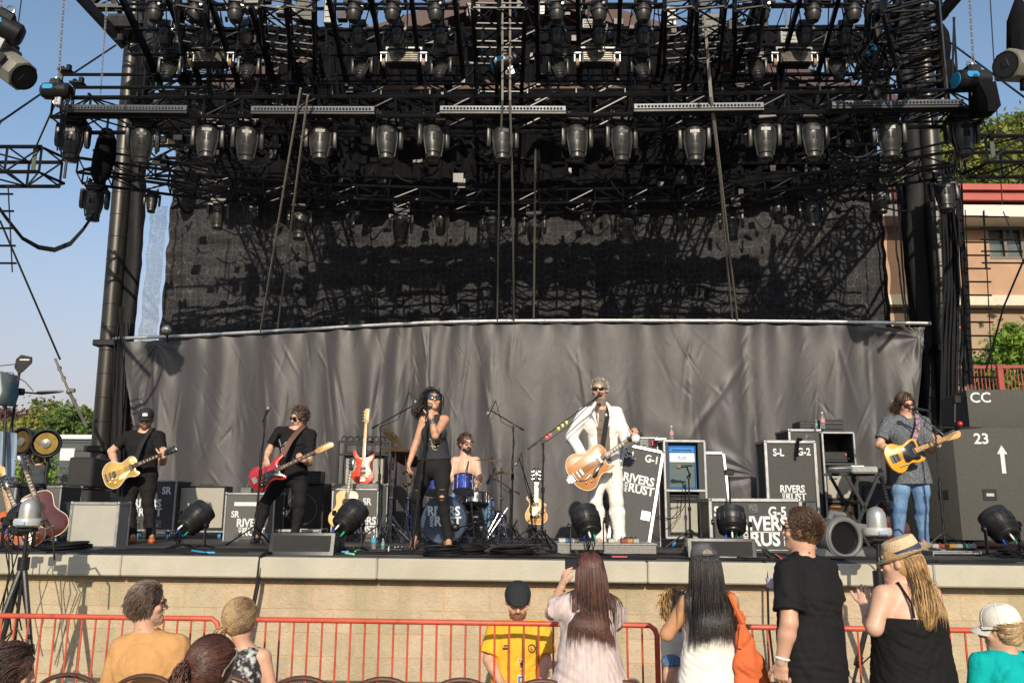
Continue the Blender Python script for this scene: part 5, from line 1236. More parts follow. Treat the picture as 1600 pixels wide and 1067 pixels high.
def singer_extra(I):
    f,s,u,o=I['f'],I['side'],I['spine'],I['o'];c=I['hc']+(I['sc']-I['hc'])*.55+f*.128;T=frame(c,s,u);w=MB()
    w.text('LA',.06,T @ frame((-.05,.11,.012),(1,0,0),(0,1,0)),.01,.001);r=np.random.RandomState(2)
    for k in range(4):w.torus(.04,.006,T @ frame((.02,.02-.03*k,.0),(1,.1,0),(0,1,0)),16,4,.3*k,4+.3*k)
    for k in range(22):q=A(r.uniform(-.05,.06),r.uniform(-.08,.07),.0);w.box(q,(.022,.006,.006),T @ rotz(0))
    obj('shirt_print',w,M('cream_print',(.38,.34,.24),.8),I['top'])
    W_=I['W'];p=W_['wb'];d=nrm(W_['eb']-p);w=MB()
    for k in range(5):w.torus(.031,.004,frame(p+d*(.01+.011*k),np.cross(d,(0,0,1)),np.cross(d,np.cross(d,(0,0,1)))),18,5)
    obj('bracelet',w,MSIL,o)
    w=MB();kn=W_['kb'];r=np.random.RandomState(5)
    for (dx,dz,wd,h) in ((0,.02,.05,.03),(.0,.09,.06,.008),(0,-.015,.04,.008)):
        w.ball(kn+A(dx,-.058,dz),1,12,(wd*.5,.012,h*.5))
    for (fq,wd) in ((.32,.045),(.38,.05),(.62,.06),(.8,.05)):
        q=W_['ha']+(W_['ka']-W_['ha'])*fq;w.ball(q+A(-.01,-.078+.02*fq,0),1,12,(wd*.5,.012,.004))
    obj('trouser_tear',w,SK_B,o)
SINGER=person('woman singer in black sleeveless top and ripped black jeans gripping the mic stand',8.9,
    dict(hd=(676.5,627.5),nk=(678,648),sa=(662,657),sb=(695,656),ea=(650,693,-.0),wa=(639,725,-.05),eb=(680,681,-.24),wb=(674,653,-.27),ha=(667,727),hb=(691,727),ka=(652,776,.05),kb=(691,779,-.12),na=(649,830,.25),nb=(700,836,-.08),ta=(645,850,.12),tb=(702,860,-.22)),
    (.05,-1),(.28,-1,.25),dict(mat=H_BLK,t=.014,ears=0,strands=[dict(n=750,L=.20,thick=.0036,jitter=.12,grav=.6,steps=8,out=.12,flow=(.9,-.5,-.1),mask=lambda q:(q[:,1] < .35) | (q[:,2] > .7))],tails=[dict(n=130,pts=[(.04,-.05,.03),(.13,-.06,-.02),(.19,-.05,-.09),(.20,-.04,-.14)],r=[.06,.05,.045,.02],wave=.4)]),dict(mat=cloth('washed_black_tank',(.030,.034,.038)),sleeve=0,len=-.06,neck=.010,vf=.01,e=.010),dict(mat=JEAN_B,e=.004,wr=.003,belt=MGLD,rise=.10,hem=.10),SK_B,female=True,floor=STG,seed=3,vox=.007,
    shades=dict(rx=.029,rz=.022,sq=1,lens=M('blue_mirror',(.05,.08,.12),.08,.5,0)),shoe=dict(mat=M('lace_boots',(.30,.17,.12),.6,bump=1,bs=200,var=.3,c2=(.12,.06,.04),c2s=60),h=.15),
    hands=dict(a=dict(d=(-.15,-.1,-1),pn=(1,.2,0),curl=.6,thumb=1),b=dict(d=(-.05,-.05,1),pn=(-.4,.9,0),curl=.85,thumb=1)),extra=singer_extra)
DRUMMER=person('shirtless bearded drummer in glasses seated behind the sparkle drums',11.3,
    dict(hd=(728,694),nk=(726,713),sa=(711,720),sb=(744,720),ea=(704,748,-.05),wa=(716,757,-.28),eb=(749,748,-.08),wb=(744,757,-.30),ha=(718,775,.05),hb=(738,775,.05),ka=(700,790,-.35),kb=(764,788,-.30),na=(700,835,-.3),nb=(764,836,-.28),ta=(698,843,-.45),tb=(766,843,-.42)),
    (.2,-1),(.5,-.85,-.12),dict(mat=H_DBR,t=.014,wr=.008,strands=[dict(n=350,L=.04,thick=.003,jitter=.4,grav=.1,steps=4)]),None,dict(mat=DENIM,rise=.06),SK_C,pose='sit',floor=STG,seed=4,
    shades=dict(rx=.026,rz=.016,lens=M('clear_lens',(.25,.18,.15),.1,0,0)),beard=dict(mat=H_DBR,top=-.028,long=.006),shoe=dict(mat=SHOE_T),hands=dict(a=dict(d=(.3,-.9,-.1),pn=(0,0,-1),curl=.8,thumb=1),b=dict(d=(-.2,-.9,-.1),pn=(0,0,-1),curl=.8,thumb=-1)))
def suit_extra(I):
    f,s,u,o,hc,sc,nb=I['f'],I['side'],I['spine'],I['o'],I['hc'],I['sc'],I['nb']
    F=Field(.0075);I['torso'](F,.006);F.cap(nb-u*.02,nb+u*.012,I['nk']+.010,I['nk']+.012,k=.02)
    F.cap(nb+f*.09+u*.03,nb+f*.125-u*.11,.032,.004,k=.004,sub=True);F.clip(hc-u*.02,-u)
    sh=I['part']('shirt',F,M('patterned_shirt',(.15,.12,.095),.8,0,.2,40,.3,60,c2=(.28,.10,.07),c2s=60,c2t=.62),.004,9)
    w=MB()
    for sg in (-1,1):
        P=[nb+s*sg*.055+u*.02+f*.02,nb+s*sg*.085+f*.085-u*.03,nb+s*sg*.10+f*.125-u*.12,nb+s*sg*.055+f*.142-u*.27,nb+s*sg*.045+f*.13-u*.12]
        w.path(P,[.014,.02,.022,.008,.012],6)
    obj('lapel',w,SUIT,I['top'])
    w=MB()
    for k in range(5):q=hc+(sc-hc)*(.86-.13*k)+f*(.127);w.ball(q,.006,8)
    obj('shirt_button',w,MRUB,sh)
SUITMAN=person('silver-haired singer in open white suit and sunglasses playing the tan hollow guitar',9.3,
    dict(hd=(937,610),nk=(939,631.5),sa=(913,646),sb=(963,646),ea=(893,683,-.05),wa=(909,710,-.22),eb=(981,690,-.05),wb=(993,685,-.27),ha=(934,735),hb=(957,735),ka=(930,783,-.05),kb=(963,783,-.08),na=(938,836),nb=(968,838,-.05),ta=(935,848,-.16),tb=(970,850,-.22)),
    (-.1,-1),(-.28,-1,-.02),dict(mat=H_GRY,t=.009,wr=.003,strands=[dict(n=900,L=.03,thick=.0026,jitter=.12,grav=.05,steps=4,out=.25,flow=(.3,-.5,.6))]),dict(mat=SUIT,name='jacket',sleeve=1.97,len=.14,e=.014,open=.062,open2=.07,wr=.007,wf=.8,neck=.03,flare=.015),dict(mat=SUIT,e=.016,flare=.010,wr=.006,name='trousers',hem=.03),SK_A,floor=STG,seed=5,
    shades=dict(rx=.029,rz=.018),shoe=dict(mat=SHOE_W),hands=dict(a=dict(d=(.8,-.35,-.15),pn=(-.1,1,-.2),curl=.55,thumb=1),b=dict(d=(.1,-.15,1),pn=(-.4,.85,.1),curl=.75,thumb=1)),extra=suit_extra)
def collar(I,m,h=.018):
    f,s,u,nb=I['f'],I['side'],I['spine'],I['nb'];w=MB()
    for sg in (-1,1):w.path([nb-f*.06+u*.02,nb+s*sg*.06+u*.015,nb+s*sg*.055+f*.05-u*.01,nb+s*sg*.035+f*.085-u*.04],[.012,.013,.014,.006],6)
    obj('collar',w,m,I['top'])
PAT=M('patterned_grey_shirt',(.075,.085,.10),.8,0,.15,8,.3,60)
def _pat():
    N,L,b=nodes_of(PAT);tc=N.new('ShaderNodeTexCoord');wv=N.new('ShaderNodeTexWave');wv.inputs['Scale'].default_value=14;wv.inputs['Distortion'].default_value=9;wv.inputs['Detail Scale'].default_value=4
    vo=N.new('ShaderNodeTexVoronoi');vo.feature='DISTANCE_TO_EDGE';vo.inputs['Scale'].default_value=42;L(tc.outputs['Object'],wv.inputs['Vector']);L(tc.outputs['Object'],vo.inputs['Vector'])
    m1=N.new('ShaderNodeMapRange');m1.inputs[1].default_value=.05;m1.inputs[2].default_value=.12;m1.inputs[3].default_value=1;m1.inputs[4].default_value=0;L(vo.outputs['Distance'],m1.inputs[0])
    mu=N.new('ShaderNodeMath');mu.operation='MULTIPLY';L(m1.outputs[0],mu.inputs[0]);L(wv.outputs['Fac'],mu.inputs[1])
    mx=N.new('ShaderNodeMix');mx.data_type='RGBA';mx.inputs['B'].default_value=(.24,.24,.25,1);L(b.inputs['Base Color'].links[0].from_socket,mx.inputs['A']);L(mu.outputs[0],mx.inputs['Factor']);L(mx.outputs['Result'],b.inputs['Base Color'])
_pat()
TELEMAN=person('guitarist in patterned grey shirt and blue jeans playing the yellow guitar',9.3,
    dict(hd=(1414,633),nk=(1416,650),sa=(1387,660),sb=(1443,660),ea=(1374,695,-.03),wa=(1397,706,-.22),eb=(1455,703,-.03),wb=(1466,696,-.24),ha=(1408,742),hb=(1437,742),ka=(1406,793,-.04),kb=(1440,794,-.06),na=(1404,838),nb=(1443,840),ta=(1402,849,-.16),tb=(1446,852,-.16)),
    (.05,-1),(.12,-1,-.33),dict(mat=H_BRN,t=.009,wr=.004,ears=0,strands=[dict(n=900,hug=True,out=.1,L=.12,thick=.0034,jitter=.15,grav=.45,steps=6,flow=lambda q:(q[0]*.9,-.5,-.2),mask=lambda q:(q[:,1] < .5) | (q[:,2] > .75))]),dict(mat=PAT,sleeve=.62,len=.10,flare=.03,e=.016,wr=.007,vneck=.06),dict(mat=DENIM,e=.014),SK_A,floor=STG,seed=6,
    shades=dict(rx=.030,rz=.020,lens=M('brown_lens',(.08,.012,.010),.08)),shoe=dict(mat=SHOE_K),hands=dict(a=dict(d=(.8,-.25,-.35),pn=(0,1,-.2),curl=.5,thumb=1),b=dict(d=(.3,-.1,.9),pn=(-.3,.9,0),curl=.75,thumb=1)),extra=lambda I:collar(I,PAT))
CREW=person('stagehand in grey tee with back turned reaching up to the scoop lamps',16.6,
    dict(hd=(61,717),nk=(61,727),sa=(51,731),sb=(71,731),ea=(45,716,.1),wa=(49,700,.12),eb=(76,722,.12),wb=(72,709,.14),ha=(56,762),hb=(66,762)),
    (0,1),(0,1,.3),dict(mat=H_DBR,t=.012),dict(mat=cloth('slate_tee',(.05,.055,.065)),sleeve=.5,len=.06),dict(mat=JEAN_B),SK_A,floor=STG,seed=7,vox=.011,
    shoe=dict(mat=SHOE_K),hands=dict(a=dict(d=(.1,0,1),pn=(.3,1,0),curl=.5,thumb=1),b=dict(d=(0,0,1),pn=(0,1,0),curl=.5,thumb=-1)))
# ================================================================ AUDIENCE
POLO=cloth('black_polo',(.010,.0095,.0105));YEL=cloth('yellow_polo',(.78,.42,.035),bump=.25);ORG=cloth('mustard_shirt',(.52,.28,.11),bump=.5)
person('seated man in mustard shirt and sunglasses turned to the right',5.4,
    dict(hd=(232,944),nk=(228,985),sa=(192,1014),sb=(276,1012)),(.25,1),(.95,.42,-.05),
    dict(mat=H_SAL,t=.009,wr=.001,strands=[dict(n=3200,L=.045,thick=.0018,jitter=.12,grav=.5,steps=6,out=.12,flow=(-.1,-.7,-.2))]),dict(mat=ORG,sleeve=.8,len=.1,e=.02,loose=.02,wr=.007,neck=.012),dict(mat=cloth('khaki',(.32,.25,.16))),SK_A,pose='sit',floor=0,seed=11,bulk=1.08,
    shades=dict(rx=.027,rz=.019),beard=dict(mat=M('grey_stubble',(.44,.28,.20),.8),top=-.03),shoe=dict(mat=SHOE_K),extra=lambda I:collar(I,ORG))
FLO=M('floral_black_white',(.02,.02,.022),.8,0,.1,20,.2,60,c2=(.5,.5,.48),c2s=26,c2t=.56)
person('seated blonde woman with low ponytail in black and white floral top',5.5,
    dict(hd=(377,971),nk=(386,1008),sa=(362,1026),sb=(411,1026),eb=(424,1075),wb=(412,1095,.2)),(.2,1),(.55,.85,-.15),
    dict(mat=H_DBL,t=.012,wr=.004,ears=1,strands=[dict(n=2400,L=.26,thick=.0018,jitter=.05,steps=9,hug=True,tie=(-.015,-.115,-.045),mask=lambda q:(q[:,1] < .5) | (q[:,2] > .5))],tails=[dict(n=600,pts=[(-.012,-.112,-.045),(-.02,-.145,-.075),(-.045,-.15,-.14),(-.04,-.13,-.22),(-.03,-.12,-.27)],r=[.018,.032,.036,.030,.012],wave=.2,thick=.0018)]),
    dict(mat=FLO,sleeve=0,len=.08,e=.012,neck=.02),dict(mat=JEAN_B),SK_A,female=True,pose='sit',floor=0,seed=12,shoe=dict(mat=SHOE_K))
person('seated brunette with sunglasses pushed up on her head, in front of the blonde',3.95,
    dict(hd=(331,1047),nk=(334,1092),sa=(292,1120),sb=(374,1120)),(.2,1),(.55,.85,-.3),
    dict(mat=H_RED,t=.014,wr=.004,ears=1,strands=[dict(n=2800,L=.26,thick=.0016,jitter=.06,steps=9,hug=True,tie=(0,-.125,-.005),mask=lambda q:(q[:,1] < .5) | (q[:,2] > .5))],tails=[dict(n=220,pts=[(0,-.118,-.005),(0,-.155,-.01),(.0,-.165,-.07),(0,-.15,-.13)],r=[.02,.03,.034,.014],wave=.4,thick=.003)]),
    dict(mat=cloth('navy_top',(.03,.035,.06)),sleeve=.5,len=.08),dict(mat=JEAN_B),SK_A,female=True,pose='sit',floor=0,seed=13,shoe=dict(mat=SHOE_K),shades=dict(rx=.028,rz=.020,updo=.95,sc=1.2,frame=M('clear_frame',(.20,.20,.18),.15,coat=.5),lens=M('smoke_lens',(.07,.07,.07),.08)))
person('seated dark-haired spectator cut off at the bottom left corner',4.5,
    dict(hd=(18,1053),nk=(12,1094),sa=(-30,1115),sb=(50,1117)),(.2,1),(.85,.5,-.2),
    dict(mat=H_DBR,t=.016,wr=.008,strands=[dict(n=1300,L=.09,thick=.0024,jitter=.08,grav=.3,steps=6,out=.05,flow=(.2,-.9,.0))]),dict(mat=cloth('grey_top',(.2,.2,.2)),sleeve=.5),dict(mat=JEAN_B),SK_A,pose='sit',floor=0,seed=14,shoe=dict(mat=SHOE_K))
def guard_extra(I):
    f,s,u,o,hc,sc,nb=I['f'],I['side'],I['spine'],I['o'],I['hc'],I['sc'],I['nb'];collar(I,YEL)
    w=MB();q=hc+(sc-hc)*.80+s*.095+f*.160;T=frame(q,s,u-f*.15);w.torus(.026,.0028,T,24,4);w.text('L.',.03,T @ frame((0,0,.002),(1,0,0),(0,1,0)),.02,.002);w.box((-.19,.0,-.002),(.05,.012,.003),T);w.box((-.19,.02,-.002),(.03,.006,.003),T);obj('shirt_logo',w,M('logo_navy',(.03,.03,.05),.7),I['top'])
    b_=hc+(sc-hc)*.34+f*.172+s*.02;w=MB();w.path([nb+s*.05+f*.06,nb+s*.05+f*.135-u*.12,b_+u*.10],.007,4);w.path([nb-s*.05+f*.06,nb-s*.03+f*.135-u*.12,b_+u*.10],.007,4);w.path([b_+u*.10,b_+u*.05],.006,4)
    obj('lanyard',w,M('lanyard_check',(.03,.03,.04),.7,0,.1,20,c2=(.6,.6,.6),c2s=45),o)
    w=MB();T=frame(b_,s,u);w.m=0;w.cbox((0,0,0),(.058,.095,.004),.002,T);w.m=1;w.box((0,.012,.003),(.05,.055,.002),T);w.m=2;w.ball((0,.012,.005),.012,10,(1,1.3,.2),T);obj('badge',w,[MWHT,M('badge_paper_blue',(.10,.14,.45),.6),M('badge_yellow',(.7,.5,.12),.6)],o)
def flat_cap(I):
    w=MB();T=I['Th'].copy();T[:3,:3] /= I['hs'];T=T @ rotx(-.22);Tc=T.copy();Tc[:3,3]=I['hl'](0,-.008,.052)
    F=Field(.006);F.ell(Tc,A(.100,.124,.090),k=.01);q=I['hl'](0,.098,.045);T2=T.copy();T2[:3,3]=q;F.ell(T2,A(.066,.05,.014),k=.02)
    F.clip(I['hl'](0,0,.022),-T[:3,2]);P_,F_=F.mesh(.003,3,1.5);mesh_to_mb(w,P_,F_);w.ball(I['hl'](0,-.02,.134),.009,8);obj('cap',w,cloth('charcoal_cap',(.022,.024,.028)),I['o'],smooth=180)
GUARD=person('bearded security guard in yellow polo and flat cap seated against the stage wall',6.6,
    dict(hd=(809,940),nk=(809,973),sa=(776,985),sb=(845,985),ea=(764,1030,-.05),wa=(783,1066,-.20),eb=(852,1030,-.05),wb=(842,1066,-.20)),(0,-1),(.02,-1,-.36),
    dict(mat=H_DBR,t=.005),dict(mat=YEL,sleeve=.7,len=.08,e=.02,loose=.02,wr=.007,neck=.012,sflare=.022),dict(mat=JEAN_B),SK_A,pose='sit',floor=0,seed=15,bulk=1.05,hs=1.1,
    beard=dict(mat=M('beard_brown',(.17,.08,.035),.7,var=.3,vs=60),long=.012,top=-.035),shoe=dict(mat=SHOE_K),hands=dict(a=dict(pn=(1,0,-.3),curl=.6,thumb=1),b=dict(pn=(-1,0,-.3),curl=.6,thumb=-1)),cap=flat_cap,extra=guard_extra)
BLOU=M('pale_pink_blouse',(.66,.55,.52),.8,0,.06,6,.4,60,stretch=(60,60,1.5),c2=(.56,.45,.43),c2s=1.2)
def phone_hair(q):return (q[:,1] < .25) | (q[:,2] > .6)
PW=person('woman with long auburn hair in pale pink blouse photographing the stage',5.2,
    dict(hd=(921,894),nk=(923,924),sa=(886,948),sb=(953,950),ea=(862,958,.10),wa=(877,918,.30),eb=(962,975,.12),wb=(925,925,.34)),(-.1,1),(-.22,1,.03),
    dict(mat=H_RED,t=.003,wr=.002,ears=0,strands=[dict(coll=.034,n=4600,L=.40,thick=.0019,jitter=.03,grav=1,steps=14,hug=True,out=.02,flow=(0,-.25,-1),mask=phone_hair,lift=.006,Lvar=.14)]),
    dict(mat=BLOU,name='blouse',sleeve=.40,len=.02,e=.020,loose=.018,wr=.010,flare=.055,sflare=.035,neck=.03),dict(mat=JEAN_B),SK_A,female=True,floor=0,seed=16,hs=.9,shoe=dict(mat=SHOE_K),bulk=1.08,
    hands=dict(a=dict(d=(.25,.1,1),pn=(.9,.3,0),curl=.25,thumb=-1,tcurl=.2),b=dict(d=(-.2,.1,1),pn=(-.9,.3,0),curl=.25,thumb=1,tcurl=.2)),
    extra=lambda I:obj('bracelet',(lambda w:(w.torus(.034,.004,frame(I['W']['wa']-nrm(I['W']['wa']-I['W']['ea'])*.035,(1,.2,0),(0,1,-.2)),20,5),w)[1])(MB()),M('copper_band',(.35,.12,.05),.4,.6),I['o']))
w=MB();c=at(899,881,5.2+.40);w.cbox(c,(.135,.010,.068),.006);ph=obj('phone',w,M('phone_black',(.012,.012,.014),.2),label='black phone held sideways by the auburn-haired woman',cat='phone')
w=MB();w.box(c-A(0,.0062,0),(.118,.002,.060));obj('screen',w,M('phone_screen',(.03,.03,.035),.08,coat=.5),ph)
def strap_extra(I):
    f,s,u,o,hc,sc,nb=I['f'],I['side'],I['spine'],I['o'],I['hc'],I['sc'],I['nb']
CAPM=M('faded_black_cap',(.035,.036,.038),.85,0,.3,10,.4,50,c2=(.10,.10,.10),c2s=9,c2t=.6)
WW=person('woman in white racerback and faded black cap with long black hair at the railing',4.95,
    dict(hd=(1101,884),nk=(1103,918),sa=(1073,944),sb=(1140,941),ea=(1042,990,.05),wa=(1052,972,.36),eb=(1150,992,.15),wb=(1120,985,.40)),(0,1),(.05,1,.0),
    dict(mat=H_BLK,t=.003,wr=.002,ears=0,strands=[dict(coll=.030,n=4600,L=.38,thick=.0019,jitter=.03,grav=1,steps=13,hug=True,out=.02,flow=(0,-.25,-1),mask=lambda q:(q[:,1] < .2) & (q[:,2] < .45),lift=.006,Lvar=.22)]),
    dict(mat=cloth('white_cotton',(.74,.72,.66),bump=.3,var=.05),sleeve=0,len=.12,e=.014,wr=.010,loose=.010,flare=.03,neck=.02),dict(mat=DENIM),SK_D,female=True,floor=0,seed=17,hs=.92,shoe=dict(mat=SHOE_K),bulk=1.06,
    hands=dict(a=dict(d=(.8,.5,-.1),pn=(0,0,-1),curl=.5,thumb=1),b=dict(d=(-.6,.8,-.1),pn=(0,0,-1),curl=.5,thumb=-1)),cap=baseball_cap(CAPM,turn=0,opening=False))
# backwards view of the cap shows its adjuster gap
w=MB();hl_=WW['hl'];Tb=WW['Th'] @ frame((0,-.117,.078),(1,0,0),(0,.25,1));w.slab([(math.cos(a)*.030,math.sin(a)*.030) for a in np.linspace(0,math.pi,14)],0,.004,0,Tb);obj('cap_opening',w,H_DBR,WW['o'])
w=MB();w.cbox((0,-.004,.003),(.062,.012,.005),.002,Tb);obj('cap_strap',w,CAPM,WW['o'])
# orange shoulder bag
ORB=M('orange_suede',(.62,.13,.035),.8,0,.14,6,.3,50)
t=thing('shoulder_bag','orange slouchy shoulder bag hanging on the woman in white','bag',at(1180,1100,4.85))
F=Field(.008);a,b,c,d=at(1156,958,4.88),at(1162,1000,4.84),at(1170,1036,4.82),at(1178,1085,4.82)
F.ecap(a,b,(.018,.018),(.042,.03),A(1,.1,0),k=.03);F.ecap(b,c,(.042,.03),(.080,.045),A(1,.1,0),k=.04);F.ecap(c,d,(.080,.045),(.115,.06),A(1,.1,0),k=.04)
q,g_=F.mesh(.014,5,1.0);w=MB();mesh_to_mb(w,q,g_);obj('bag_body',w,ORB,t,smooth=180)
w=MB();w.path([at(1134,925,4.95),at(1141,930,4.86),at(1150,950,4.84),at(1160,972,4.85)],[.011,.014,.013,.02],6);w.path([at(1134,925,4.95),at(1146,928,5.05),at(1158,972,4.95)],.012,6);obj('strap',w,ORB,t)
w=MB();w.path([at(1158,975,4.82),at(1157,990,4.80),at(1156,1012,4.80)],[.006,.010,.014],6);obj('tassel',w,ORB,t)
# child held at the rail
def child():
    person('small fair child in denim shorts held at the railing by the woman in white',5.55,
    dict(hd=(1050,950),nk=(1056,972),sa=(1048,985),sb=(1074,985),ha=(1052,1030),hb=(1072,1030),ka=(1046,1050,-.12),kb=(1066,1062,-.15),na=(1044,1078,-.05),nb=(1062,1088,-.1),ta=(1040,1085,-.12),tb=(1060,1095,-.18),ea=(1042,1004),eb=(1082,1004),wa=(1044,1012,.1),wb=(1084,1010,.1)),
    (0,1),(-.3,1,0),dict(mat=H_BLO,t=.010,strands=[dict(n=500,L=.07,thick=.003,jitter=.2,grav=.4,steps=5)]),dict(mat=MATS['white_cotton'],sleeve=0,len=.02,e=.008),dict(mat=DENIM,cut=.06,e=.012,name='shorts',rise=.06),SK_C,floor=.35,seed=18,bulk=.62,hs=.8,neckr=.032)
child()
SHORTS=cloth('grey_khaki',(.30,.28,.24))
def polo_extra(I):
    collar(I,POLO);w=MB();p=I['W']['wa'];d=nrm(p-I['W']['ea']);w.torus(.034,.007,frame(p-d*.02,np.cross(d,(0,1,0)),(0,1,0)),16,5);obj('wristband',w,MWHT,I['o'])
POLOMAN=person('tall man in black polo and dark sunglasses standing with his back turned',4.7,
    dict(hd=(1251,830),nk=(1253,868),sa=(1232,894,-.11),sb=(1288,892,.10),ea=(1233,972,-.19),wa=(1221,1034,-.16),eb=(1304,955,.05),wb=(1272,945,.34)),(-.45,1),(-.9,.5,.04),
    dict(mat=H_BRN,t=.003,wr=0,strands=[dict(n=4200,L=.022,thick=.0016,jitter=.07,grav=.1,steps=4,out=.25,flow=(0,.3,.5))]),dict(mat=POLO,sleeve=.66,len=.12,flare=.03,e=.016,loose=.012,wr=.009,neck=.010,sflare=.016),dict(mat=SHORTS,e=.018,rise=-.04,cut=.02,name='shorts'),SK_A,floor=0,seed=19,hs=.94,bulk=1.04,
    shades=dict(rx=.028,rz=.016),shoe=dict(mat=SHOE_K),hands=dict(a=dict(d=(-.05,.1,-1),pn=(.5,.6,0),curl=.55,thumb=-1),b=dict(pn=(0,0,1),curl=.6,thumb=1)),extra=polo_extra)
w=MB();T=frame(at(1232,1058,4.72),(1,.3,.2),(.1,.9,.3));w.cbox((0,0,0),(.07,.14,.01),.006,T);obj('phone',w,M('red_case',(.6,.03,.02),.4),label='red phone in the lowered hand of the man in black polo',cat='phone')
w=MB();w.tube(at(1206,918,4.98),at(1206,903,4.98),.028,.036,20);obj('paper_cup',w,M('paper_lilac',(.55,.5,.6),.6),label='pale paper cup held at the chest of the man in black polo',cat='cup')
CAMI=cloth('black_camisole',(.008,.0075,.0075))
def hat_extra(I):
    f,s,u,o,hc,sc,nb=I['f'],I['side'],I['spine'],I['o'],I['hc'],I['sc'],I['nb'];w=MB();ba=-f
    for sg in (-1,1):w.path([hc+(sc-hc)*.80+s*sg*.095+ba*.155,sc+s*sg*.088+ba*.135-u*.02,sc+s*sg*.085+ba*.04+u*.078,sc+s*sg*.08-ba*.06+u*.03,hc+(sc-hc)*.8+s*sg*.09-ba*.12],.0065,5)
    obj('camisole_strap',w,CAMI,I['top'])
    T=I['Th'] @ rotx(.0);hat=thing('straw_hat','woven straw fedora with navy band on the blonde woman','hat',I['hl'](0,-.02,.06));R_=I['Th'].copy();R_[:3,3]=I['hl'](0,-.030,.050);R_=R_ @ rotx(-.32) @ roty(-.15)
    S2=R_ @ np.diag([.92,1.12,1,1]);w=MB();w.lathe([(.088,-.004),(.090,.0),(.088,.03),(.083,.075),(.078,.088),(.060,.094),(.03,.088),(0,.084)],S2,32)
    STR=M('straw',(.70,.52,.32),.7,0,.12,60,.8,160,c2=(.45,.30,.16),c2s=70,c2t=.66);obj('crown',w,STR,hat)
    w=MB();n_=40;V=[]
    for i in range(n_):
        a=2*math.pi*i/n_
        for rr_,dz in ((.086,0),(.11,-.002),(.138,.004+.010*math.cos(2*a)),(.146,.012+.014*math.cos(2*a))):V.append((math.cos(a)*rr_,math.sin(a)*rr_,dz))
    V=np.array(V);V2=V-A(0,0,.003);F_=[(4*i+j,(4*((i+1) % n_))+j,(4*((i+1) % n_))+j+1,4*i+j+1) for i in range(n_) for j in range(3)]
    w.add(V,[q[::-1] for q in F_],S2);w.add(V2,F_,S2);obj('hat_brim',w,STR,hat)
    w=MB();w.lathe([(.0915,.003),(.093,.01),(.0905,.032),(.088,.034)],S2,32);obj('hat_band',w,M('navy_ribbon',(.03,.045,.085),.6),hat)
HATW=person('blonde woman in black camisole and straw hat turned to the left',4.8,
    dict(hd=(1405,880),nk=(1412,914),sa=(1381,932,-.05),sb=(1452,930,.05),ea=(1366,980,-.08),wa=(1352,948,.30),eb=(1464,985,.05),wb=(1446,1010,.28)),(-.25,1),(-.85,.6,-.05),
    dict(mat=H_BLO,t=.008,wr=.002,ears=1,strands=[dict(coll=.024,n=2600,L=.33,thick=.0019,jitter=.06,grav=.9,steps=12,hug=True,out=.05,flow=(0,-.5,-1),mask=lambda q:(q[:,1] < -.2) & (q[:,2] < .1),lift=.008,Lvar=.15)],tails=[dict(n=900,pts=[(-.03,-.09,-.03),(-.07,-.12,-.10),(-.10,-.13,-.18),(-.11,-.13,-.27),(-.12,-.12,-.33)],r=[.035,.05,.055,.045,.02],wave=.15,thick=.0017)]),
    dict(mat=CAMI,name='camisole',sleeve=0,len=.06,e=.018,loose=.02,cami=.78,wr=.008,flare=.02),dict(mat=DENIM,e=.012),SK_C,female=True,floor=0,seed=20,bulk=1.25,shoe=dict(mat=SHOE_K),
    shades=dict(rx=.027,rz=.022,frame=M('teal_frame',(.0,.32,.34),.3)),hands=dict(a=dict(d=(0,.1,1),pn=(.4,.8,0),curl=.35,thumb=1),b=dict(d=(0,.9,.3),pn=(-.5,0,1),curl=.4,thumb=-1)),extra=hat_extra)
TEAL=cloth('teal_tee',(.0,.36,.35),bump=.4)
person('seated woman in white cap and teal tee with blonde ponytail at the right corner',4.9,
    dict(hd=(1564,986),nk=(1572,1018),sa=(1532,1036),sb=(1606,1036)),(-.1,1),(-.85,.55,-.12),
    dict(mat=H_DBL,t=.008,strands=[dict(n=1500,L=.16,thick=.0020,mask=lambda q:(q[:,1] < .3) & (q[:,2] < .15),jitter=.05,steps=7,hug=True,tie=(0,-.112,.03))],tails=[dict(n=260,pts=[(0,-.112,.03),(-.01,-.16,.02),(-.04,-.18,-.06),(-.06,-.17,-.17),(-.06,-.16,-.24)],r=[.016,.03,.036,.032,.014],wave=.3,thick=.003)]),
    dict(mat=TEAL,sleeve=.6,len=.1,loose=.02),dict(mat=DENIM),SK_A,female=True,pose='sit',floor=0,seed=21,shoe=dict(mat=SHOE_K),shades=dict(rx=.024,rz=.018,lens=M('clear_lens2',(.3,.2,.16),.1),frame=FRM),cap=baseball_cap(cloth('white_cap',(.70,.67,.60),bump=.2)))
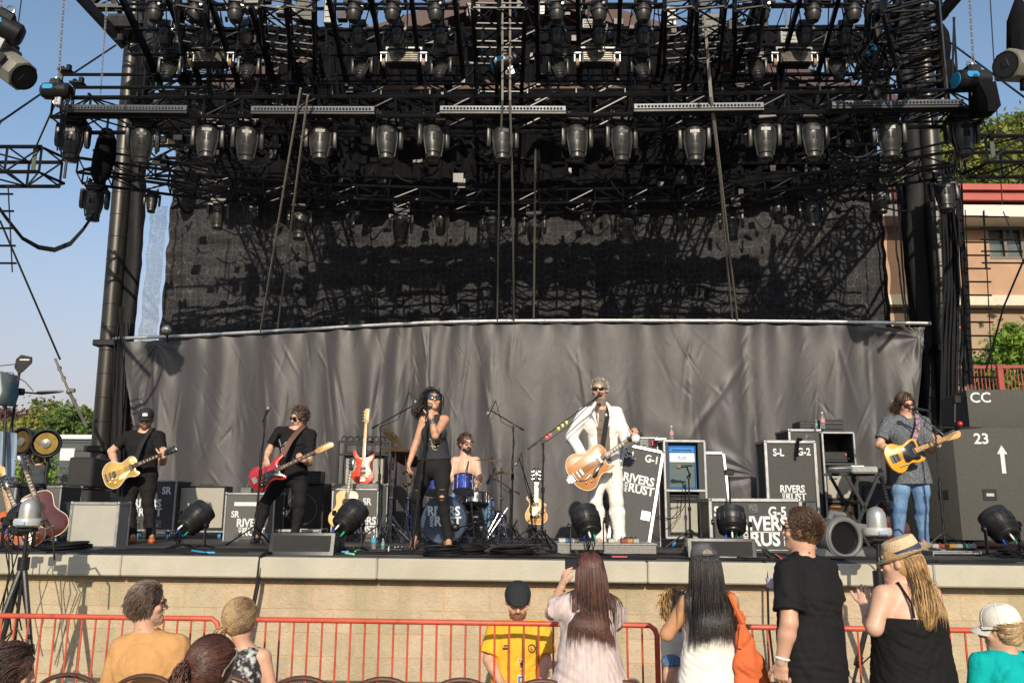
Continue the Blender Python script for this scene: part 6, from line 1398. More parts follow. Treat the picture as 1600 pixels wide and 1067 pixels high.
# ================================================================ BARRICADES AND CHAIRS
RED=M('orange_red_paint',(.52,.085,.042),.45,0,.22,5,.15,40,c2=(.36,.05,.03),c2s=9,c2t=.66)
def barricade(pa,pb,label,n_):
    a,b=np.asarray(pa,float),np.asarray(pb,float);t=thing('barricade',label,'barrier',(a+b)/2*A(1,1,0),'red crowd barricades in front of the stage')
    h=a[2];d=nrm(b-a);w=MB();r=.019
    def c(p,z):return A(p[0],p[1],z)
    w.path([c(a,.12),c(a,h-.07),c(a+d*.012,h-.03),c(a+d*.05,h),c((a+b)/2,h),c(b-d*.05,h),c(b-d*.012,h-.03),c(b,h-.07),c(b,.12)],r,12);w.tube(c(a,.18),c(b,.18),.017,n=10)
    obj('frame',w,RED,t)
    L=np.linalg.norm(b-a)
    for k in range(n_):
        p=a+d*L*(k+1)/(n_+1);w=MB();w.tube(c(p,.18),c(p,h-.01),.0075,n=8);obj('baluster',w,RED,t)
    for p in (a+d*.25,b-d*.25):
        w=MB();q=A(-d[1],d[0],0);w.path([c(p,.16),c(p,.06),c(p+q*.30,.015)],.014,6);w.path([c(p,.07),c(p-q*.30,.015)],.014,6);obj('foot',w,RED,t)
BH=1.13
def bp(px,Y):q=at(px,970,Y);return A(q[0],Y,BH)
BL=[(-60,6.48),(342,6.36),(350,6.355),(1026,6.15),(1036,6.147),(1700,5.95)]
labs=['leftmost orange-red barricade, in front of the camera tripod','long middle orange-red barricade, in front of the seated guard','rightmost barricade, darkened by the standing people\'s shade']
def zfit(px):return BH
P_=[bp(*q) for q in BL]
barricade(P_[0],P_[1],labs[0],int(np.linalg.norm(P_[1]-P_[0])/.105));barricade(P_[2],P_[3],labs[1],int(np.linalg.norm(P_[3]-P_[2])/.105));barricade(P_[4],P_[5],labs[2],int(np.linalg.norm(P_[5]-P_[4])/.105))
CHM=M('brown_frame',(.11,.055,.04),.35,.4,.15,10);CHB=M('beige_plastic',(.50,.40,.34),.5,0,.08)
def chair(label,T):
    t=thing('folding_chair',label,'chair',group='beige folding chairs in the front row',T=T)
    w=MB();P=[(-.225,.02,0),(-.222,.0,.45),(-.215,-.03,.72)]+[(-.215*math.cos(a),-.04-.02*math.sin(a),.74+.155*math.sin(a)) for a in np.linspace(.08,math.pi-.08,15)]+[(.215,-.03,.72),(.222,0,.45),(.225,.02,0)]
    w.path(P,.0135,10);obj('frame',w,CHM,t,world=False)
    w=MB();o=[(.185*math.cos(a),.70+.135*math.sin(a)) for a in np.linspace(.25,math.pi-.25,14)];o += [(-.08,.80),(0,.785),(.08,.80)][::1] if 0 else []
    o=[(-.19,.62),(.19,.62),(.185,.76),(.15,.825),(.10,.858),(.06,.843),(0,.835),(-.06,.843),(-.10,.858),(-.15,.825),(-.185,.76)]
    w.slab(o,-.012,.012,.005,frame((0,-.035,0),(1,0,0),(0,-.06,1)));obj('backrest',w,CHB,t,world=False)
    w=MB();w.cbox((0,.19,.45),(.38,.38,.03),.012);obj('seat',w,CHB,t,world=False)
    for sx in (-1,1):
        w=MB();w.path([(sx*.20,-.05,.0),(sx*.20,.15,.43),(sx*.2,.36,.46)],.011,8);w.path([(sx*.205,.0,.45),(sx*.205,.40,.0)],.011,8);obj('leg',w,CHM,t,world=False)
    return t
ch0=None
CX=[-5,115,234,357,477,600,721,847,968,1090,1212,1334,1456,1578]
NM=['chair at the bottom left corner of the front row','chair left of the mustard-shirt man','chair holding the mustard-shirt man','chair behind the brunette with sunglasses on her head','first empty chair right of the blonde','second empty chair right of the blonde','chair just left of the yellow-shirted guard','chair in front of the guard and the phone woman','chair behind the woman in pink blouse','chair behind the woman in white','chair behind the man in black polo','chair between the polo man and the hat woman','chair behind the woman in straw hat','chair of the woman in the white cap']
for i,px in enumerate(CX):
    q=at(px,1050+(px-115)*.013,5.22-(px-115)*.00005);T=np.eye(4);T[:3,3]=(q[0],q[1]+.0,q[2]-.895);T[2,3]=0;T=T @ rotz(RN.uniform(-.04,.04));T[:3,:3]=T[:3,:3]@np.diag([1,1,(q[2])/.897])
    if ch0 is None:ch0=chair('beige folding '+NM[i],T)
    else:clone(ch0,T,'beige folding '+NM[i])
# ================================================================ GUITARS
def spline(P,n=6,closed=True):
    P=np.asarray(P,float);k=len(P);out=[]
    for i in range(k if closed else k-1):
        p0,p1,p2,p3=P[(i-1) % k],P[i],P[(i+1) % k],P[(i+2) % k]
        for j in range(n):
            t=j/n;out.append(.5*((2*p1)+(-p0+p2)*t+(2*p0-5*p1+4*p2-p3)*t*t+(-p0+3*p1-3*p2+p3)*t**3))
    return np.array(out)
def sym(P):return P+[(x,-y) for x,y in P[::-1] if abs(y) > 1e-6]
WALN=M('rosewood',(.07,.032,.018),.4,0,.2,20);MAPLE=M('maple',(.62,.36,.13),.35,0,.12,14,stretch=(1,8,8),coat=.3);STRG=M('string_wire',(.28,.27,.25),.35,1);IVO=M('cream_binding',(.72,.64,.47),.4);BPK=M('black_pickguard',(.012,.012,.013),.15,coat=.5);NICK=M('nickel',(.20,.195,.185),.22,1,.1)
OUT=dict(
 lp=[(-.215,0),(-.205,.085),(-.15,.150),(-.08,.162),(-.02,.125),(.03,.098),(.09,.112),(.14,.128),(.185,.105),(.20,.06),(.195,.03),(.165,.02),(.16,-.03),(.16,-.06),(.185,-.085),(.19,-.105),(.165,-.12),(.12,-.118),(.08,-.10),(.03,-.096),(-.02,-.125),(-.08,-.162),(-.15,-.150),(-.205,-.085)],
 bass=[(-.24,.0),(-.225,.09),(-.15,.155),(-.08,.15),(-.01,.105),(.05,.10),(.12,.135),(.20,.160),(.245,.150),(.25,.125),(.19,.095),(.15,.055),(.14,.03),(.14,-.03),(.15,-.06),(.18,-.10),(.19,-.135),(.165,-.15),(.11,-.135),(.05,-.10),(-.02,-.105),(-.09,-.15),(-.17,-.155),(-.23,-.085)],
 tele=[(-.205,0),(-.195,.09),(-.14,.155),(-.07,.158),(-.01,.115),(.04,.105),(.10,.125),(.155,.13),(.19,.10),(.185,.04),(.18,.025),(.16,-.03),(.15,-.05),(.175,-.085),(.19,-.115),(.16,-.13),(.10,-.125),(.04,-.105),(-.01,-.115),(-.07,-.158),(-.14,-.155),(-.195,-.09)],
 hollow=[(-.245,0),(-.235,.11),(-.17,.195),(-.08,.208),(.0,.160),(.06,.135),(.12,.147),(.18,.155),(.225,.12),(.235,.06),(.23,.03),(.20,.02),(.175,-.03),(.165,-.07),(.185,-.105),(.225,-.125),(.215,-.145),(.17,-.150),(.12,-.147),(.06,-.135),(.0,-.160),(-.08,-.208),(-.17,-.195),(-.235,-.11)],
 acou=sym([(-.25,0),(-.24,.11),(-.18,.190),(-.09,.202),(-.01,.155),(.05,.132),(.12,.142),(.18,.145),(.225,.11),(.24,.05)]),
 mando=[(-.155,0),(-.15,.06),(-.11,.115),(-.04,.13),(.03,.10),(.07,.08),(.11,.085),(.135,.11),(.165,.115),(.175,.09),(.155,.07),(.15,.03),(.15,-.03),(.12,-.06),(.10,-.085),(.075,-.12),(.05,-.11),(.01,-.10),(-.05,-.128),(-.11,-.115),(-.15,-.06)])
def guitar(kind,name,label,T,body,scale=.62,neck=None,sc=1.0,head='tri',pg=None,strap=None,group=None,bind=None,frets=WALN,pegm=NICK,headm=None,thick=.045):
    """local frame: x toward the headstock, y across, z out of the face; origin mid body"""
    t=thing(name,label,'guitar' if name != 'mandolin' else 'mandolin',T=T @ np.diag([sc,sc,sc,1]),group=group)
    o=spline(OUT[kind],4);w=MB();w.slab(o,-thick/2,thick/2,.008 if thick < .06 else .006);ac=kind in ('acou','hollow','mando')
    b_=obj('body',w,body,t,world=False)
    if bind:
        w=MB();w.path(np.vstack([np.hstack([o,np.full((len(o),1),thick/2-.002)]),[[*o[0],thick/2-.002]]]),.0045,5);obj('binding',w,bind,b_,world=False)
    f0=thick/2;nx0=OUT[kind][0][0];xe=max(p[0] for p in OUT[kind] if abs(p[1]) < .07);xn={'bass':.63,'mando':.34}.get(kind,.49);x0=xe-.06 if not ac else xe-.09
    w=MB();w.slab([(xe-.04,-.027),(xe-.04,.027),(xn,.021),(xn,-.021)],f0-.022,f0+.002,.004);nk=obj('neck',w,neck or MAPLE,t,world=False)
    w=MB();w.slab([(x0,-.028),(x0,.028),(xn,.0215),(xn,-.0215)],f0+.0025,f0+.009,.002);obj('fretboard',w,frets,nk,world=False)
    w=MB();fr=[]
    for k in range(20):
        x=xn-(xn-x0)*1.25*(1-2**(-k/12))
        if x > x0:w.box((x,0,f0+.0095),(.0018,.046,.0016));fr.append(x)
    obj('frets',w,NICK,nk,world=False)
    w=MB()
    for k in (2,4,6,8,11,14,16) if kind != 'mando' else ():
        if k+1 < len(fr):w.box(((fr[k]+fr[k+1])/2,0,f0+.0098),(.010,.022 if head == 'tri' else .008,.001))
    if w.n:obj('inlay',w,IVO,nk,world=False)
    hz=f0-.012;w=MB()
    if head == 'tri':ho=[(xn,-.022),(xn,.022),(xn+.05,.036),(xn+.17,.044),(xn+.185,.03),(xn+.178,.0),(xn+.185,-.03),(xn+.17,-.044),(xn+.05,-.036)];pegs=[(xn+.05+.045*k,s*.05) for k in range(3) for s in (-1,1)]
    elif head == 'four':ho=[(xn,-.022),(xn,.022),(xn+.06,.03),(xn+.20,.034),(xn+.235,.02),(xn+.245,-.02),(xn+.22,-.045),(xn+.19,-.04),(xn+.06,-.038),(xn+.02,-.03)];pegs=[(xn+.055+.045*k,.055) for k in range(4)]
    else:ho=[(xn,-.022),(xn,.022),(xn+.03,.024),(xn+.16,.030),(xn+.195,.022),(xn+.20,-.01),(xn+.17,-.042),(xn+.14,-.046),(xn+.05,-.034),(xn+.02,-.03)];pegs=[(xn+.03+.025*k,.038) for k in range(6)]
    w.slab(ho,hz-.008,hz+.008,.002);hd=obj('headstock',w,headm or neck or MAPLE,t,world=False)
    w=MB()
    for i,(x,y) in enumerate(pegs):
        sy=1 if y > 0 else -1;w.tube((x,y-sy*.02,hz+.004),(x,y-sy*.02,hz+.02),.0045,n=8);w.tube((x,y-sy*.012,hz-.012),(x,y+sy*.004,hz-.012),.003,n=6);w.ball((x,y+sy*.010,hz-.012),.0085,8,(1,.8,.6))
    obj('tuning_pegs',w,pegm,hd,world=False)
    w=MB();n_s={'bass':4,'mando':8}.get(kind,6);bx=nx0+(.085 if kind != 'acou' else .105)
    for k in range(n_s):
        y=(k-(n_s-1)/2)*(.0095 if n_s < 8 else .006)*(1.6 if n_s == 4 else 1);w.tube((bx,y*1.25,f0+.014),(xn,y*.85,f0+.012),.0011 if n_s > 4 else .0018,n=4,caps=False);w.tube((xn,y*.85,f0+.012),(xn+.06+.02*k,y*.85,hz+.014),.0011,n=4,caps=False)
    obj('strings',w,STRG,t,world=False)
    if kind in ('acou','mando'):
        w=MB()
        if kind == 'acou':
            w.lathe([(0,0),(.050,0),(.050,.0012),(0,.0012)],frame((.085,0,f0+.0003),(1,0,0),(0,1,0)),24);obj('sound_hole',w,MRUB,b_,world=False)
            w=MB();w.torus(.057,.003,frame((.085,0,f0+.0005),(1,0,0),(0,1,0)),28,4);obj('rosette',w,WALN,b_,world=False)
        else:
            for sy in (-1,1):w.path([(-.09,sy*.075,f0+.001),(-.04,sy*.06,f0+.001),(.0,sy*.065,f0+.001),(.035,sy*.055,f0+.001)],.004,5)
            obj('sound_hole',w,MRUB,b_,world=False)
        w=MB();w.cbox((bx,0,f0+.006),(.022,.15 if kind == 'acou' else .11,.012),.004);obj('bridge',w,WALN,t,world=False)
    else:
        pk=[x0-.02,(x0+bx)/2-.01,bx+.045] if kind in ('lp','tele','hollow') else [(x0+bx)/2+.01,bx+.07]
        for i,x in enumerate(pk[:3] if kind == 'bass' else [pk[0],pk[2]] if kind != 'tele' else [pk[0],pk[2]]):
            w=MB();w.cbox((x,0,f0+.006),(.036 if kind != 'tele' else .022,.078,.014),.004);obj('pickup',w,{'lp':NICK,'hollow':NICK}.get(kind,BPK if kind == 'bass' else NICK),t,world=False)
        w=MB();w.cbox((bx,0,f0+.008),(.022,.085,.014),.004)
        if kind in ('lp',):w.cbox((bx-.05,0,f0+.008),(.016,.09,.012),.005)
        if kind == 'bass':w.cbox((bx-.03,0,f0+.006),(.05,.085,.006),.002)
        if kind == 'tele':w.cbox((bx-.005,0,f0+.003),(.075,.085,.004),.002)
        if kind == 'hollow':
            w.cbox((bx-.085,0,f0+.004),(.06,.085,.006),.003);w.tube((bx-.045,-.05,f0+.014),(bx-.045,.05,f0+.014),.009,n=10);w.path([(bx-.03,-.06,f0+.02),(bx+.04,-.09,f0+.035),(bx+.11,-.075,f0+.03)],.005,6);w.box((bx-.12,0,f0),(.03,.05,.006))
        obj('bridge',w,NICK,t,world=False)
        w=MB()
        for (x,y) in {'lp':((-.15,-.07),(-.10,-.10),(-.07,-.055),(-.12,-.045)),'bass':((-.08,-.10),(-.12,-.09),(-.155,-.07)),'tele':((-.10,-.095),(-.065,-.10),(-.03,-.10)),'hollow':((-.14,-.12),(-.08,-.14),(-.06,-.10),(-.1,-.09),(.16,-.10))}[kind]:
            w.lathe([(0,0),(.011,0),(.010,.014),(.006,.016),(0,.016)],frame((x,y,f0),(1,0,0),(0,1,0)),12)
        if kind == 'lp':w.lathe([(0,0),(.02,0),(.02,.002),(0,.002)],frame((.14,.085,f0),(1,0,0),(0,1,0)),16)
        obj('knob',w,NICK if kind != 'lp' else M('clear_knob',(.75,.7,.55),.2),t,world=False)
    if pg:
        w=MB();w.slab(spline(pg[0],3) if len(pg[0]) > 5 else pg[0],f0+.001,f0+.0055,.001);obj('pickguard',w,pg[1],t,world=False)
    if strap:
        w=MB();pts=np.array(strap['pts']);tt=np.linspace(0,len(pts)-1,26);C=np.stack([np.interp(tt,range(len(pts)),pts[:,c]) for c in range(3)],1)
        for _ in range(4):C[1:-1]=(C[:-2]+C[2:]+2*C[1:-1])/4
        Ti=np.linalg.inv(T @ np.diag([sc,sc,sc,1]));wd=strap.get('w',.05);Q=[]
        for i,p in enumerate(C):
            d=nrm(C[min(i+1,25)]-C[max(i-1,0)]);nv=nrm(strap['n'][min(int(i/26*len(strap['n'])),len(strap['n'])-1)]) if isinstance(strap['n'],list) else nrm(strap['n']);s_=nrm(np.cross(d,nv))*wd/2
            Q += [p-s_,p+s_,p+s_+nv*.003,p-s_+nv*.003]
        Q=np.array(Q)@Ti[:3,:3].T+Ti[:3,3];F=[]
        for i in range(25):
            for j in range(4):F.append((4*i+j,4*i+(j+1) % 4,4*i+4+(j+1) % 4,4*i+4+j))
        w.add(Q,F);obj('strap',w,strap['m'],t,world=False)
    return t
def gframe(c,n_,up_):   # origin, face normal, neck direction
    z=nrm(n_);x=nrm(np.asarray(up_,float)-z*np.dot(up_,z));y=np.cross(z,x);T=np.eye(4);T[:3,0]=x;T[:3,1]=y;T[:3,2]=z;T[:3,3]=c;return T
def held(px,py,Y,hx,hy,HY,tiltn=(0,-1,.12),dx=0):
    a=at(px,py,Y);b=at(hx,hy,HY);return gframe(a,tiltn,b-a)
GOLD=M('gold_top',(.60,.36,.085),.3,.45,.08,10,coat=.4);REDM=M('metallic_red',(.42,.008,.012),.22,.25,.08,coat=.8);JAZ=M('fiesta_red',(.62,.05,.015),.3,0,.06,coat=.5);NAT=M('spruce_top',(.70,.46,.20),.3,0,.12,8,stretch=(1,20,20),coat=.4);TANW=M('tan_burst',(.46,.20,.065),.25,0,.15,6,coat=.6);BUT=M('butterscotch',(.72,.33,.018),.3,0,.08,6,coat=.5);CHER=M('mahogany_red',(.085,.018,.009),.22,0,.2,6,coat=.7)
BST=cloth('black_strap',(.02,.02,.02));I_=GUITARIST;Wg=I_['W']
def strap_pts(T,xa,ya,I,sa,sc_=1,up_off=.065):
    """from the body horn over the far shoulder, behind the back, to the tail pin"""
    p=(T@A(xa,ya,0,1))[:3];q=(T@A(-.2,0,-.01,1))[:3];S_=I['W'][sa];nb=I['nb'];f,u=I['f'],I['spine'];top_=nb+(S_-nb)*.55+u*up_off
    c=I['hc']+(I['sc']-I['hc'])*.55
    return [p+f*.0,(p+top_)/2+f*.085,top_+f*.045,top_-f*.05,c-f*.165+I['side']*.02,q]
T=held(191,737,9.93,269,699,9.86)
guitar('lp','electric_guitar','gold-top electric guitar hanging on the guitarist in the cap',T,GOLD,bind=IVO,neck=CHER,headm=BPK,pg=([(.10,-.025),(.09,-.045),(.02,-.09),(-.05,-.085),(-.03,-.045),(.02,-.03)],M('cream_guard',(.72,.60,.36),.3)),strap=dict(pts=strap_pts(T,.17,.05,I_,'sb'),n=(0,-1,.3),m=BST))
T=held(420,741,9.96,486,706,9.9)
guitar('bass','bass_guitar','metallic red bass guitar with black pickguard played by the bassist',T,REDM,head='four',neck=MAPLE,pg=([(.13,.05),(.10,.02),(.02,.03),(-.05,.02),(-.06,-.03),(-.17,-.08),(-.15,-.12),(-.08,-.13),(0,-.085),(.06,-.08),(.12,-.12),(.16,-.11),(.14,-.05)],BPK),sc=.95,strap=dict(pts=strap_pts(T,.22,.13,BASSIST,'sb'),n=(0,-1,.3),m=M('brown_strap',(.13,.06,.045),.7),w=.065))
T=held(922,729,9.0,1003,671,8.88)
guitar('hollow','hollow_body_guitar','tan hollow body guitar with vibrato arm held by the man in white',T,TANW,sc=1.0,bind=IVO,headm=BPK,neck=CHER,thick=.062,pg=([(.12,-.035),(.05,-.04),(-.02,-.075),(-.05,-.12),(.0,-.125),(.06,-.08),(.13,-.06)],BPK),strap=dict(pts=strap_pts(T,.2,.06,SUITMAN,'sb',up_off=.05),n=(0,-1,.3),m=BST))
T=held(1412,711,9.0,1487,681,8.93)
guitar('tele','electric_guitar','butterscotch yellow electric guitar with black guard on the man in jeans',T,BUT,head='six',neck=MAPLE,frets=MAPLE,pg=([(.16,.10),(.10,.10),(.04,.08),(.0,.06),(-.03,-.06),(.0,-.09),(.06,-.08),(.10,-.10),(.15,-.09),(.15,-.04)],BPK),strap=dict(pts=strap_pts(T,.17,.09,TELEMAN,'sb'),n=(0,-1,.3),m=M('woven_strap',(.40,.20,.13),.7,0,.2,20,c2=(.12,.10,.25),c2s=22)))
# standing guitars
def stand_g(px,py,Y,hx,hy,back=.18):a=at(px,py,Y);b=at(hx,hy,Y+back);return gframe(a,(0,-1,.2),b-a)
guitar('bass','bass_guitar','orange-red bass guitar with cream guard leaning upright on the road case',stand_g(568,730,11.1,574,640),JAZ,head='four',neck=MAPLE,frets=MAPLE,sc=.93,pg=([(.13,.07),(.10,.02),(.0,.03),(-.10,.0),(-.15,-.06),(-.10,-.11),(-.04,-.105),(.02,-.07),(.08,-.08),(.13,-.12),(.16,-.12),(.14,-.05)],M('cream_guard2',(.72,.62,.45),.35)))
guitar('acou','acoustic_guitar','pale natural acoustic guitar on a stand behind the tilted stage light',stand_g(541,796,10.5,551,715,.1),NAT,head='tri',bind=WALN,neck=WALN,headm=BPK,thick=.10,sc=.97,pg=([(.08,-.05),(.03,-.07),(-.02,-.12),(.03,-.14),(.09,-.09)],BPK))
guitar('acou','acoustic_guitar','natural jumbo acoustic with red pickguard standing behind the man in white',gframe(at(944,804,10.0),(.15,-1,.25),at(938,735,10.2)-at(944,804,10.0)),NAT,bind=IVO,neck=WALN,headm=BPK,thick=.10,sc=1.03,pg=([(.09,.05),(.05,.10),(-.01,.12),(-.07,.10),(-.04,.07),(.02,.06)],M('red_tortoise',(.25,.02,.012),.25,coat=.5)))
guitar('mando','mandolin','natural wood mandolin upright on a stand beside the boom microphone',stand_g(838,799,10.6,838,752,.08),M('amber_wood',(.62,.32,.09),.25,0,.2,12,coat=.5),neck=WALN,bind=IVO,thick=.05,sc=1.05,head='tri',headm=BPK)
guitar('tele','electric_guitar','pale maple-necked electric guitar leftmost in the guitar rack',gframe(at(22,822,9.2),(.1,-1,.25),at(12,716,9.5)-at(30,826,9.2)),M('sunburst_orange',(.55,.12,.02),.25,0,.2,4,c2=(.06,.02,.01),c2s=5,coat=.6),head='six',neck=MAPLE,frets=MAPLE,sc=1.05)
guitar('acou','acoustic_guitar','mahogany acoustic guitar with pale binding leaning right in the rack',gframe(at(66,806,9.3),(.45,-1,.2),at(36,722,9.55)-at(66,806,9.3)),CHER,bind=IVO,neck=WALN,headm=BPK,thick=.10,sc=1.08)
guitar('lp','electric_guitar','sunburst electric guitar low behind the silver dome at far left',gframe(at(40,828,8.95),(.2,-1,.3),at(10,742,9.3)-at(40,828,8.95)),MATS['sunburst_orange'],bind=IVO,neck=CHER,headm=BPK)
# ================================================================ BACKLINE AND STAGE GEAR
CASEB=M('case_black_ply',(.042,.041,.039),.55,0,.22,30,.5,120);CASEG=M('case_grey_laminate',(.36,.345,.29),.6,0,.06,6,.1,60);LETW=M('stencil_white',(.62,.64,.64),.7,0,.18,20)
BLUW=M('blue_caster',(.03,.16,.36),.5)
def loc(px,py,Y):return at(px,py,Y)
def boxT(px0,px1,Y,yaw=0,zb=STG):a,b=at(px0,800,Y),at(px1,800,Y);return rotz(yaw,((a[0]+b[0])/2,Y,zb)),abs(b[0]-a[0])/math.cos(yaw)
def logo(w,T,W0,m=None):
    """RIVERS / AND / RUST, width W0, centred"""
    s=W0/2.95;w.text('RIVERS',s,T @ frame((0,s*.44,0),(1,0,0),(0,1,0)),.035,.0015,sx=.86*1.0);w.text('RUST',s,T @ frame((s*.33,-s*.36,0),(1,0,0),(0,1,0)),.035,.0015,sx=.9)
    w.text('AND',s*.36,T @ frame((-s*.93,-s*.38,0),(0,1,0),(-1,0,0)),.03,.0015);w.box((s*.1,s*.03,0),(s*2.4,s*.05,.003),T)
def face(T,x,z,y=-.0035):return T @ frame((x,y,z),(1,0,0),(0,0,1))
def case(label,T,w_,h,d,m=CASEB,letters=(),logos=(),latches=(),casters=0,trim=.022,name='road_case',cat='road case',group=None,lid=None,bare=False):
    t=thing(name,label,cat,T=T,group=group);zb=.12 if casters else 0;w=MB();w.cbox((0,d/2,zb+(h-zb)/2),(w_,d,h-zb),.004);obj('panel',w,m,t,world=False)
    if not bare:
        w=MB();e=.004
        for x in (-w_/2,w_/2):
            for y in (0,d):w.cbox((x,y,zb+(h-zb)/2),(trim,trim,h-zb-.01),.003)
        for z in (zb,h):
            for y in (0,d):w.cbox((0,y,z),(w_-trim,trim,trim),.003)
            for x in (-w_/2,w_/2):w.cbox((x,d/2,z),(trim,d-trim,trim),.003)
        if lid:w.cbox((0,-.002,lid),(w_,.012,.03),.003)
        obj('edge_trim',w,MSIL,t,world=False)
        w=MB()
        for x in (-w_/2,w_/2):
            for y in (0,d):
                for z in (zb,h):w.ball((x,y,z),.024,8)
        obj('ball_corner',w,MSIL,t,world=False)
    for (x,z) in latches:
        w=MB();Tl=face(T=np.eye(4),x=x,z=z,y=-.002);w.cbox((0,0,0),(.10,.10,.006),.002,Tl);w.cbox((0,0,.005),(.05,.035,.010),.003,Tl);w.tube((Tl@A(-.02,-.02,.01,1))[:3],(Tl@A(.02,-.02,.01,1))[:3],.006);obj('latch',w,MCHR,t,world=False)
    if letters or logos:
        w=MB()
        for (s_,sz,x,z) in letters:w.text(s_,sz,face(np.eye(4),x,z),.03,.0015,sx=.85)
        for (x,z,W0) in logos:logo(w,face(np.eye(4),x,z),W0)
        obj('lettering',w,LETW,t,world=False,smooth=0)
    if casters:
        for x in (-w_/2+.09,w_/2-.09):
            for y in (.08,d-.08):
                w=MB();w.tube((x-.018,y,.05),(x+.018,y,.05),.05,n=18);c=obj('caster',w,BLUW,t,world=False)
                w=MB();w.cbox((x,y,.108),(.09,.08,.012),.003);w.bar((x-.026,y,.10),(x-.026,y,.04),.006,.03,(0,1,0));w.bar((x+.026,y,.10),(x+.026,y,.04),.006,.03,(0,1,0));obj('fork',w,MSIL,c,world=False)
    return t
def hgt(px,py,Y,zb=STG):return at(px,py,Y)[2]-zb
def amp(label,T,w_,h,d,grille,trimm=MRUB,panel_h=.09,script=None,knobs=8,name='guitar_amplifier',cabm=None,inset=.02,speaker=None):
    t=thing(name,label,'amplifier',T=T);w=MB();b=inset
    for x in (-w_/2+b/2,w_/2-b/2):w.cbox((x,d/2,h/2),(b,d,h),.004)
    w.cbox((0,d/2,b/2),(w_-2*b,d,b),.004);w.cbox((0,d/2,h-b/2),(w_-2*b,d,b),.004);w.box((0,d-.02,h/2),(w_-2*b,.02,h-2*b));obj('cabinet',w,cabm or MDRK,t,world=False)
    gh=h-2*b-panel_h;w=MB();w.cbox((0,.02,b+gh/2),(w_-2*b-.004,.02,gh-.004),.004);g_=obj('grille_cloth',w,grille,t,world=False)
    if panel_h > .01:
        w=MB();w.cbox((0,.022,h-b-panel_h/2),(w_-2*b-.004,.03,panel_h-.006),.003);p_=obj('control_panel',w,trimm,t,world=False)
        w=MB()
        for k in range(knobs):x=-w_/2+b+.05+(w_-2*b-.1)*k/max(1,knobs-1);w.lathe([(0,0),(.011,0),(.009,.012),(0,.013)],frame((x,.006,h-b-panel_h/2),(1,0,0),(0,0,1)),10)
        obj('knob',w,NICK,p_,world=False)
    if script:
        w=MB();w.text(script[0],script[1],frame((script[2],.006,script[3]),(1,0,.12),(0,0,1)),.012,.002,shear=.35);obj('script_logo',w,script[4] if len(script) > 4 else NICK,g_,world=False,smooth=0)
    if speaker:
        w=MB();w.torus(speaker[2],.006,frame((speaker[0],.008,speaker[1]),(1,0,0),(0,0,1)),36,6);obj('speaker_ring',w,MGRY,g_,world=False)
    w=MB();w.path([(-.10,d/2,h),(-.08,d/2,h+.02),(.08,d/2,h+.02),(.10,d/2,h)],.007,6);obj('handle',w,MRUB,t,world=False)
    return t
GRS=M('silver_grille',(.36,.34,.28),.8,0,.06,30,.4,250);GRB=M('black_grille',(.018,.018,.018),.7,0,.2,60,.5,250);GRT=M('teal_grille',(.10,.14,.14),.8,0,.1,60,.4,250)
# --- left to right
T,w_=boxT(112,185,9.25);case('pale grey flat case with aluminium edges standing before the cap-wearing guitarist',T,w_,hgt(150,786,9.25),.26,CASEG,trim=.03)
T,w_=boxT(205,272,11.2);h_=hgt(240,751,11.2);case('black road case marked SR right behind the cap-wearing guitarist',T,w_,h_,.5,letters=[('SR',.13,.16,h_-.13)],logos=[(-.08,h_-.36,.42)],latches=[(.08,.2),(-.2,.2)],casters=1)
T,w_=boxT(277,350,11.35,zb=STG+.13);amp('combo amplifier with pale grille on a wheeled board beside the SR case',T,w_,hgt(310,759,11.35,STG+.13),.3,GRS,panel_h=.0)
T,w_=boxT(275,356,11.3);t=thing('wheel_board','low aluminium-edged wheel board under the pale grille amplifier','dolly',T=T);w=MB();w.cbox((0,.2,.105),(w_,.42,.035),.01);obj('board',w,MSIL,t,world=False)
for x in (-w_/2+.1,w_/2-.1):
    w=MB();w.tube((x-.018,.06,.045),(x+.018,.06,.045),.045,n=16);obj('caster',w,BLUW,t,world=False)
T,w_=boxT(352,428,10.75);h_=hgt(390,771,10.75);case('grey road case marked SR beside the bassist\'s microphone stand',T,w_,h_,.45,M('case_charcoal',(.085,.083,.077),.6,0,.12,20,.3,90),letters=[('SR',.11,-.18,h_-.26),('4',.11,.22,h_-.26)],logos=[(.02,.17,.40)],latches=[(-.13,.06),(.2,.06)])
w=MB();r_=T@A(-.02,-.004,h_-.13,1);w.cbox(r_[:3],(.36,.005,.05),.002);obj('tape_strip',w,LETW,label='scuffed strip of white tape across the case beside the bassist',cat='tape')
w=MB();q=(T@A(-.1,.15,h_,1))[:3];w.cbox(q+A(0,0,.04),(.14,.1,.08),.008);w.path([q+A(0,0,.08),q+A(.02,0,.16),q+A(.05,.02,.1)],.006,5);obj('tuner_box',w,MGRY,label='small grey box with cable on top of the case beside the bassist',cat='box')
T,w_=boxT(437,505,11.25,zb=STG+.02);amp('black bass speaker cabinet half hidden behind the bassist\'s legs',T,w_,hgt(470,757,11.25),.45,GRB,panel_h=0,speaker=(0,.38,.20),name='bass_cabinet')
T,w_=boxT(476,498,11.2,zb=at(480,757,11.25)[2]+.004);t=thing('amplifier_head','small black bass amplifier head on top of the bass cabinet','amplifier',T=T);w=MB();w.cbox((0,.15,.09),(w_,.28,.17),.008);obj('chassis',w,MDRK,t,world=False)
w=MB()
for k in range(5):w.lathe([(0,0),(.010,0),(.008,.010),(0,.011)],frame((-w_/2+.03+.03*k,.008,.08),(1,0,0),(0,0,1)),8)
obj('knob',w,NICK,t,world=False)
T,w_=boxT(428,502,10.85);case('low aluminium-edged tray case on the floor behind the bassist',T,w_,.14,.35,MGRY,latches=[(-.15,.07),(.15,.07)],trim=.03)
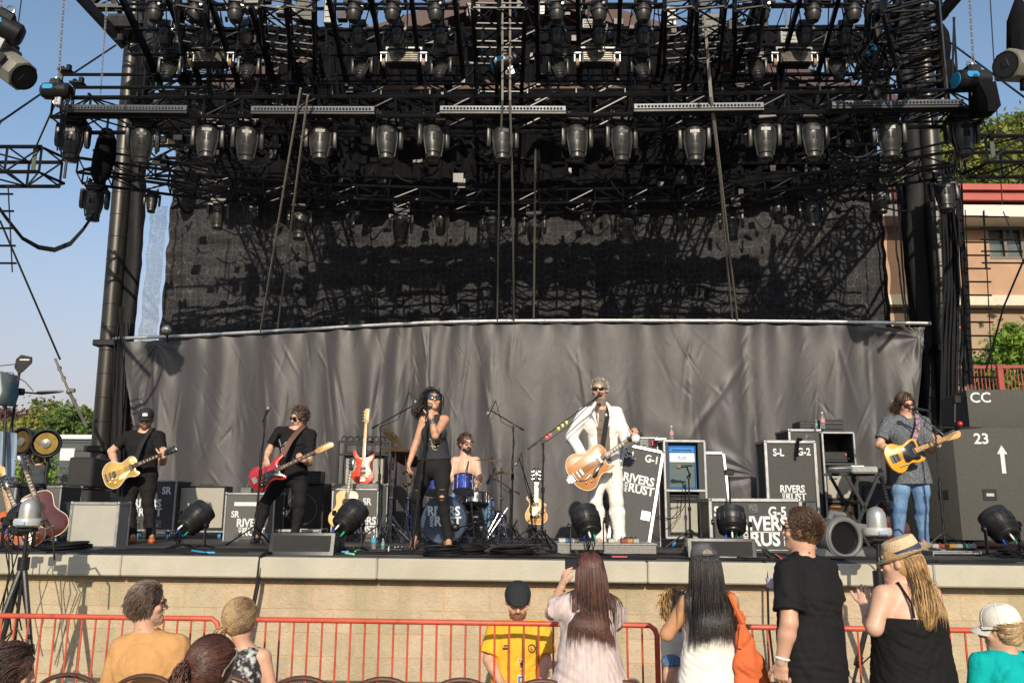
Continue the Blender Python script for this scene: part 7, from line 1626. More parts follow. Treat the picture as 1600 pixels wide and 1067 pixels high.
def wedge(label,px0,px1,pyt,pyb,Y,yaw=0):
    T,w_=boxT(px0,px1,Y,yaw);t=thing('monitor_wedge',label,'speaker',T=T,group='black monitor wedges at the stage edge');h=hgt((px0+px1)/2,pyt,Y+.1)
    P=[(0,0),(.46,0),(.46,h*.35),(.12,h),(.05,h)];w=MB();w.slab(P,-w_/2,w_/2,.006,frame((0,0,0),(0,1,0),(0,0,1)));obj('cabinet',w,MDRK,t,world=False)
    w=MB();w.cbox((0,.014,h*.5),(w_-.07,.02,h-.04),.004,rotx(-.12));obj('grille',w,M('steel_mesh',(.055,.053,.05),.5,.4,.1,60,1,300),t,world=False)
    w=MB()
    for x in (-w_/2-.001,w_/2+.001):w.cbox((x,.2,h*.45),(.008,.12,.05),.004)
    obj('handle',w,MRUB,t,world=False)
wedge('black monitor wedge at the stage edge in front of the bassist',422,524,832,867,8.0,-.05);wedge('black monitor wedge at the stage edge before the G-5 road case',1074,1179,841,876,7.75,-.06)
T,w_=boxT(519,590,10.9);h_=hgt(550,764,10.9);case('road case marked SR carrying the orange-red bass guitar',T,w_,h_,.5,M('case_charcoal2',(.075,.073,.068),.6,0,.12,20,.3,90),letters=[('SR',.12,.15,h_-.16)],logos=[(.1,.2,.40)],latches=[])
T2=T.copy();T2[2,3]=STG+h_+.012;case('flat dark lid tray on top of the SR case under the bass guitar',T2,w_+.04,.06,.5,MGRY,bare=True,name='flat_tray',cat='tray')
T,w_=boxT(592,604,10.85);case('narrow black rack case at the right side of the SR case',T,w_,hgt(598,757,10.85),.5,MDRK,trim=.012)
T,w_=boxT(524,606,11.75);t=thing('equipment_rack','open black frame rack holding a pale grille amplifier behind the drums','rack',T=T);h_=hgt(565,689,11.75);w=MB()
for x in (-w_/2,w_/2):
    for y in (0,.5):w.cbox((x,y,h_/2),(.035,.035,h_),.004)
for z in (h_*.5,h_-.01,h_*.86):
    for y in (0,.5):w.cbox((0,y,z),(w_,.03,.03),.004)
for k in range(7):w.torus(.035,.008,frame((-w_/2+.08+.09*k,0,h_+.03),(1,0,0),(0,0,1)),12,5)
obj('frame',w,MBLK,t,world=False)
T3=T.copy();T3[2,3]=STG+h_*.53;T3[1,3] += .06;amp('pale grille amplifier inside the open black rack',T3,w_-.16,h_*.36,.3,GRS,trimm=MDRK,panel_h=.05)
def bottle(px,yb,yt,Y,label,capm,liq=None,zb=None):
    a=at(px,yb,Y);z0=STG+.002 if zb is None else zb;h=at(px,yt,Y)[2]-at(px,yb,Y)[2];r=h*.15;T=np.eye(4);T[:3,3]=(a[0],Y,z0)
    t=thing('water_bottle',label,'bottle',T=T,group='plastic water bottles');w=MB();w.lathe([(r*.8,0),(r,h*.04),(r*.95,h*.2),(r,h*.3),(r,h*.62),(r*.75,h*.78),(r*.36,h*.9),(r*.36,h*.94),(0,h*.94)],None,18);obj('bottle_body',w,M('clear_plastic',(.75,.8,.82),.08,0,0,trans=.85),t,world=False)
    w=MB();w.lathe([(r*1.02,h*.36),(r*1.03,h*.37),(r*1.03,h*.58),(r*1.02,h*.59)],None,18);obj('paper_label',w,M('bottle_label_'+liq[0],liq[1],.5) if liq else MWHT,t,world=False)
    w=MB();w.lathe([(r*.42,h*.93),(r*.42,h),(0,h)],None,14);obj('bottle_cap',w,capm,t,world=False)
CAPW=MWHT;LB1=('blue',(.05,.35,.6));LB2=('teal',(.05,.5,.42));LB3=('red',(.6,.25,.25))
bottle(583.6,856,828,9.1,'taller water bottle with blue label on the floor left of the drums',CAPW,LB1);bottle(598,857,840,9.05,'small teal-labelled bottle on the floor left of the drums',CAPW,LB2)
# --- drum kit
SPK=M('blue_purple_sparkle',(.06,.025,.22),.2,.5,.5,90,coat=.8,c2=(.02,.10,.45),c2s=30);HEADW=M('drum_skin',(.7,.69,.66),.5,0,.04);KHD=M('kick_head_navy',(.035,.06,.11),.22,0,.15,2,coat=.6)
BRZ=M('cymbal_bronze',(.30,.20,.09),.3,.9,.25,6,.1,30,stretch=(1,1,1))
kc=at(693,811,10.15);R_=.285;kc[2]=STG+R_+.012
t=thing('kick_drum','large kick drum with navy front head and white band lettering','drum',(kc[0],kc[1],STG));Tk=frame(kc,(1,0,-.0),(0,0,1)) @ roty(.08)
def tub(mb,R,z0,z1,T,n=40):mb.lathe([(R*.97,z0),(R,z0),(R,z1),(R*.97,z1)],T,n)
w=MB();w.lathe([(R_-.012,-.42),(R_-.008,-.42),(R_-.008,-.01),(R_-.012,-.01)],Tk,48);obj('shell',w,SPK,t)
w=MB();w.lathe([(0,-.004),(R_-.018,-.004),(R_-.018,.002),(0,.002)],Tk,48);hd=obj('front_head',w,KHD,t)
w=MB();logo(w,Tk @ frame((.0,.03,.0035),(1,0,0),(0,1,0)),.44);obj('lettering',w,LETW,hd,smooth=0)
w=MB();w.torus(R_-.008,.012,Tk @ frame((0,0,0),(1,0,0),(0,1,0)),48,8);w.torus(R_-.008,.012,Tk @ frame((0,0,-.42),(1,0,0),(0,1,0)),48,8);obj('hoop',w,M('hoop_black',(.02,.02,.03),.2,coat=.5),t)
w=MB()
for k in range(10):
    a=2*math.pi*k/10+.3;p=(Tk@A(math.cos(a)*(R_+.012),math.sin(a)*(R_+.012),.006,1))[:3];q=(Tk@A(math.cos(a)*(R_+.012),math.sin(a)*(R_+.012),-.13,1))[:3];w.tube(p,q,.005,n=6);w.ball(p,.011,8);w.cbox(q,(.03,.05,.03),.006)
w.path([(Tk@A(-.24,-.12,-.08,1))[:3],(kc[0]-.38,kc[1]-.12,STG+.01)],.009,6);w.path([(Tk@A(.24,-.12,-.08,1))[:3],(kc[0]+.38,kc[1]-.12,STG+.01)],.009,6)
obj('lug',w,MCHR,t)
def drum(label,px,pyt,pyb,Y,R,m,tilt=-.35,legs=0,name='tom_drum'):
    a,b=at(px,pyt,Y),at(px,pyb,Y);H=a[2]-b[2];T=rotx(-tilt*-1,(b[0],Y,b[2]));t=thing(name,label,'drum',(b[0],Y,b[2]));w=MB();tub(w,R,.01,H-.01,T,32);obj('shell',w,m,t)
    w=MB();w.lathe([(0,H),(R*.99,H)],T,32);w.lathe([(R*.99,0),(0,0)],T,32);obj('drum_head',w,HEADW,t)
    w=MB()
    for z in (.004,H-.002):w.torus(R*1.03,.007,T @ frame((0,0,z),(1,0,0),(0,1,0)),32,6)
    for k in range(8):a_=k*math.pi/4+.2;x,y=math.cos(a_)*R*1.05,math.sin(a_)*R*1.05;w.tube((T@A(x,y,.0,1))[:3],(T@A(x,y,H,1))[:3],.0035,n=5);w.cbox((T@A(x*.99,y*.99,H*.5,1))[:3],(.022,.022,H*.35),.004)
    if legs:
        for k in range(3):a_=k*2.1+.5;x,y=b[0]+math.cos(a_)*R*1.1,Y+math.sin(a_)*R*1.1;w.tube((x,y,b[2]+H*.6),(x,y,STG),.008,n=6)
    obj('hardware',w,MCHR,t)
drum('small blue-purple sparkle tom right in front of the drummer',724.5,743,768,10.6,.128,SPK);drum('blue-purple sparkle tom partly hidden behind the singer\'s hip',677,745,770,10.7,.135,SPK);drum('chrome snare drum under the sparkle tom beside the drummer',742,770,786,10.9,.17,MCHR,tilt=-.1,name='snare_drum');drum('blue sparkle floor tom low between singer and road case',660,790,828,11.2,.2,SPK,tilt=0,legs=1,name='floor_tom')
def standlegs(w,b,R=.25,h=.28,r=.009,m=3,ph=.4):
    for k in range(m):a_=ph+k*2*math.pi/m;f_=A(b[0]+math.cos(a_)*R,b[1]+math.sin(a_)*R,STG+.012);w.tube(A(b[0],b[1],STG+h),f_,r,n=6);w.ball(f_,r*1.7,8);w.tube(A(b[0],b[1],STG+h*.3),A(b[0],b[1],STG+h*.3)*.45+f_*.55+A(0,0,h*.1),r*.7,n=5)
def cymbal(label,px,py,Y,R,tilt,roll,sx=None,pole_px=None):
    c=at(px,py,Y);t=thing('cymbal',label,'cymbal',(c[0],Y,STG),'bronze cymbals of the drum kit');T=np.eye(4);T[:3,3]=c;T=T @ roty(roll) @ rotx(tilt);w=MB();w.lathe([(.01,.030),(.03,.028),(.045,.014),(R*.55,.006),(R,-.010),(R,-.012),(R*.55,.003),(.045,.011),(.01,.026)],T,40);obj('cymbal_disc',w,BRZ,t)
    px2=pole_px or px;b=at(px2,840,Y);b[1]=Y;w=MB();w.tube(c+A(0,0,.07),c-A(0,0,.05),.006);w.ball(c+A(0,0,.06),.016,8);mid=A(b[0],Y,STG+.55);w.tube(c-A(0,0,.03),mid if pole_px else A(c[0],Y,STG+.5),.009,n=8);w.tube(A(b[0] if pole_px else c[0],Y,STG+.6),A(b[0] if pole_px else c[0],Y,STG+.02),.013,n=8);w.ball(mid,.024,8);standlegs(w,A(b[0] if pole_px else c[0],Y,0),.26,.35);obj('cymbal_stand',w,MCHR,t)
cymbal('thin cymbal tilted steeply at the upper left of the drum kit',614,682,10.9,.17,.3,.75,pole_px=607);cymbal('wide dark ride cymbal left of the singer\'s hip',619,701,10.6,.24,.12,.10,pole_px=610);cymbal('broad upturned cymbal just left of the singer',634,714,10.8,.20,-.5,.35,pole_px=636)
cymbal('crash cymbal at the drummer\'s right shoulder',768.6,718.5,10.7,.225,.06,.03);cymbal('pair of hi-hat cymbals lower right of the drummer',783,739.5,10.6,.21,.03,-.06)
w=MB();b=A(at(783,800,10.6)[0],10.6,0)
t=thing('cymbal_hardware','crossed chrome stands and pedal low at the right of the kick drum','hardware',(b[0],10.5,STG));r=np.random.RandomState(6)
for k in range(16):x=at(r.uniform(735,800),800,10.5)[0];w.tube((x,10.4+r.uniform(-.2,.3),STG+r.uniform(.15,.5)),(x+r.uniform(-.25,.25),10.4+r.uniform(-.2,.3),STG+r.uniform(.01,.15)),r.uniform(.005,.008),n=6)
for k in range(9):x=at(r.uniform(740,790),800,10.5)[0];w.cbox((x,10.4+r.uniform(-.1,.3),STG+r.uniform(.1,.5)),(.05,.05,.035),.008)
obj('tubes',w,MCHR,t)
w=MB()
t=thing('cymbal_hardware','crossed dark and chrome stand legs left of the singer\'s feet','hardware',(at(620,800,10.4)[0],10.4,STG))
for k in range(12):x=at(r.uniform(598,650),800,10.3)[0];w.tube((x,10.3+r.uniform(-.2,.3),STG+r.uniform(.15,.5)),(x+r.uniform(-.3,.3),10.3+r.uniform(-.2,.3),STG+r.uniform(.01,.1)),r.uniform(.005,.008),n=6)
obj('tubes',w,MCHR,t)
# drum stool
w=MB();c=at(728,778,11.35);w.lathe([(0,0),(.17,0),(.18,.03),(.17,.08),(0,.09)],rotz(0,(c[0],11.35,STG+.40)),24);w.tube((c[0],11.35,STG+.4),(c[0],11.35,STG+.1),.02);standlegs(w,A(c[0],11.35,0),.25,.25);obj('drum_stool',w,MBLK,label='round black drum stool under the drummer',cat='stool')
for (a,b,lb) in (((752,757,10.95),(735,741,10.75),'wooden drumstick in the drummer\'s left hand'),((719,758,10.95),(728,744,10.7),'wooden drumstick in the drummer\'s right hand')):
    w=MB();w.tube(at(*a),at(*b),.008,.005,8);obj('drumstick',w,MAPLE,label=lb,cat='drumstick')
# --- microphones and stands
MICG=M('mic_mesh',(.28,.28,.27),.35,.8,.1,40,.6,300)
def micmesh(w,p,d,s=1.0,col=None):
    d=nrm(d);u,v=perp(d);T=np.eye(4);T[:3,0]=u;T[:3,1]=v;T[:3,2]=d;T[:3,3]=p;w.m=0;w.lathe([(0,-.17*s),(.011*s,-.17*s),(.018*s,-.03*s),(.019*s,-.02*s)],T,12);w.m=1;w.lathe([(.019*s,-.02*s),(.026*s,.0),(.025*s,.02*s),(.014*s,.035*s),(0,.038*s)],T,14);w.m=2;w.torus(.022*s,.004*s,T @ frame((0,0,-.015*s),(1,0,0),(0,1,0)),14,5);w.m=0
def micstand(label,base,top,mic,micd,Y0,boom=None,basekind='tri',ring=MRUB,s=1.0,tilt_bottom=None,extra_cable=True,Yt=None,r=.011):
    """base, top: pixels of the pole; boom: (tail px, head px+Y)"""
    b=A(at(*base,Y0)[0],Y0,STG);tp=at(top[0],top[1],Yt or Y0);t=thing('microphone_stand',label,'mic stand',b);w=MB()
    if basekind == 'disc':w.lathe([(0,0),(.13,0),(.135,.008),(.12,.018),(.03,.026),(.02,.05),(0,.05)],rotz(0,b),32)
    else:standlegs(w,b,.30,.22,.010,3,1.2)
    obj('stand_base',w,MBLK,t)
    w=MB();w.tube(b+A(0,0,.03),b+(tp-b)*.55,r*1.15,n=10);w.tube(b+(tp-b)*.55,tp,r*.8,n=10);q=b+(tp-b)*.55;w.tube(q-(tp-b)*.02,q+(tp-b)*.03,r*1.8,n=10);obj('pole',w,MBLK,t)
    if boom:
        (ta,he_)=boom;pa,pb=at(*ta),at(*he_);w=MB();w.tube(pa,pb,.008,n=8);w.tube(tp-A(.0,.03,0),tp+A(0,.03,0),.022,n=10);w.tube(pa,pa+(pb-pa)*.12,.013,n=8);obj('boom_arm',w,MBLK,t);end=pb
    else:end=tp
    w=MB();micmesh(w,at(*mic) if mic else end,micd,s);obj('microphone',w,[MDRK,MICG,ring],t)
    if extra_cable:
        w=MB();m_=(at(*mic) if mic else end)-nrm(micd)*.17*s;pts=[m_]
        if boom:pts += [(end+tp)/2-A(0,-.02,.06),tp-A(.02,0,.03)]
        for k in range(1,7):f_=1-k/6;p=b+(tp-b)*f_;pts.append(p+A(.022*math.sin(k*2.2),-.015,.02))
        pts += [b+A(.12,-.08,.012),b+A(.35,.02,.012)];w.path(np.array(pts),.0045,5);obj('cable',w,MCAB,t)
    return t
micstand('straight microphone stand beside the bassist',(397,845),(415,648),(418.5,639,9.7),(.35,-.3,.8),9.75,Yt=9.7)
micstand('slanting microphone stand on a round base gripped by the woman singer',(644,846),(668.5,655),(672,634.5,8.66),(.2,.5,.8),8.6,basekind='disc',Yt=8.62,r=.014)
micstand('tall boom stand at the left of the drum kit reaching to the singer',(591,838),(595,664),(648.5,627,10.5),(.55,-.2,-.85),10.6,boom=((581,669,10.6),(650,631,10.5)),ring=MSIL,s=.9)
micstand('tall boom stand right of the drum kit with slim overhead microphone',(799,842),(802.5,664),(763,645,10.6),(-.5,-.1,-.9),10.6,boom=((818.5,672,10.65),(765,640,10.6)),ring=MSIL,s=1.1)
micstand('low tripod stand with slim microphone beside the mandolin',(832,845),(829,772),(806,724,10.5),(-.45,0,-.9),10.55,boom=((834,785,10.5),(811,716,10.5)),ring=MSIL,s=.9)
t=micstand('boom stand with coloured picks reaching to the man in white',(847,856),(849,690),(938,616.5,9.02),(.5,.6,.45),8.8,boom=((825,701,8.75),(931,622,8.98)))
w=MB()
for k,f_ in enumerate((.44,.50,.56)):q=at(825,701,8.75)*(1-f_)+at(931,622,8.98)*f_+A(0,-.015,-.03);w.m=0;w.slab([(-.017,.018),(.017,.018),(.010,-.012),(0,-.02),(-.010,-.012)],0,.004,.001,frame(q,(1,0,.3),(0,0,1)))
for k,f_ in enumerate((.27,.32)):q=at(825,701,8.75)*(1-f_)+at(931,622,8.98)*f_+A(0,-.015,-.035);w.m=1;w.slab([(-.019,.02),(.019,.02),(.012,-.014),(0,-.022),(-.012,-.014)],0,.004,.001,frame(q,(1,0,.3),(0,0,1)))
obj('plectrum',w,[M('pick_yellow',(.8,.6,.02),.4),M('pick_red',(.7,.05,.06),.4)],t)
micstand('boom microphone stand in front of the man in jeans',(1477,858),(1461,672),(1425,637,8.93),(-.5,.5,.2),8.85,boom=((1474,680,8.8),(1428,640,8.92)),Yt=8.85)
micstand('small mic clamp over the sparkle tom at the drummer\'s chest',(742,800),(733,742),(729,735,10.45),(-.2,0,-1),10.5,s=.7,extra_cable=False)
w=MB();w.ball(at(711,824,9.75),.048,14,(1.2,.8,1));w.tube(at(716,823,9.75),at(728,820,9.75),.02,.012);w.tube(at(722,821,9.75),at(788,807,10.0),.008);standlegs(w,A(at(755,830,9.9)[0],9.9,0),.18,.2);w.tube(A(at(755,830,9.9)[0],9.9,STG+.2),at(757,812,9.88),.01);obj('kick_microphone',w,MBLK,label='round black microphone on a short boom before the kick drum',cat='microphone')
w=MB();a=at(603,860,8.45);a[2]=STG+.03;w.tube(a,a+A(.17,-.02,0),.028,n=12);obj('spare_microphone',w,MBLK,label='spare microphone with white rings lying on the stage edge',cat='microphone')
w=MB();[w.torus(.029,.006,frame(a+A(d_,-.002,0),(0,1,0),(0,0,1)),14,6) for d_ in (.03,.09,.12,.16)];o_=obj('ring',w,MWHT,bpy.data.objects['spare_microphone'])
# tambourine in the singer's lowered hand
w=MB();c=at(635,748,8.82);T=frame(c,(.5,.85,0),(0,0,1));w.torus(.075,.012,T,28,6,-2.4,2.4);obj('tambourine',w,MBLK,label='black crescent tambourine in the singer\'s lowered hand',cat='tambourine');tb=bpy.data.objects['tambourine']
w=MB()
for k in range(7):a_=-2.2+4.4*k/6;w.lathe([(0,-.002),(.020,-.002),(.020,.002),(0,.002)],T @ frame((math.cos(a_)*.075,math.sin(a_)*.075,0),(math.cos(a_),math.sin(a_),0),(0,0,1)),12)
obj('jingle',w,MGLD,tb)
# guitar stands
def gstand(px,Y,label,hh=.5):
    b=A(at(px,830,Y)[0],Y,STG);w=MB();w.tube(b+A(0,.12,.02),b+A(0,.12,hh),.009);w.path([b+A(-.16,.28,.01),b+A(0,.12,.14),b+A(.16,.28,.01)],.008,6);w.path([b+A(0,.12,.14),b+A(0,-.16,.01)],.008,6)
    for sx in (-1,1):w.path([b+A(sx*.03,.1,.16),b+A(sx*.10,.02,.15),b+A(sx*.11,-.08,.15),b+A(sx*.11,-.10,.18)],.008,6)
    obj('guitar_stand',w,MBLK,label=label,cat='stand',group='folding guitar stands')
gstand(541,10.5,'folding stand under the pale acoustic guitar');gstand(838,10.6,'folding stand under the mandolin',.4);gstand(944,10.0,'folding stand under the jumbo acoustic behind the man in white')
# --- tilting stage lights
def stage_light(label,rear,lens,Yr,Yl,R=.135):
    a,b=at(*rear,Yr),at(*lens,Yl);L=np.linalg.norm(b-a);c=(a+b)/2;ax=nrm(b-a);Tb=np.eye(4);x=nrm(np.cross((0,1,0) if abs(ax[1]) < .8 else (0,0,1),ax));x=A(1,0,0) if abs(ax[0]) < .5 else nrm(np.cross(ax,(0,0,1)));x=nrm(x-ax*np.dot(x,ax));y=np.cross(ax,x);Tb[:3,0]=x;Tb[:3,1]=y;Tb[:3,2]=ax;Tb[:3,3]=c
    t=thing('floor_stage_light',label,'stage light',(c[0],c[1],STG),'ribbed floor lights along the stage edge');w=MB();h=L/2
    pr=[(0,-h*.8),(R*.62,-h*.8),(R*.75,-h*.7),(R*.82,-h*.35),(R*.9,-h*.3),(R*.93,0),(R,.02),(R,h*.55),(R*.94,h*.62),(R*.94,h),(R*.85,h),(R*.80,h*.7),(0,h*.6)];w.lathe(pr,Tb,28)
    for k in range(9):w.torus(R*(.86+.015*k),.0045,Tb @ frame((0,0,-h*.6+.014*k),(1,0,0),(0,1,0)),24,5)
    for k in range(14):a_=k*2*math.pi/14;w.bar((Tb@A(math.cos(a_)*R*.97,math.sin(a_)*R*.97,-.0,1))[:3],(Tb@A(math.cos(a_)*R*1.0,math.sin(a_)*R*1.0,h*.5,1))[:3],.006,.012)
    obj('ribbed_body',w,M('light_black',(.020,.020,.021),.36,.2,.25,10),t)
    w=MB();w.lathe([(0,0),(R*.78,0),(0,.02)],Tb @ rotz(0,(0,0,h*.72)),24);obj('lens',w,LENSM,t)
    w=MB();x2=A(x[0],x[1],0);x2=nrm(x2) if np.linalg.norm(x2) > .2 else A(1,0,0);b0=A(c[0],c[1],STG)
    for sg in (-1,1):w.bar(c+x*sg*(R+.025),b0+x2*sg*(R+.02)+A(0,0,.05),.010,.045,(0,1,0));w.lathe([(0,0),(.03,0),(.026,.02),(0,.022)],frame(c+x*sg*(R+.03),nrm(np.cross((0,0,1),x)),(0,0,1)) if 0 else frame(c+x*sg*(R+.03),A(0,0,1),np.cross(x*sg,A(0,0,1))),14)
    w.bar(b0-x2*(R+.025)+A(0,0,.05),b0+x2*(R+.025)+A(0,0,.05),.05,.010);n2=A(-x2[1],x2[0],0)
    for sg in (-1,1):w.bar(b0+x2*sg*R*.8+A(0,0,.05)-n2*.0,b0+x2*sg*R*.9-n2*.2+A(0,0,.012),.03,.012);w.bar(b0+x2*sg*R*.8+A(0,0,.05),b0+x2*sg*R*.9+n2*.2+A(0,0,.012),.03,.012)
    obj('yoke',w,MBLK,t)
    for (u,v,cname,cc) in ((-.4,.2,'blue',(.02,.08,.55)),(-.1,-.3,'white',(.7,.7,.65)),(.3,.2,'green',(.02,.4,.2))):
        w=MB();q=(Tb@A(u*R,v*R,-h*.82,1))[:3];w.tube(q,q-ax*.045,.010,n=10);w.tube(q-ax*.04,q-ax*.060,.007,n=8);obj('connector',w,M('plug_'+cname,cc,.4),t)
    w=MB();r=np.random.RandomState(int(rear[0]))
    for k in range(4):q=(Tb@A(r.uniform(-.5,.5)*R,r.uniform(-.5,.5)*R,-h*.95,1))[:3];e=b0+A(r.uniform(-.25,.25),-.18-.08*k,.012);w.path([q,q-ax*.08-A(0,0,.02),(q*A(1,1,0)+A(0,0,STG+.06)),e,e+A(r.uniform(.2,.8),r.uniform(-.1,.1),0)],.006,5)
    obj('cable',w,MCAB,t)
stage_light('ribbed floor light before the pale grille amplifier, tilted up to the right',(284,829),(321,795),8.75,8.95,.14);stage_light('ribbed floor light in front of the pale acoustic guitar',(529,829),(560,793),8.5,8.7,.14);stage_light('ribbed floor light at the feet of the man in white',(923,838),(911,797),8.15,8.3,.14)
stage_light('ribbed floor light behind the right monitor wedge',(1145,838),(1141,797),8.5,8.62,.15);stage_light('ribbed floor light before the big subwoofer at the right edge',(1581,843),(1549,803),8.1,8.3,.15);stage_light('ribbed floor light behind the left camera dome',(18,828),(44,800),8.3,8.5,.14)
# --- riser with pedals
T,w_=boxT(871,1024,8.25);t=thing('pedal_riser','low grey riser with white edge holding effect pedals before the man in white','riser',T=T);w=MB();w.cbox((0,.25,.05),(w_,.5,.10),.004);obj('riser_box',w,M('speckled_grey',(.22,.21,.19),.7,0,.3,60,.4,120),t,world=False)
w=MB();w.cbox((0,.25,.107),(w_+.02,.52,.012),.003);obj('edge',w,MSIL,t,world=False)
PCOL=[(.4,.4,.39),(.06,.12,.2),(.35,.32,.3),(.4,.39,.35),(.25,.05,.04),(.4,.2,.05),(.3,.3,.3),(.06,.15,.12)]
def pedal(c,k,label,group):
    t=thing('effect_pedal',label,'pedal',c,group);w=MB();w.cbox(c+A(0,0,.02),(.07,.11,.04),.006);obj('casing',w,M('pedal_%d' % k,PCOL[k % 8],.35,.3,.1,20),t);w=MB();w.tube(c+A(0,-.03,.04),c+A(0,-.03,.055),.009);w.tube(c+A(-.018,.03,.04),c+A(-.018,.03,.052),.007);w.tube(c+A(.018,.03,.04),c+A(.018,.03,.052),.007);obj('knob',w,MRUB,t)
for k,px in enumerate((878,889,899,955,975,984,992)):c=at(px,848,8.42);c[2]=STG+.115;pedal(c,k,'%s effect pedal from the left on the riser before the man in white' % ORD[k],'pedals on the grey riser')
T,w_=boxT(1452,1526,8.4);t=thing('pedalboard','aluminium pedalboard on the floor before the man in jeans','pedalboard',T=T)
for k in range(4):
    w=MB();w.cbox((0,.06+.1*k,.03+.012*k),(w_,.07,.015),.003);obj('rail',w,MSIL,t,world=False)
w=MB();w.cbox((-w_/2,.2,.03),(.012,.42,.05),.003);w.cbox((w_/2,.2,.03),(.012,.42,.05),.003);obj('side_rail',w,MSIL,t,world=False)
for k,px in enumerate((1458,1467,1485,1495,1505,1516)):c=at(px,852,8.6);c[2]=STG+.075;pedal(c,k+3,'%s effect pedal from the left on the aluminium pedalboard' % ORD[k],'pedals on the aluminium pedalboard')
# --- leaning lid G-1
def quadcase(label,bl,br,tr,Yb,Yt,d,**k):
    o=(at(*bl,Yb)+at(*br,Yb))/2;o[2]=max(o[2],STG+.02);x=nrm(at(*br,Yb)-at(*bl,Yb));up=at(*tr,Yt)-at(*br,Yb);h=np.linalg.norm(up);z_=nrm(up-x*np.dot(up,x)*0);y=nrm(np.cross(z_,x));z2=z_;x2=nrm(np.cross(y,z2));T=np.eye(4);T[:3,0]=x2;T[:3,1]=y;T[:3,2]=z2;T[:3,3]=o;w_=np.linalg.norm(at(*br,Yb)-at(*bl,Yb));return case(label,T,w_,h,d,**k),T
h1=1.07
quadcase('tall road case lid marked G-1 leaning right behind the man in white',(950,849),(1013,849),(1036,701),9.35,9.55,.12,letters=[('S-L',.12,-.14,.98),('G-1',.12,.11,.98)],logos=[(.0,.66,.40)],latches=[(.14,.34)],trim=.035)
T,w_=boxT(1041,1103,9.75,.06);h_=hgt(1070,689,9.75)
t=thing('amp_rack','tall open road case holding a blue amplifier over a silver one','rack',T=T);w=MB();zb=.12;wd_=.03;D_=.5
for x in (-w_/2,w_/2):w.cbox((x,D_/2,(zb+h_)/2),(wd_,D_,h_-zb),.004)
for z in (zb+.015,(zb+h_)/2-.02,h_-.015):w.cbox((0,D_/2,z),(w_,D_,.03),.004)
w.cbox((-w_/2+.02,.0,(zb+h_)/2),(.04,.03,h_-zb),.004);w.cbox((w_/2-.035,.0,(zb+h_)/2),(.07,.03,h_-zb),.004);w.box((0,D_-.01,(zb+h_)/2),(w_,.02,h_-zb));obj('shell',w,CASEB,t,world=False)
w=MB()
for x in (-w_/2-.01,w_/2+.01):w.cbox((x,-.01,(zb+h_)/2),(.03,.03,h_-zb),.004)
for z in (zb,(zb+h_)/2-.02,h_):w.cbox((0,-.012,z),(w_+.04,.03,.03),.004)
obj('edge_trim',w,MSIL,t,world=False)
for x in (-w_/2+.08,w_/2-.08):
    w=MB();w.tube((x-.02,.06,.05),(x+.02,.06,.05),.05,n=16);obj('caster',w,BLUW,t,world=False)
zm=(zb+h_)/2;T1=T.copy();T1[2,3]=STG+zm+.0;T1=T @ rotz(0,(-.02,.02,zm));aw=w_-.13
BLUA=M('blue_vinyl',(.02,.13,.42),.4);a_=amp('blue-trimmed amplifier with white name strip, in the upper bay of the open road case',T1,aw,h_-zm-.05,.3,GRT,trimm=M('blue_panel',(.02,.20,.60),.35),panel_h=.07,cabm=BLUA,knobs=9,inset=.012)
w=MB();w.cbox((0,.004,h_-zm-.05-.085-.055),(aw-.03,.008,.105),.002);st_=obj('name_strip',w,MWHT,a_,world=False);w=MB();w.text('Rust',.06,frame((0,-.002,h_-zm-.05-.14),(1,0,.06),(0,0,1)),.004,.001);obj('lettering',w,M('marker_blue',(.05,.25,.6),.6),st_,world=False,smooth=0)
T1=T @ rotz(0,(-.02,.0,zb+.035));amp('silver-grille amplifier with dark control strip in the lower bay of the open road case',T1,aw+.03,zm-zb-.10,.3,GRS,trimm=MRUB,panel_h=.075,script=('Fender',.055,-.12,zm-zb-.25),knobs=10)
T1,w2=boxT(989,1030,10.0);T1[2,3]=at(1000,704,10)[2]-.4;case('dark equipment case with a pink sticker behind the leaning lid',T1,w2,.4+hgt(1000,684,10,at(1000,704,10)[2]),.4,latches=[(.0,.49)],trim=.02)
w=MB();q=at(1022,692,9.97);w.box(q,(.05,.006,.06));obj('sticker',w,M('pink_paper',(.85,.08,.22),.6),label='pink square sticker on the dark case behind the leaning lid',cat='sticker')
case_zb=at(1000,704,10)[2]-.4
T1,w2=boxT(985,1031,10.0);case('plain black case underneath the pink-stickered case',T1,w2,case_zb-STG-.006,.42,MDRK,trim=.02)
bottle(1049.5,683,660,9.9,'clear water bottle with red label on top of the open amplifier case',CAPW,LB3,zb=STG+h_+.016)
w=MB();q=at(1031,680,9.9);w.cbox(A(q[0],9.9,STG+h_+.03),(.14,.1,.03),.004);obj('paper_stack',w,MWHT,label='white paper stack on top of the open amplifier case',cat='paper')
micstand('short stand with a microphone aimed at the blue amplifier',(1077,800),(1076,745),(1061,729,9.45),(-1,.3,-.1),9.55,boom=((1078,742,9.5),(1072,727,9.45)),ring=M('orange_tape',(.8,.2,.04),.5),s=.9,extra_cable=False)
w=MB();w.path([at(1072,757,9.5),at(1070,790,9.5),at(1058,808,9.48),at(1040,812,9.48),at(1020,808,9.6)],.005,5);w.path([at(1066,765,9.5),at(1064,795,9.5),at(1048,811,9.46),at(1028,806,9.55)],.005,5);obj('amp_cable',w,MCAB,label='black cable looping across the silver-grille amplifier',cat='cable')
quadcase('open road case lid leaning right of the amplifier case',(1106,838),(1145,838),(1130,708),10.0,10.3,.09,trim=.035)
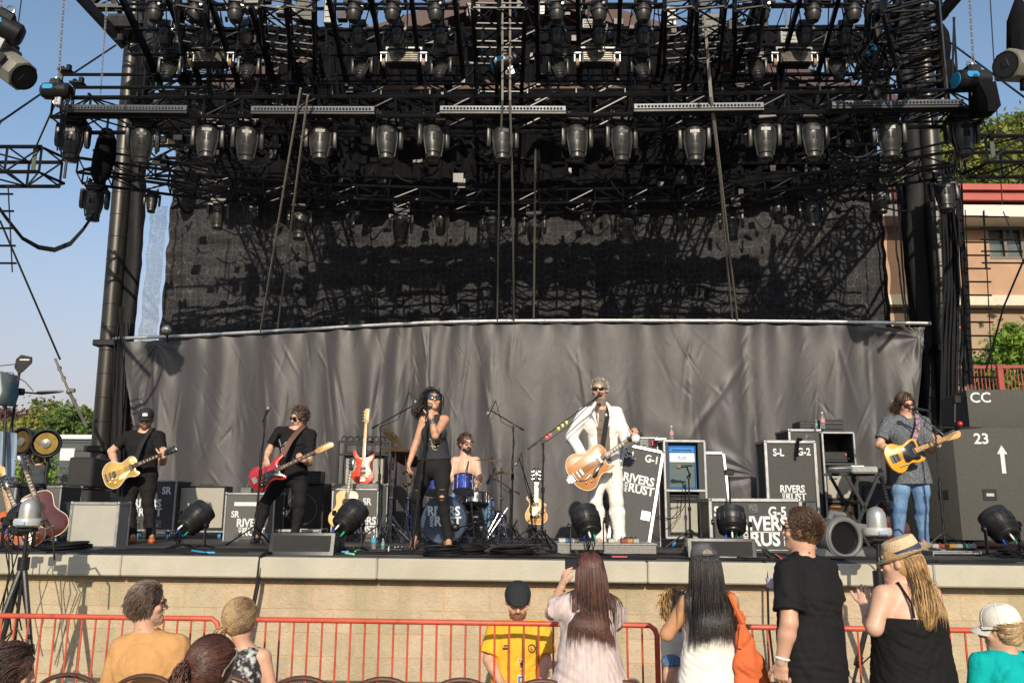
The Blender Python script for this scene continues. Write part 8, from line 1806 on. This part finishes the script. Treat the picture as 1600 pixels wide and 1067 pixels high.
w=MB();b=A(at(1143,830,9.1)[0],9.1,STG);w.tube(b,at(1139,745,9.1),.011);w.cbox(at(1139,738,9.1),(.10,.05,.06),.01);w.cbox(b+A(0,0,.01),(.2,.2,.02),.004);obj('short_stand',w,MBLK,label='short black post with clamp head left of the G-5 case',cat='stand')
T,w_=boxT(1110,1250,9.25,-.02);h_=hgt(1180,781,9.25);case('wide low black road case marked G-5 behind the monitor wedge',T,w_,h_,.5,letters=[('S-L',.15,-w_/2+.12,h_-.13),('G-5',.15,w_/2-.25,h_-.13)],logos=[(.08,h_*.36,.60)],latches=[(-.02,h_-.09)],trim=.035)
w=MB();q=at(1266,791,9.5);w.cbox(q,(.14,.05,.11),.012);obj('case_latch',w,MCHR,label='chrome recessed latch at the right of the G-5 case',cat='latch')
T,w_=boxT(1201,1279,9.85,.0);h_=hgt(1240,690,9.85);case('tall black road case marked G-2 behind the G-5 case',T,w_,h_,.35,letters=[('S-L',.12,-w_/2+.15,h_-.13),('G-2',.12,w_/2-.13,h_-.12)],logos=[(.0,h_*.51,.33)],trim=.035)
w=MB();q=at(1247,692,9.8);w.path([q+A(.06,.05,.04),q+A(0,-.02,.05),q+A(-.02,-.03,-.06),q+A(-.03,-.03,-.16)],.018,6);obj('loose_strap',w,MCLO,label='black strap dangling over the top of the G-2 case',cat='strap')
T,w_=boxT(1292,1342,10.4,.0);h_=hgt(1320,676,10.4)
t=thing('amp_rack','tall open rack of amplifiers between the G-2 case and the keyboard','rack',T=T);w=MB()
for x in (-w_/2,w_/2):w.cbox((x,.25,h_/2),(.03,.5,h_),.004)
for z in (.1,h_*.39,h_*.72,h_):w.cbox((0,.25,z),(w_,.5,.03),.004)
w.box((0,.49,h_/2),(w_,.02,h_));obj('shell',w,CASEB,t,world=False)
w=MB();[w.cbox((x,-.008,h_/2),(.025,.02,h_),.003) for x in (-w_/2,w_/2)];w.cbox((0,-.01,h_+.0),(w_,.02,.025),.003);obj('edge_trim',w,MSIL,t,world=False)
amp('tan-covered speaker amplifier at the bottom of the tall open rack',T @ rotz(0,(0,.03,.12)),w_-.05,h_*.39-.15,.3,M('tan_covering',(.50,.24,.07),.6,0,.1,20),panel_h=0,script=('Marshall',.055,0,h_*.39-.24,MWHT))
amp('cream-front amplifier in the middle bay of the tall open rack',T @ rotz(0,(0,.03,h_*.39+.02)),w_-.05,h_*.33-.05,.3,GRS,panel_h=.06,script=('Fender',.04,-.08,h_*.33-.2))
t=thing('rack_unit','rack unit with knobs and red light in the top bay of the tall rack','rack unit',T=T @ rotz(0,(0,.05,h_*.72+.02)));w=MB();w.cbox((-.02,.15,.07),(w_-.10,.3,.13),.006);obj('chassis',w,MDRK,t,world=False);w=MB()
for k in range(8):w.lathe([(0,0),(.010,0),(.008,.010),(0,.011)],frame((-w_/2+.07+.038*k,-.001,.05),(1,0,0),(0,0,1)),8)
obj('knob',w,NICK,t,world=False);w=MB();w.ball((w_/2-.09,-.004,.10),.008,8);obj('pilot_light',w,M('red_led',(.6,.02,.02),.4,emit=(1,.05,.03,2)),t,world=False)
T1,w2=boxT(1240,1290,10.45);T1[2,3]=at(1260,700,10.45)[2];T1[2,3]=STG;case('grey-sided wide road case behind the G-2 case',T1,w2,hgt(1260,672,10.45),.5,latches=[(.05,hgt(1260,672,10.45)-.1)],trim=.03)
for (x0,x1,yt,lb,kn) in ((1295,1328,655,'black amplifier head with a row of knobs on the tall rack',10),(1258,1282,658,'small black receiver box on the wide case behind the G-2 case',3)):
    zb=STG+(h_+.02 if kn == 10 else hgt(1260,672,10.45)+.016);T1,w2=boxT(x0,x1,10.5,zb=zb);t=thing('amplifier_head',lb,'amplifier',T=T1);hh=at((x0+x1)/2,yt,10.5)[2]-zb;w=MB();w.cbox((0,.15,hh/2),(w2,.28,hh),.006);obj('chassis',w,MDRK,t,world=False)
    for zz in (.3,.68):
        w=MB()
        for k in range(kn):w.lathe([(0,0),(.010,0),(.008,.012),(0,.013)],frame((-w2/2+.03+(w2-.06)*k/max(1,kn-1),.008,hh*zz),(1,0,0),(0,0,1)),8)
        obj('knob',w,NICK,t,world=False)
zb=STG+hgt(1260,672,10.45)+.016
bottle(1286,672,646,10.42,'tall water bottle with red label beside the black amplifier head',CAPW,LB3,zb=zb);bottle(1276,672,659,10.38,'short teal-labelled bottle beside the black amplifier head',CAPW,LB2,zb=zb)
# keyboard on stand
a=at(1352,734,8.9);t=thing('keyboard','silver electronic keyboard seen end-on above the fan','keyboard',a);w=MB();kx=nrm(at(1302,736,10.1)-a);L_=.95;T=frame(a,kx,np.cross(A(0,0,1),kx));w.cbox((L_/2,-.0,0),(L_,.27,.075),.018,T);obj('keyboard_body',w,M('silver_plastic',(.42,.42,.40),.35,.3,.08),t)
w=MB()
for k in range(36):w.box((.08+k*.0235,.055,.042),(.021,.13,.012),T)
obj('white_keys',w,MWHT,t);w=MB()
for k in range(36):
    if k % 7 not in (2,6):w.box((.092+k*.0235,.025,.052),(.012,.08,.014),T)
obj('black_keys',w,MRUB,t)
w=MB();w.text('M-AUDIO',.05,frame(a+A(0,0,0)-kx*.003,nrm(np.cross(kx,(0,0,1)))*1.0,(0,0,1)),.02,.002);obj('lettering',w,M('debossed_grey',(.30,.30,.29),.5),t,smooth=0)
w=MB()
for dd in (.12,.75):
    c=a+kx*dd;s_=nrm(np.cross(kx,(0,0,1)))
    for sg in (-1,1):w.bar(c+s_*sg*.17-A(0,0,.045),A(*(c-s_*sg*.22)[:2],STG+.02),.03,.03)
    w.bar(c+s_*.24-A(0,0,.045),c-s_*.24-A(0,0,.045),.03,.03);w.bar(A(*(c+s_*.25)[:2],STG+.02),A(*(c-s_*.25)[:2],STG+.02),.03,.03)
w.bar(a+kx*.12-A(0,0,.35),a+kx*.75-A(0,0,.35),.025,.025);obj('keyboard_stand',w,MBLK,label='black crossed-leg stand carrying the silver keyboard',cat='stand')
# fan
c=at(1314,840,8.2);t=thing('floor_fan','grey floor fan with round honeycomb grille at the stage edge','fan',(c[0],c[1],STG));F=frame(c,(1,.25,0),(0,0,1));w=MB();w.lathe([(0,-.02),(.16,-.02),(.168,.06),(.20,.055),(.205,.0),(.19,-.16),(.12,-.26),(0,-.28)],F,36);w.torus(.17,.02,F @ frame((0,0,.055),(1,0,0),(0,1,0)),32,8)
w.slab([(-.2,-.1),(-.24,-.22),(.24,-.22),(.2,-.1),(.1,-.17),(-.1,-.17)],-.14,.05,.012,F);w.slab([(.10,.16),(.20,.14),(.36,.12),(.40,.02),(.34,.08),(.2,.06)],-.12,.0,.012,F);w.path([(F@A(-.12,.16,.0,1))[:3],(F@A(-.05,.23,-.06,1))[:3],(F@A(.1,.21,-.06,1))[:3]],.03,8);obj('housing',w,M('fan_grey',(.13,.135,.13),.5,0,.1),t)
w=MB();HX=.02
for i in range(-9,10):
    for j in range(-9,10):
        x,y=HX*(i+.5*(j % 2)),HX*.87*j
        if x*x+y*y < .158**2:w.torus(HX*.52,.0022,F @ frame((x,y,.052),(1,0,0),(0,1,0)),6,4)
obj('grille',w,MBLK,t);w=MB();w.lathe([(0,0),(.155,0),(.155,.004),(0,.004)],F @ rotz(0,(0,0,-.014)),28);obj('fan_blades',w,MRUB,t)
w=MB();w.ball((F@A(.40,.12,-.02,1))[:3],.038,14,(1.2,1,1));obj('tilt_knob',w,MSIL,t)
# dark guitar behind the man in jeans
guitar('acou','acoustic_guitar','dark acoustic guitar on a stand left of the man in jeans',stand_g(1391,812,9.9,1373,738,.1),CHER,neck=WALN,headm=BPK,thick=.1,sc=.9);gstand(1391,9.9,'folding stand under the dark acoustic by the man in jeans')
w=MB();T,w_=boxT(1352,1400,10.6);w.T=T
for x in (-w_/2,w_/2):w.cbox((x,0,.36),(.03,.03,.72),.004);w.cbox((x,.1,.02),(.04,.4,.03),.004)
w.cbox((0,0,.72),(w_,.04,.04),.004);w.cbox((0,0,.25),(w_,.03,.03),.004);w.T=None;obj('guitar_rack',w,MBLK,label='black guitar rack frame behind the man in jeans',cat='rack')
# subwoofers
CARP=M('grey_carpet',(.085,.082,.073),.95,0,.18,40,.8,200);T,_=boxT(1500,1600,9.7);e=at(1500,800,9.7)
yaw=-.12;T=rotz(yaw,(e[0],9.7,STG+.11));h_=at(1540,669,9.7)[2]-STG-.11;W2=1.5;t=thing('subwoofer','large grey carpeted speaker crate marked 23 with an up arrow','speaker',T=T);w=MB()
P=[(0,0),(W2,0),(W2,.95),(-.42,.95),(-.42,.62)];w.slab([(0,0),(W2,0),(W2,1.2),(-.40,1.2),(-.44,.75)],0,h_,.012);obj('crate',w,CARP,t,world=False)
w=MB();w.text('23',.17,face(np.eye(4),.31,h_-.13,-.004),.02,.0015);w.slab([(-.022,0),(.022,0),(.022,.22),(.055,.22),(0,.32),(-.055,.22),(-.022,.22)],0,.003,0,face(np.eye(4),.52,h_-.52,-.001));ex=nrm(A(-.44,.75,0)-A(0,0,0));Ts=frame(A(-.15,.256,h_-.13)-A(.003,.002,0),-ex,(0,0,1));w.text('23',.16,Ts,.02,.0015);w.slab([(-.018,0),(.018,0),(.018,.16),(.045,.16),(0,.24),(-.045,.16),(-.018,.16)],0,.003,0,frame(A(-.22,.375,h_-.62)-A(.002,.001,0),-ex,(0,0,1)))
obj('lettering',w,LETW,t,world=False,smooth=0)
w=MB();w.cbox((.34,-.002,h_*.40),(.15,.012,.13),.004);w.T=None;obj('handle_recess',w,MRUB,t,world=False);w=MB();w.cbox((.34,-.01,h_*.40),(.09,.01,.04),.004);obj('handle',w,MSIL,t,world=False)
for k in (.22,.65):w=MB();q=A(-.44,.75,0)*k+A(0,0,h_*.40);w.cbox((0,0,0),(.14,.012,.11),.004,frame(q,ex,(0,0,1)) @ rotx(math.pi/2));obj('handle_recess',w,MRUB,t,world=False)
w=MB();[w.tube((x-.03,y,-.05),(x+.03,y,-.05),.055,n=14) for x in (.12,W2-.2) for y in (.12,1.0)];obj('caster',w,MRUB,t,world=False)
T2=rotz(-.10,(at(1509,640,9.85)[0],9.8,STG+.11+h_+.004));h2=at(1530,609,9.8)[2]-T2[2,3];t=thing('speaker_box','grey carpeted speaker box marked CC on top of the large crate','speaker',T=T2);w=MB();w.slab([(0,0),(W2,0),(W2,.9),(.05,.9)],0,h2,.012);obj('crate',w,CARP,t,world=False);w=MB();w.text('CC',.17,face(np.eye(4),.15,h2-.10,-.004),.015,.0015);obj('lettering',w,LETW,t,world=False,smooth=0)
w=MB();q=at(1498,666,9.72);w.cbox(q-A(0,0,.02),(.5,.1,.02),.004);w.tube(at(1492,660,9.75),at(1492,622,9.8),.012);w.tube(at(1508,620,9.85),at(1492,620,9.8),.012);w.cbox(at(1494,624,9.8),(.08,.08,.1),.01);obj('cable_bracket',w,MBLK,label='black bracket and rail at the left of the speaker box',cat='bracket')
w=MB();w.ball(at(1500,662,9.6),.03,12);obj('red_lamp',w,M('lamp_red',(.6,.03,.02),.25),label='small round red lamp on the edge of the large crate',cat='lamp')
# tall dark speaker column behind, right
T,w_=boxT(1494,1510,12.6);case('grey speaker column standing behind the cable bundles at right',T,w_+.1,hgt(1500,522,12.6),.5,CARP,bare=True,name='speaker_column',cat='speaker')
rope(((1492,511,12.5),(1500,512,12.5),(1506,518,12.5),(1508,524,12.5)),.02,'orange cable curl above the speaker column',M('orange_cable',(.75,.17,.06),.5),'cable','cable')
# --- camera domes on tripods in front of the stage
def dome(label,px,py,Y,apex,legs,ybase):
    c=at(px,py,Y);t=thing('camera_tripod',label+' on a black tripod','tripod',(c[0],Y,0),'remote cameras on tripods');ap=at(*apex,Y);w=MB();w.tube(c-A(0,0,.12),ap,.016,n=12);w.tube(ap+A(0,0,.04),ap-A(0,0,.06),.045,n=12);obj('pole',w,MBLK,t)
    for (ang,Rr) in legs:
        e=A(ap[0]+math.cos(ang)*Rr,Y+math.sin(ang)*Rr,.02);m_=ap+(e-ap)*.45;w=MB();w.tube(ap,m_,.024,.020,10);w.tube(m_,e,.013,.011,8);w.tube(m_-nrm(e-ap)*.03,m_+nrm(e-ap)*.05,.03,n=10);w.ball(e,.02,8);w.tube(ap+(e-ap)*.5,ap-A(0,0,.5)+(e-ap)*.0,.006,n=6);obj('leg',w,MDRK,t)
    w=MB();w.tube(ap-A(0,0,.05),ap-A(0,0,.62),.014,n=8);obj('centre_column',w,MBLK,t)
    d=thing('dome_camera',label,'camera',c,'silver dome cameras');T=rotz(0,c);w=MB();w.lathe([(.075,-.02),(.074,.05),(.068,.09),(.05,.125),(.02,.142),(0,.145)],T,28);obj('dome',w,M('dome_silver',(.42,.42,.40),.35,.5,.05,coat=.2),d);w=MB();w.lathe([(0,-.09),(.075,-.09),(.105,-.075),(.11,-.04),(.10,-.02),(.076,-.018)],T,28);obj('dome_base',w,M('dome_grey',(.45,.45,.43),.4,.1),d)
    w=MB();w.cbox(c+A(0,-.108,-.055),(.07,.01,.03),.003);obj('plate',w,M('plate_blue',(.3,.4,.55),.5),d);w=MB();w.cbox(c+A(0,0,-.11),(.14,.1,.04),.01);w.path([c+A(.1,0,-.05),c+A(.16,-.02,-.03),c+A(.24,-.05,-.12),c+A(.25,0,-.35)],.008,6);obj('mount',w,MBLK,d)
dome('silver dome camera at the far left',45,806,7.0,(37,878),((2.6,.42),(-.35,.40),(4.1,.40)),0);dome('silver dome camera near the fan at right',1370,820,6.75,(1373,900),((2.7,.42),(-.2,.42),(4.3,.4)),0)
w=MB();c=at(22,815,7.15);r=np.random.RandomState(4)
for k in range(9):p=c+r.normal(size=3)*A(.10,.04,.06);w.cbox(p,tuple(r.uniform(.03,.10,3)),.008);w.path([p,p+A(r.uniform(-.1,.1),0,-.15),p+A(r.uniform(-.1,.1),-.02,-.45),p+A(r.uniform(-.05,.1),0,-.8)],.006,5)
obj('camera_electronics',w,MBLK,label='cluster of small boxes and cables on the left camera tripod',cat='electronics')
# --- far left cluster
def panel_speaker(label,px0,px1,yt,yb,Y):T,w_=boxT(px0,px1,Y);T[2,3]=max(STG,at(px0,yb,Y)[2]);t=thing('speaker_cabinet',label,'speaker',T=T);h=at((px0+px1)/2,yt,Y)[2]-T[2,3];w=MB();w.cbox((0,.3,h/2),(w_,.6,h),.02);obj('cabinet',w,MDRK,t,world=False);w=MB();w.cbox((0,-.004,h/2),(w_-.06,.012,h-.06),.004);obj('grille',w,MATS['steel_mesh'],t,world=False)
panel_speaker('upper black speaker cabinet beside the left mast',99,139,714,761,11.8);panel_speaker('lower black speaker cabinet beside the left mast',99,139,763,830,11.9)
T,w_=boxT(95,110,10.2);t=thing('channel_mixer','small upright unit with knobs and red light beside the pale flat case','mixer',T=T);h_=hgt(100,784,10.2);w=MB();w.cbox((0,.1,h_/2+.0),(w_,.2,h_),.01);obj('chassis',w,MDRK,t,world=False);w=MB()
for i in range(2):
    for j in range(5):w.lathe([(0,0),(.016,0),(.012,.015),(0,.016)],frame((-.03+.06*i,-.001,.08+.06*j),(1,0,0),(0,0,1)),10)
obj('knob',w,MGRY,t,world=False)
T,w_=boxT(66,92,10.6);case('worn grey road case behind the mahogany acoustic guitar',T,w_,hgt(80,760,10.6),.5,MATS['case_charcoal'],trim=.02)
T,w_=boxT(-12,21,10.2);case('grey equipment case cut by the left edge under the tarpaulin',T,w_,hgt(5,757,10.2),.5,MATS['case_charcoal'],latches=[(.08,.72)],trim=.03)
T,w_=boxT(113,140,12.6);case('dark boxes stacked left of the mast foot',T,w_+.5,hgt(120,775,12.6),.5,MDRK,bare=True)
w=MB();T,w_=boxT(-10,66,9.75);w.T=T
for x in (-w_/2,0,w_/2):w.cbox((x,0,.33),(.03,.03,.66),.004);w.cbox((x,0,.02),(.04,.45,.03),.004)
w.cbox((0,-.01,.66),(w_,.05,.05),.01);w.cbox((0,-.08,.16),(w_,.05,.04),.01);w.T=None;obj('guitar_rack',w,MBLK,label='black folding guitar rack at the left end of the stage',cat='rack')
for (px,py,R,face_,lb) in ((37,690,.26,-.35,'left gold-lined scoop lamp above the stagehand'),(73,693,.26,.3,'right gold-lined scoop lamp above the stagehand')):
    c=at(px,py,16.3);t=thing('scoop_lamp',lb,'stage light',c,'gold-lined scoop lamps');T=frame(c,(1,face_,0),(0,0,1));w=MB();w.lathe([(0,-.16),(R*.6,-.08),(R*.93,.05),(R,.05),(R*1.0,-.02),(R*.92,-.16),(R*.6,-.3),(0,-.34)],T,28);w.torus(R,.025,T @ frame((0,0,.05),(1,0,0),(0,1,0)),28,8);obj('housing',w,MBLK,t);w=MB();w.lathe([(0,-.10),(R*.6,-.02),(R*.80,.045)],T,28);obj('reflector',w,M('gold_reflector',(.20,.13,.035),.3,.8,.1),t);w=MB();w.lathe([(0,.08),(R*.33,.07),(R*.36,.0),(0,-.05)],T,18);w.bar((T@A(-R,0,0,1))[:3],(T@A(-R*.2,0,.06,1))[:3],.03,.05);obj('lamp_core',w,MGRY,t)
    w=MB();w.tube(c-A(0,-.1,R),c-A(0,-.1,1.2),.03);obj('post',w,MBLK,t)
T,w_=boxT(98,115,20);w=MB();w.cbox(at(106,710,23.5),(.4,.1,.34),.01);obj('white_board',w,MWHT,label='small white board against the grey trailer',cat='board')
TARP=M('tarp_blue_grey',(.20,.27,.36),.5,0,.2,3,.6,10);n1=26;w=MB();pts=[]
for i in range(n1):
    for j in range(16):u,v=i/(n1-1),j/15;p=at(-40+u*(62+v*4),668+u*8+v*95,10.9);pts.append(p+A(0,.06*math.sin(u*14+v*3),.0))
w.add(pts,[(i*16+j,i*16+j+1,(i+1)*16+j+1,(i+1)*16+j) for i in range(n1-1) for j in range(15)]);w.v[-1];obj('tarpaulin',w,TARP,smooth=180,label='crumpled blue-grey tarpaulin hanging at the left edge',cat='tarpaulin')
w=MB();w.slab([(-.5,-.22),(.12,-.26),(.16,-.1),(.10,.16),(-.5,.2)],-.2,.2,.03,frame(at(0,602,10.8),(1,0,0),(0,0,1)));obj('canopy_corner',w,M('canopy_teal',(.10,.24,.30),.6,0,.2,3,c2=(.35,.38,.36),c2s=2),label='teal and grey canopy corner at the left edge',cat='canopy');w=MB();w.tube(at(9,625,10.8),at(5,770,10.8),.018);obj('canopy_pole',w,MBLK,label='thin dark canopy pole at the left edge',cat='pole')
t=thing('antenna_stand','black pole with two flat paddle antennas against the left sky','antenna',(at(18,760,11.2)[0],11.2,STG));w=MB();w.tube(at(30,583,11.2),at(18,668,11.2),.018);w.tube(at(18,668,11.2),A(at(15,740,11.2)[0],11.2,STG),.022);w.tube(at(14,611,11.15),at(62,615,11.1),.012);w.cbox(at(30,612,11.1),(.12,.08,.09),.01);obj('pole',w,MBLK,t)
w=MB();c=at(35,569,11.15);w.slab([(-.10,-.05),(-.09,.07),(-.03,.13),(.12,.10),(.13,.02),(.02,-.10),(-.03,-.14)],-.01,.01,.004,frame(c,(1,0,0),(0,0,1)));pd_=obj('paddle',w,MATS['steel_mesh'],t);w=MB();w.box(c+A(.03,-.012,.06),(.13,.003,.016));obj('logo_strip',w,MWHT,pd_)
w=MB();w.slab([(-.16,0),(-.1,.05),(.14,.03),(.22,0),(.14,-.03),(-.1,-.05)],-.012,.012,.004,frame(at(74,613,11.1),(1,0,.08),(0,1,-.15)));obj('paddle',w,MBLK,t);w=MB();w.path([at(28,590,11.2),at(40,597,11.2),at(52,611,11.15)],.006,5);w.path([at(28,598,11.2),at(20,582,11.2),at(8,582,11.1)],.006,5);w.path([at(-5,572,11.1),at(24,569,11.1)],.006,5);obj('cable',w,MCAB,t)
# --- cables on the deck and over the edge
r=np.random.RandomState(21);w=MB()
for k in range(34):
    x=r.uniform(-5.2,4.6);y=yfront(x)+r.uniform(.08,.75);P=[A(x,y,STG+.014)];a_=r.uniform(-.5,.5)+(math.pi if r.rand() < .5 else 0)
    for j in range(16):a_ += r.normal()*.35;a_ *= .97;q=P[-1]+A(math.cos(a_)*.13,math.sin(a_)*.055,0);q[1]=np.clip(q[1],yfront(q[0])+.05,yfront(q[0])+1.1);P.append(q)
    w.path(np.array(P),r.uniform(.005,.010),5)
obj('floor_cables',w,MCAB,label='web of black cables lying along the front of the stage deck',cat='cables',kind='stuff')
def coil(px,py,label,seed,Rr=.16):
    r=np.random.RandomState(seed);c=atz(px,py,STG+.02);c[1]=max(c[1],yfront(c[0])+Rr+.12);w=MB()
    for k in range(9):w.torus(Rr*r.uniform(.75,1.1),.007,frame(c+A(r.normal()*.02,r.normal()*.02,.012*k*.6),(1,r.uniform(-.1,.1),.05),(0,1,.05)),30,5)
    obj('cable_coil',w,MCAB,label=label,cat='cable',group='coiled cables on the deck')
coil(730,863,'coil of black cable on the deck right of the singer\'s boot',1,.2);coil(800,866,'coil of black cable on the deck before the overhead mic stand',2,.22);coil(1495,862,'coil of black cable under the pedalboard',3);coil(690,868,'coil of black cable at the singer\'s toe',4,.18);coil(1590,868,'coil of black cable at the right end of the deck',5,.2);coil(60,862,'coil of black cable under the guitar rack',6,.22)
w=MB();a=atz(403,866,STG+.02);yf=yfront(a[0]);w.path([A(a[0]+.1,yf+.6,STG+.015),A(a[0],yf+.1,STG+.02),A(a[0]-.01,yf-.02,STG+.0),A(a[0]-.02,yf-.03,STG-.25),A(a[0]-.08,yf-.05,STG-.7),A(a[0]-.10,yf-.06,.4),A(a[0]-.05,yf-.1,.02)],.012,8);w.path([A(a[0]+.12,yf+.6,STG+.015),A(a[0]+.02,yf+.1,STG+.02),A(a[0]+.01,yf-.02,STG),A(a[0]-.0,yf-.03,STG-.25),A(a[0]-.06,yf-.05,STG-.7),A(a[0]-.02,yf-.1,.02)],.008,6);obj('hanging_cable',w,MCAB,label='black cable hanging over the stage lip left of the wedge',cat='cable')
a=atz(1195,874,STG+.02);yf=yfront(a[0]);w=MB();w.path([A(a[0]-.2,yf+.4,STG+.015),A(a[0],yf+.08,STG+.02),A(a[0]+.02,yf-.02,STG-.02),A(a[0]+.0,yf-.04,STG-.5),A(a[0]+.03,yf-.06,.5),A(a[0]+.03,yf-.1,.02)],.010,7);obj('hanging_cable',w,MCAB,label='black cable hanging over the lip left of the man in black polo',cat='cable')
for (x0,y0,x1,y1,cn,cc,lb) in ((300,860,312,864,'tape_blue',(.05,.35,.65),'blue tape on the cable under the leftmost ribbed light'),(322,863,330,864,'tape_blue',(.05,.35,.65),'second blue tape right of the first near the leftmost light'),(555,861,562,859,'tape_green',(.02,.55,.2),'green taped plug right of the left monitor wedge'),(540,864,551,866,'tape_mint',(.3,.75,.5),'mint taped cable right of the left monitor wedge'),(534,862,545,862,'tape_blue',(.05,.35,.65),'blue taped cable beside the left monitor wedge'),(781,866,785,866,'tape_green',(.02,.55,.2),'green taped plug below the overhead mic stand'),(958,858,968,862,'tape_red',(.75,.08,.08),'red taped cable on the grey riser front'),(962,873,984,872,'tape_red',(.75,.08,.08),'red taped cable on the stage edge'),(1190,852,1198,857,'tape_red',(.75,.08,.08),'upper red taped cable right of the right wedge'),(1212,866,1226,874,'tape_red',(.75,.08,.08),'lower red taped cable right of the right wedge'),(1200,860,1206,863,'tape_green',(.02,.55,.2),'green tape between red tapes on the cable'),(1583,858,1587,854,'tape_yellow',(.8,.6,.03),'yellow plug by the coil at the right edge')):
    p,q=atz(x0,y0,STG+.022),atz(x1,y1,STG+.022);p[1]=max(p[1],yfront(p[0])+.06);q[1]=max(q[1],yfront(q[0])+.06);w=MB();w.tube(p,q,.009,n=8);obj('cable_tape',w,M(cn,cc,.5),label=lb,cat='tape',group='coloured tape marks on cables')
w=MB();w.path([atz(1180,850,STG+.02),atz(1200,860,STG+.02),atz(1226,874,STG+.02),atz(1260,873,STG+.02)],.010,6);w.path([atz(1183,848,STG+.02),atz(1196,862,STG+.02),atz(1205,873,STG+.02)],.010,6);obj('thick_cable',w,MCAB,label='pair of thick cables leaving the right monitor wedge',cat='cable')
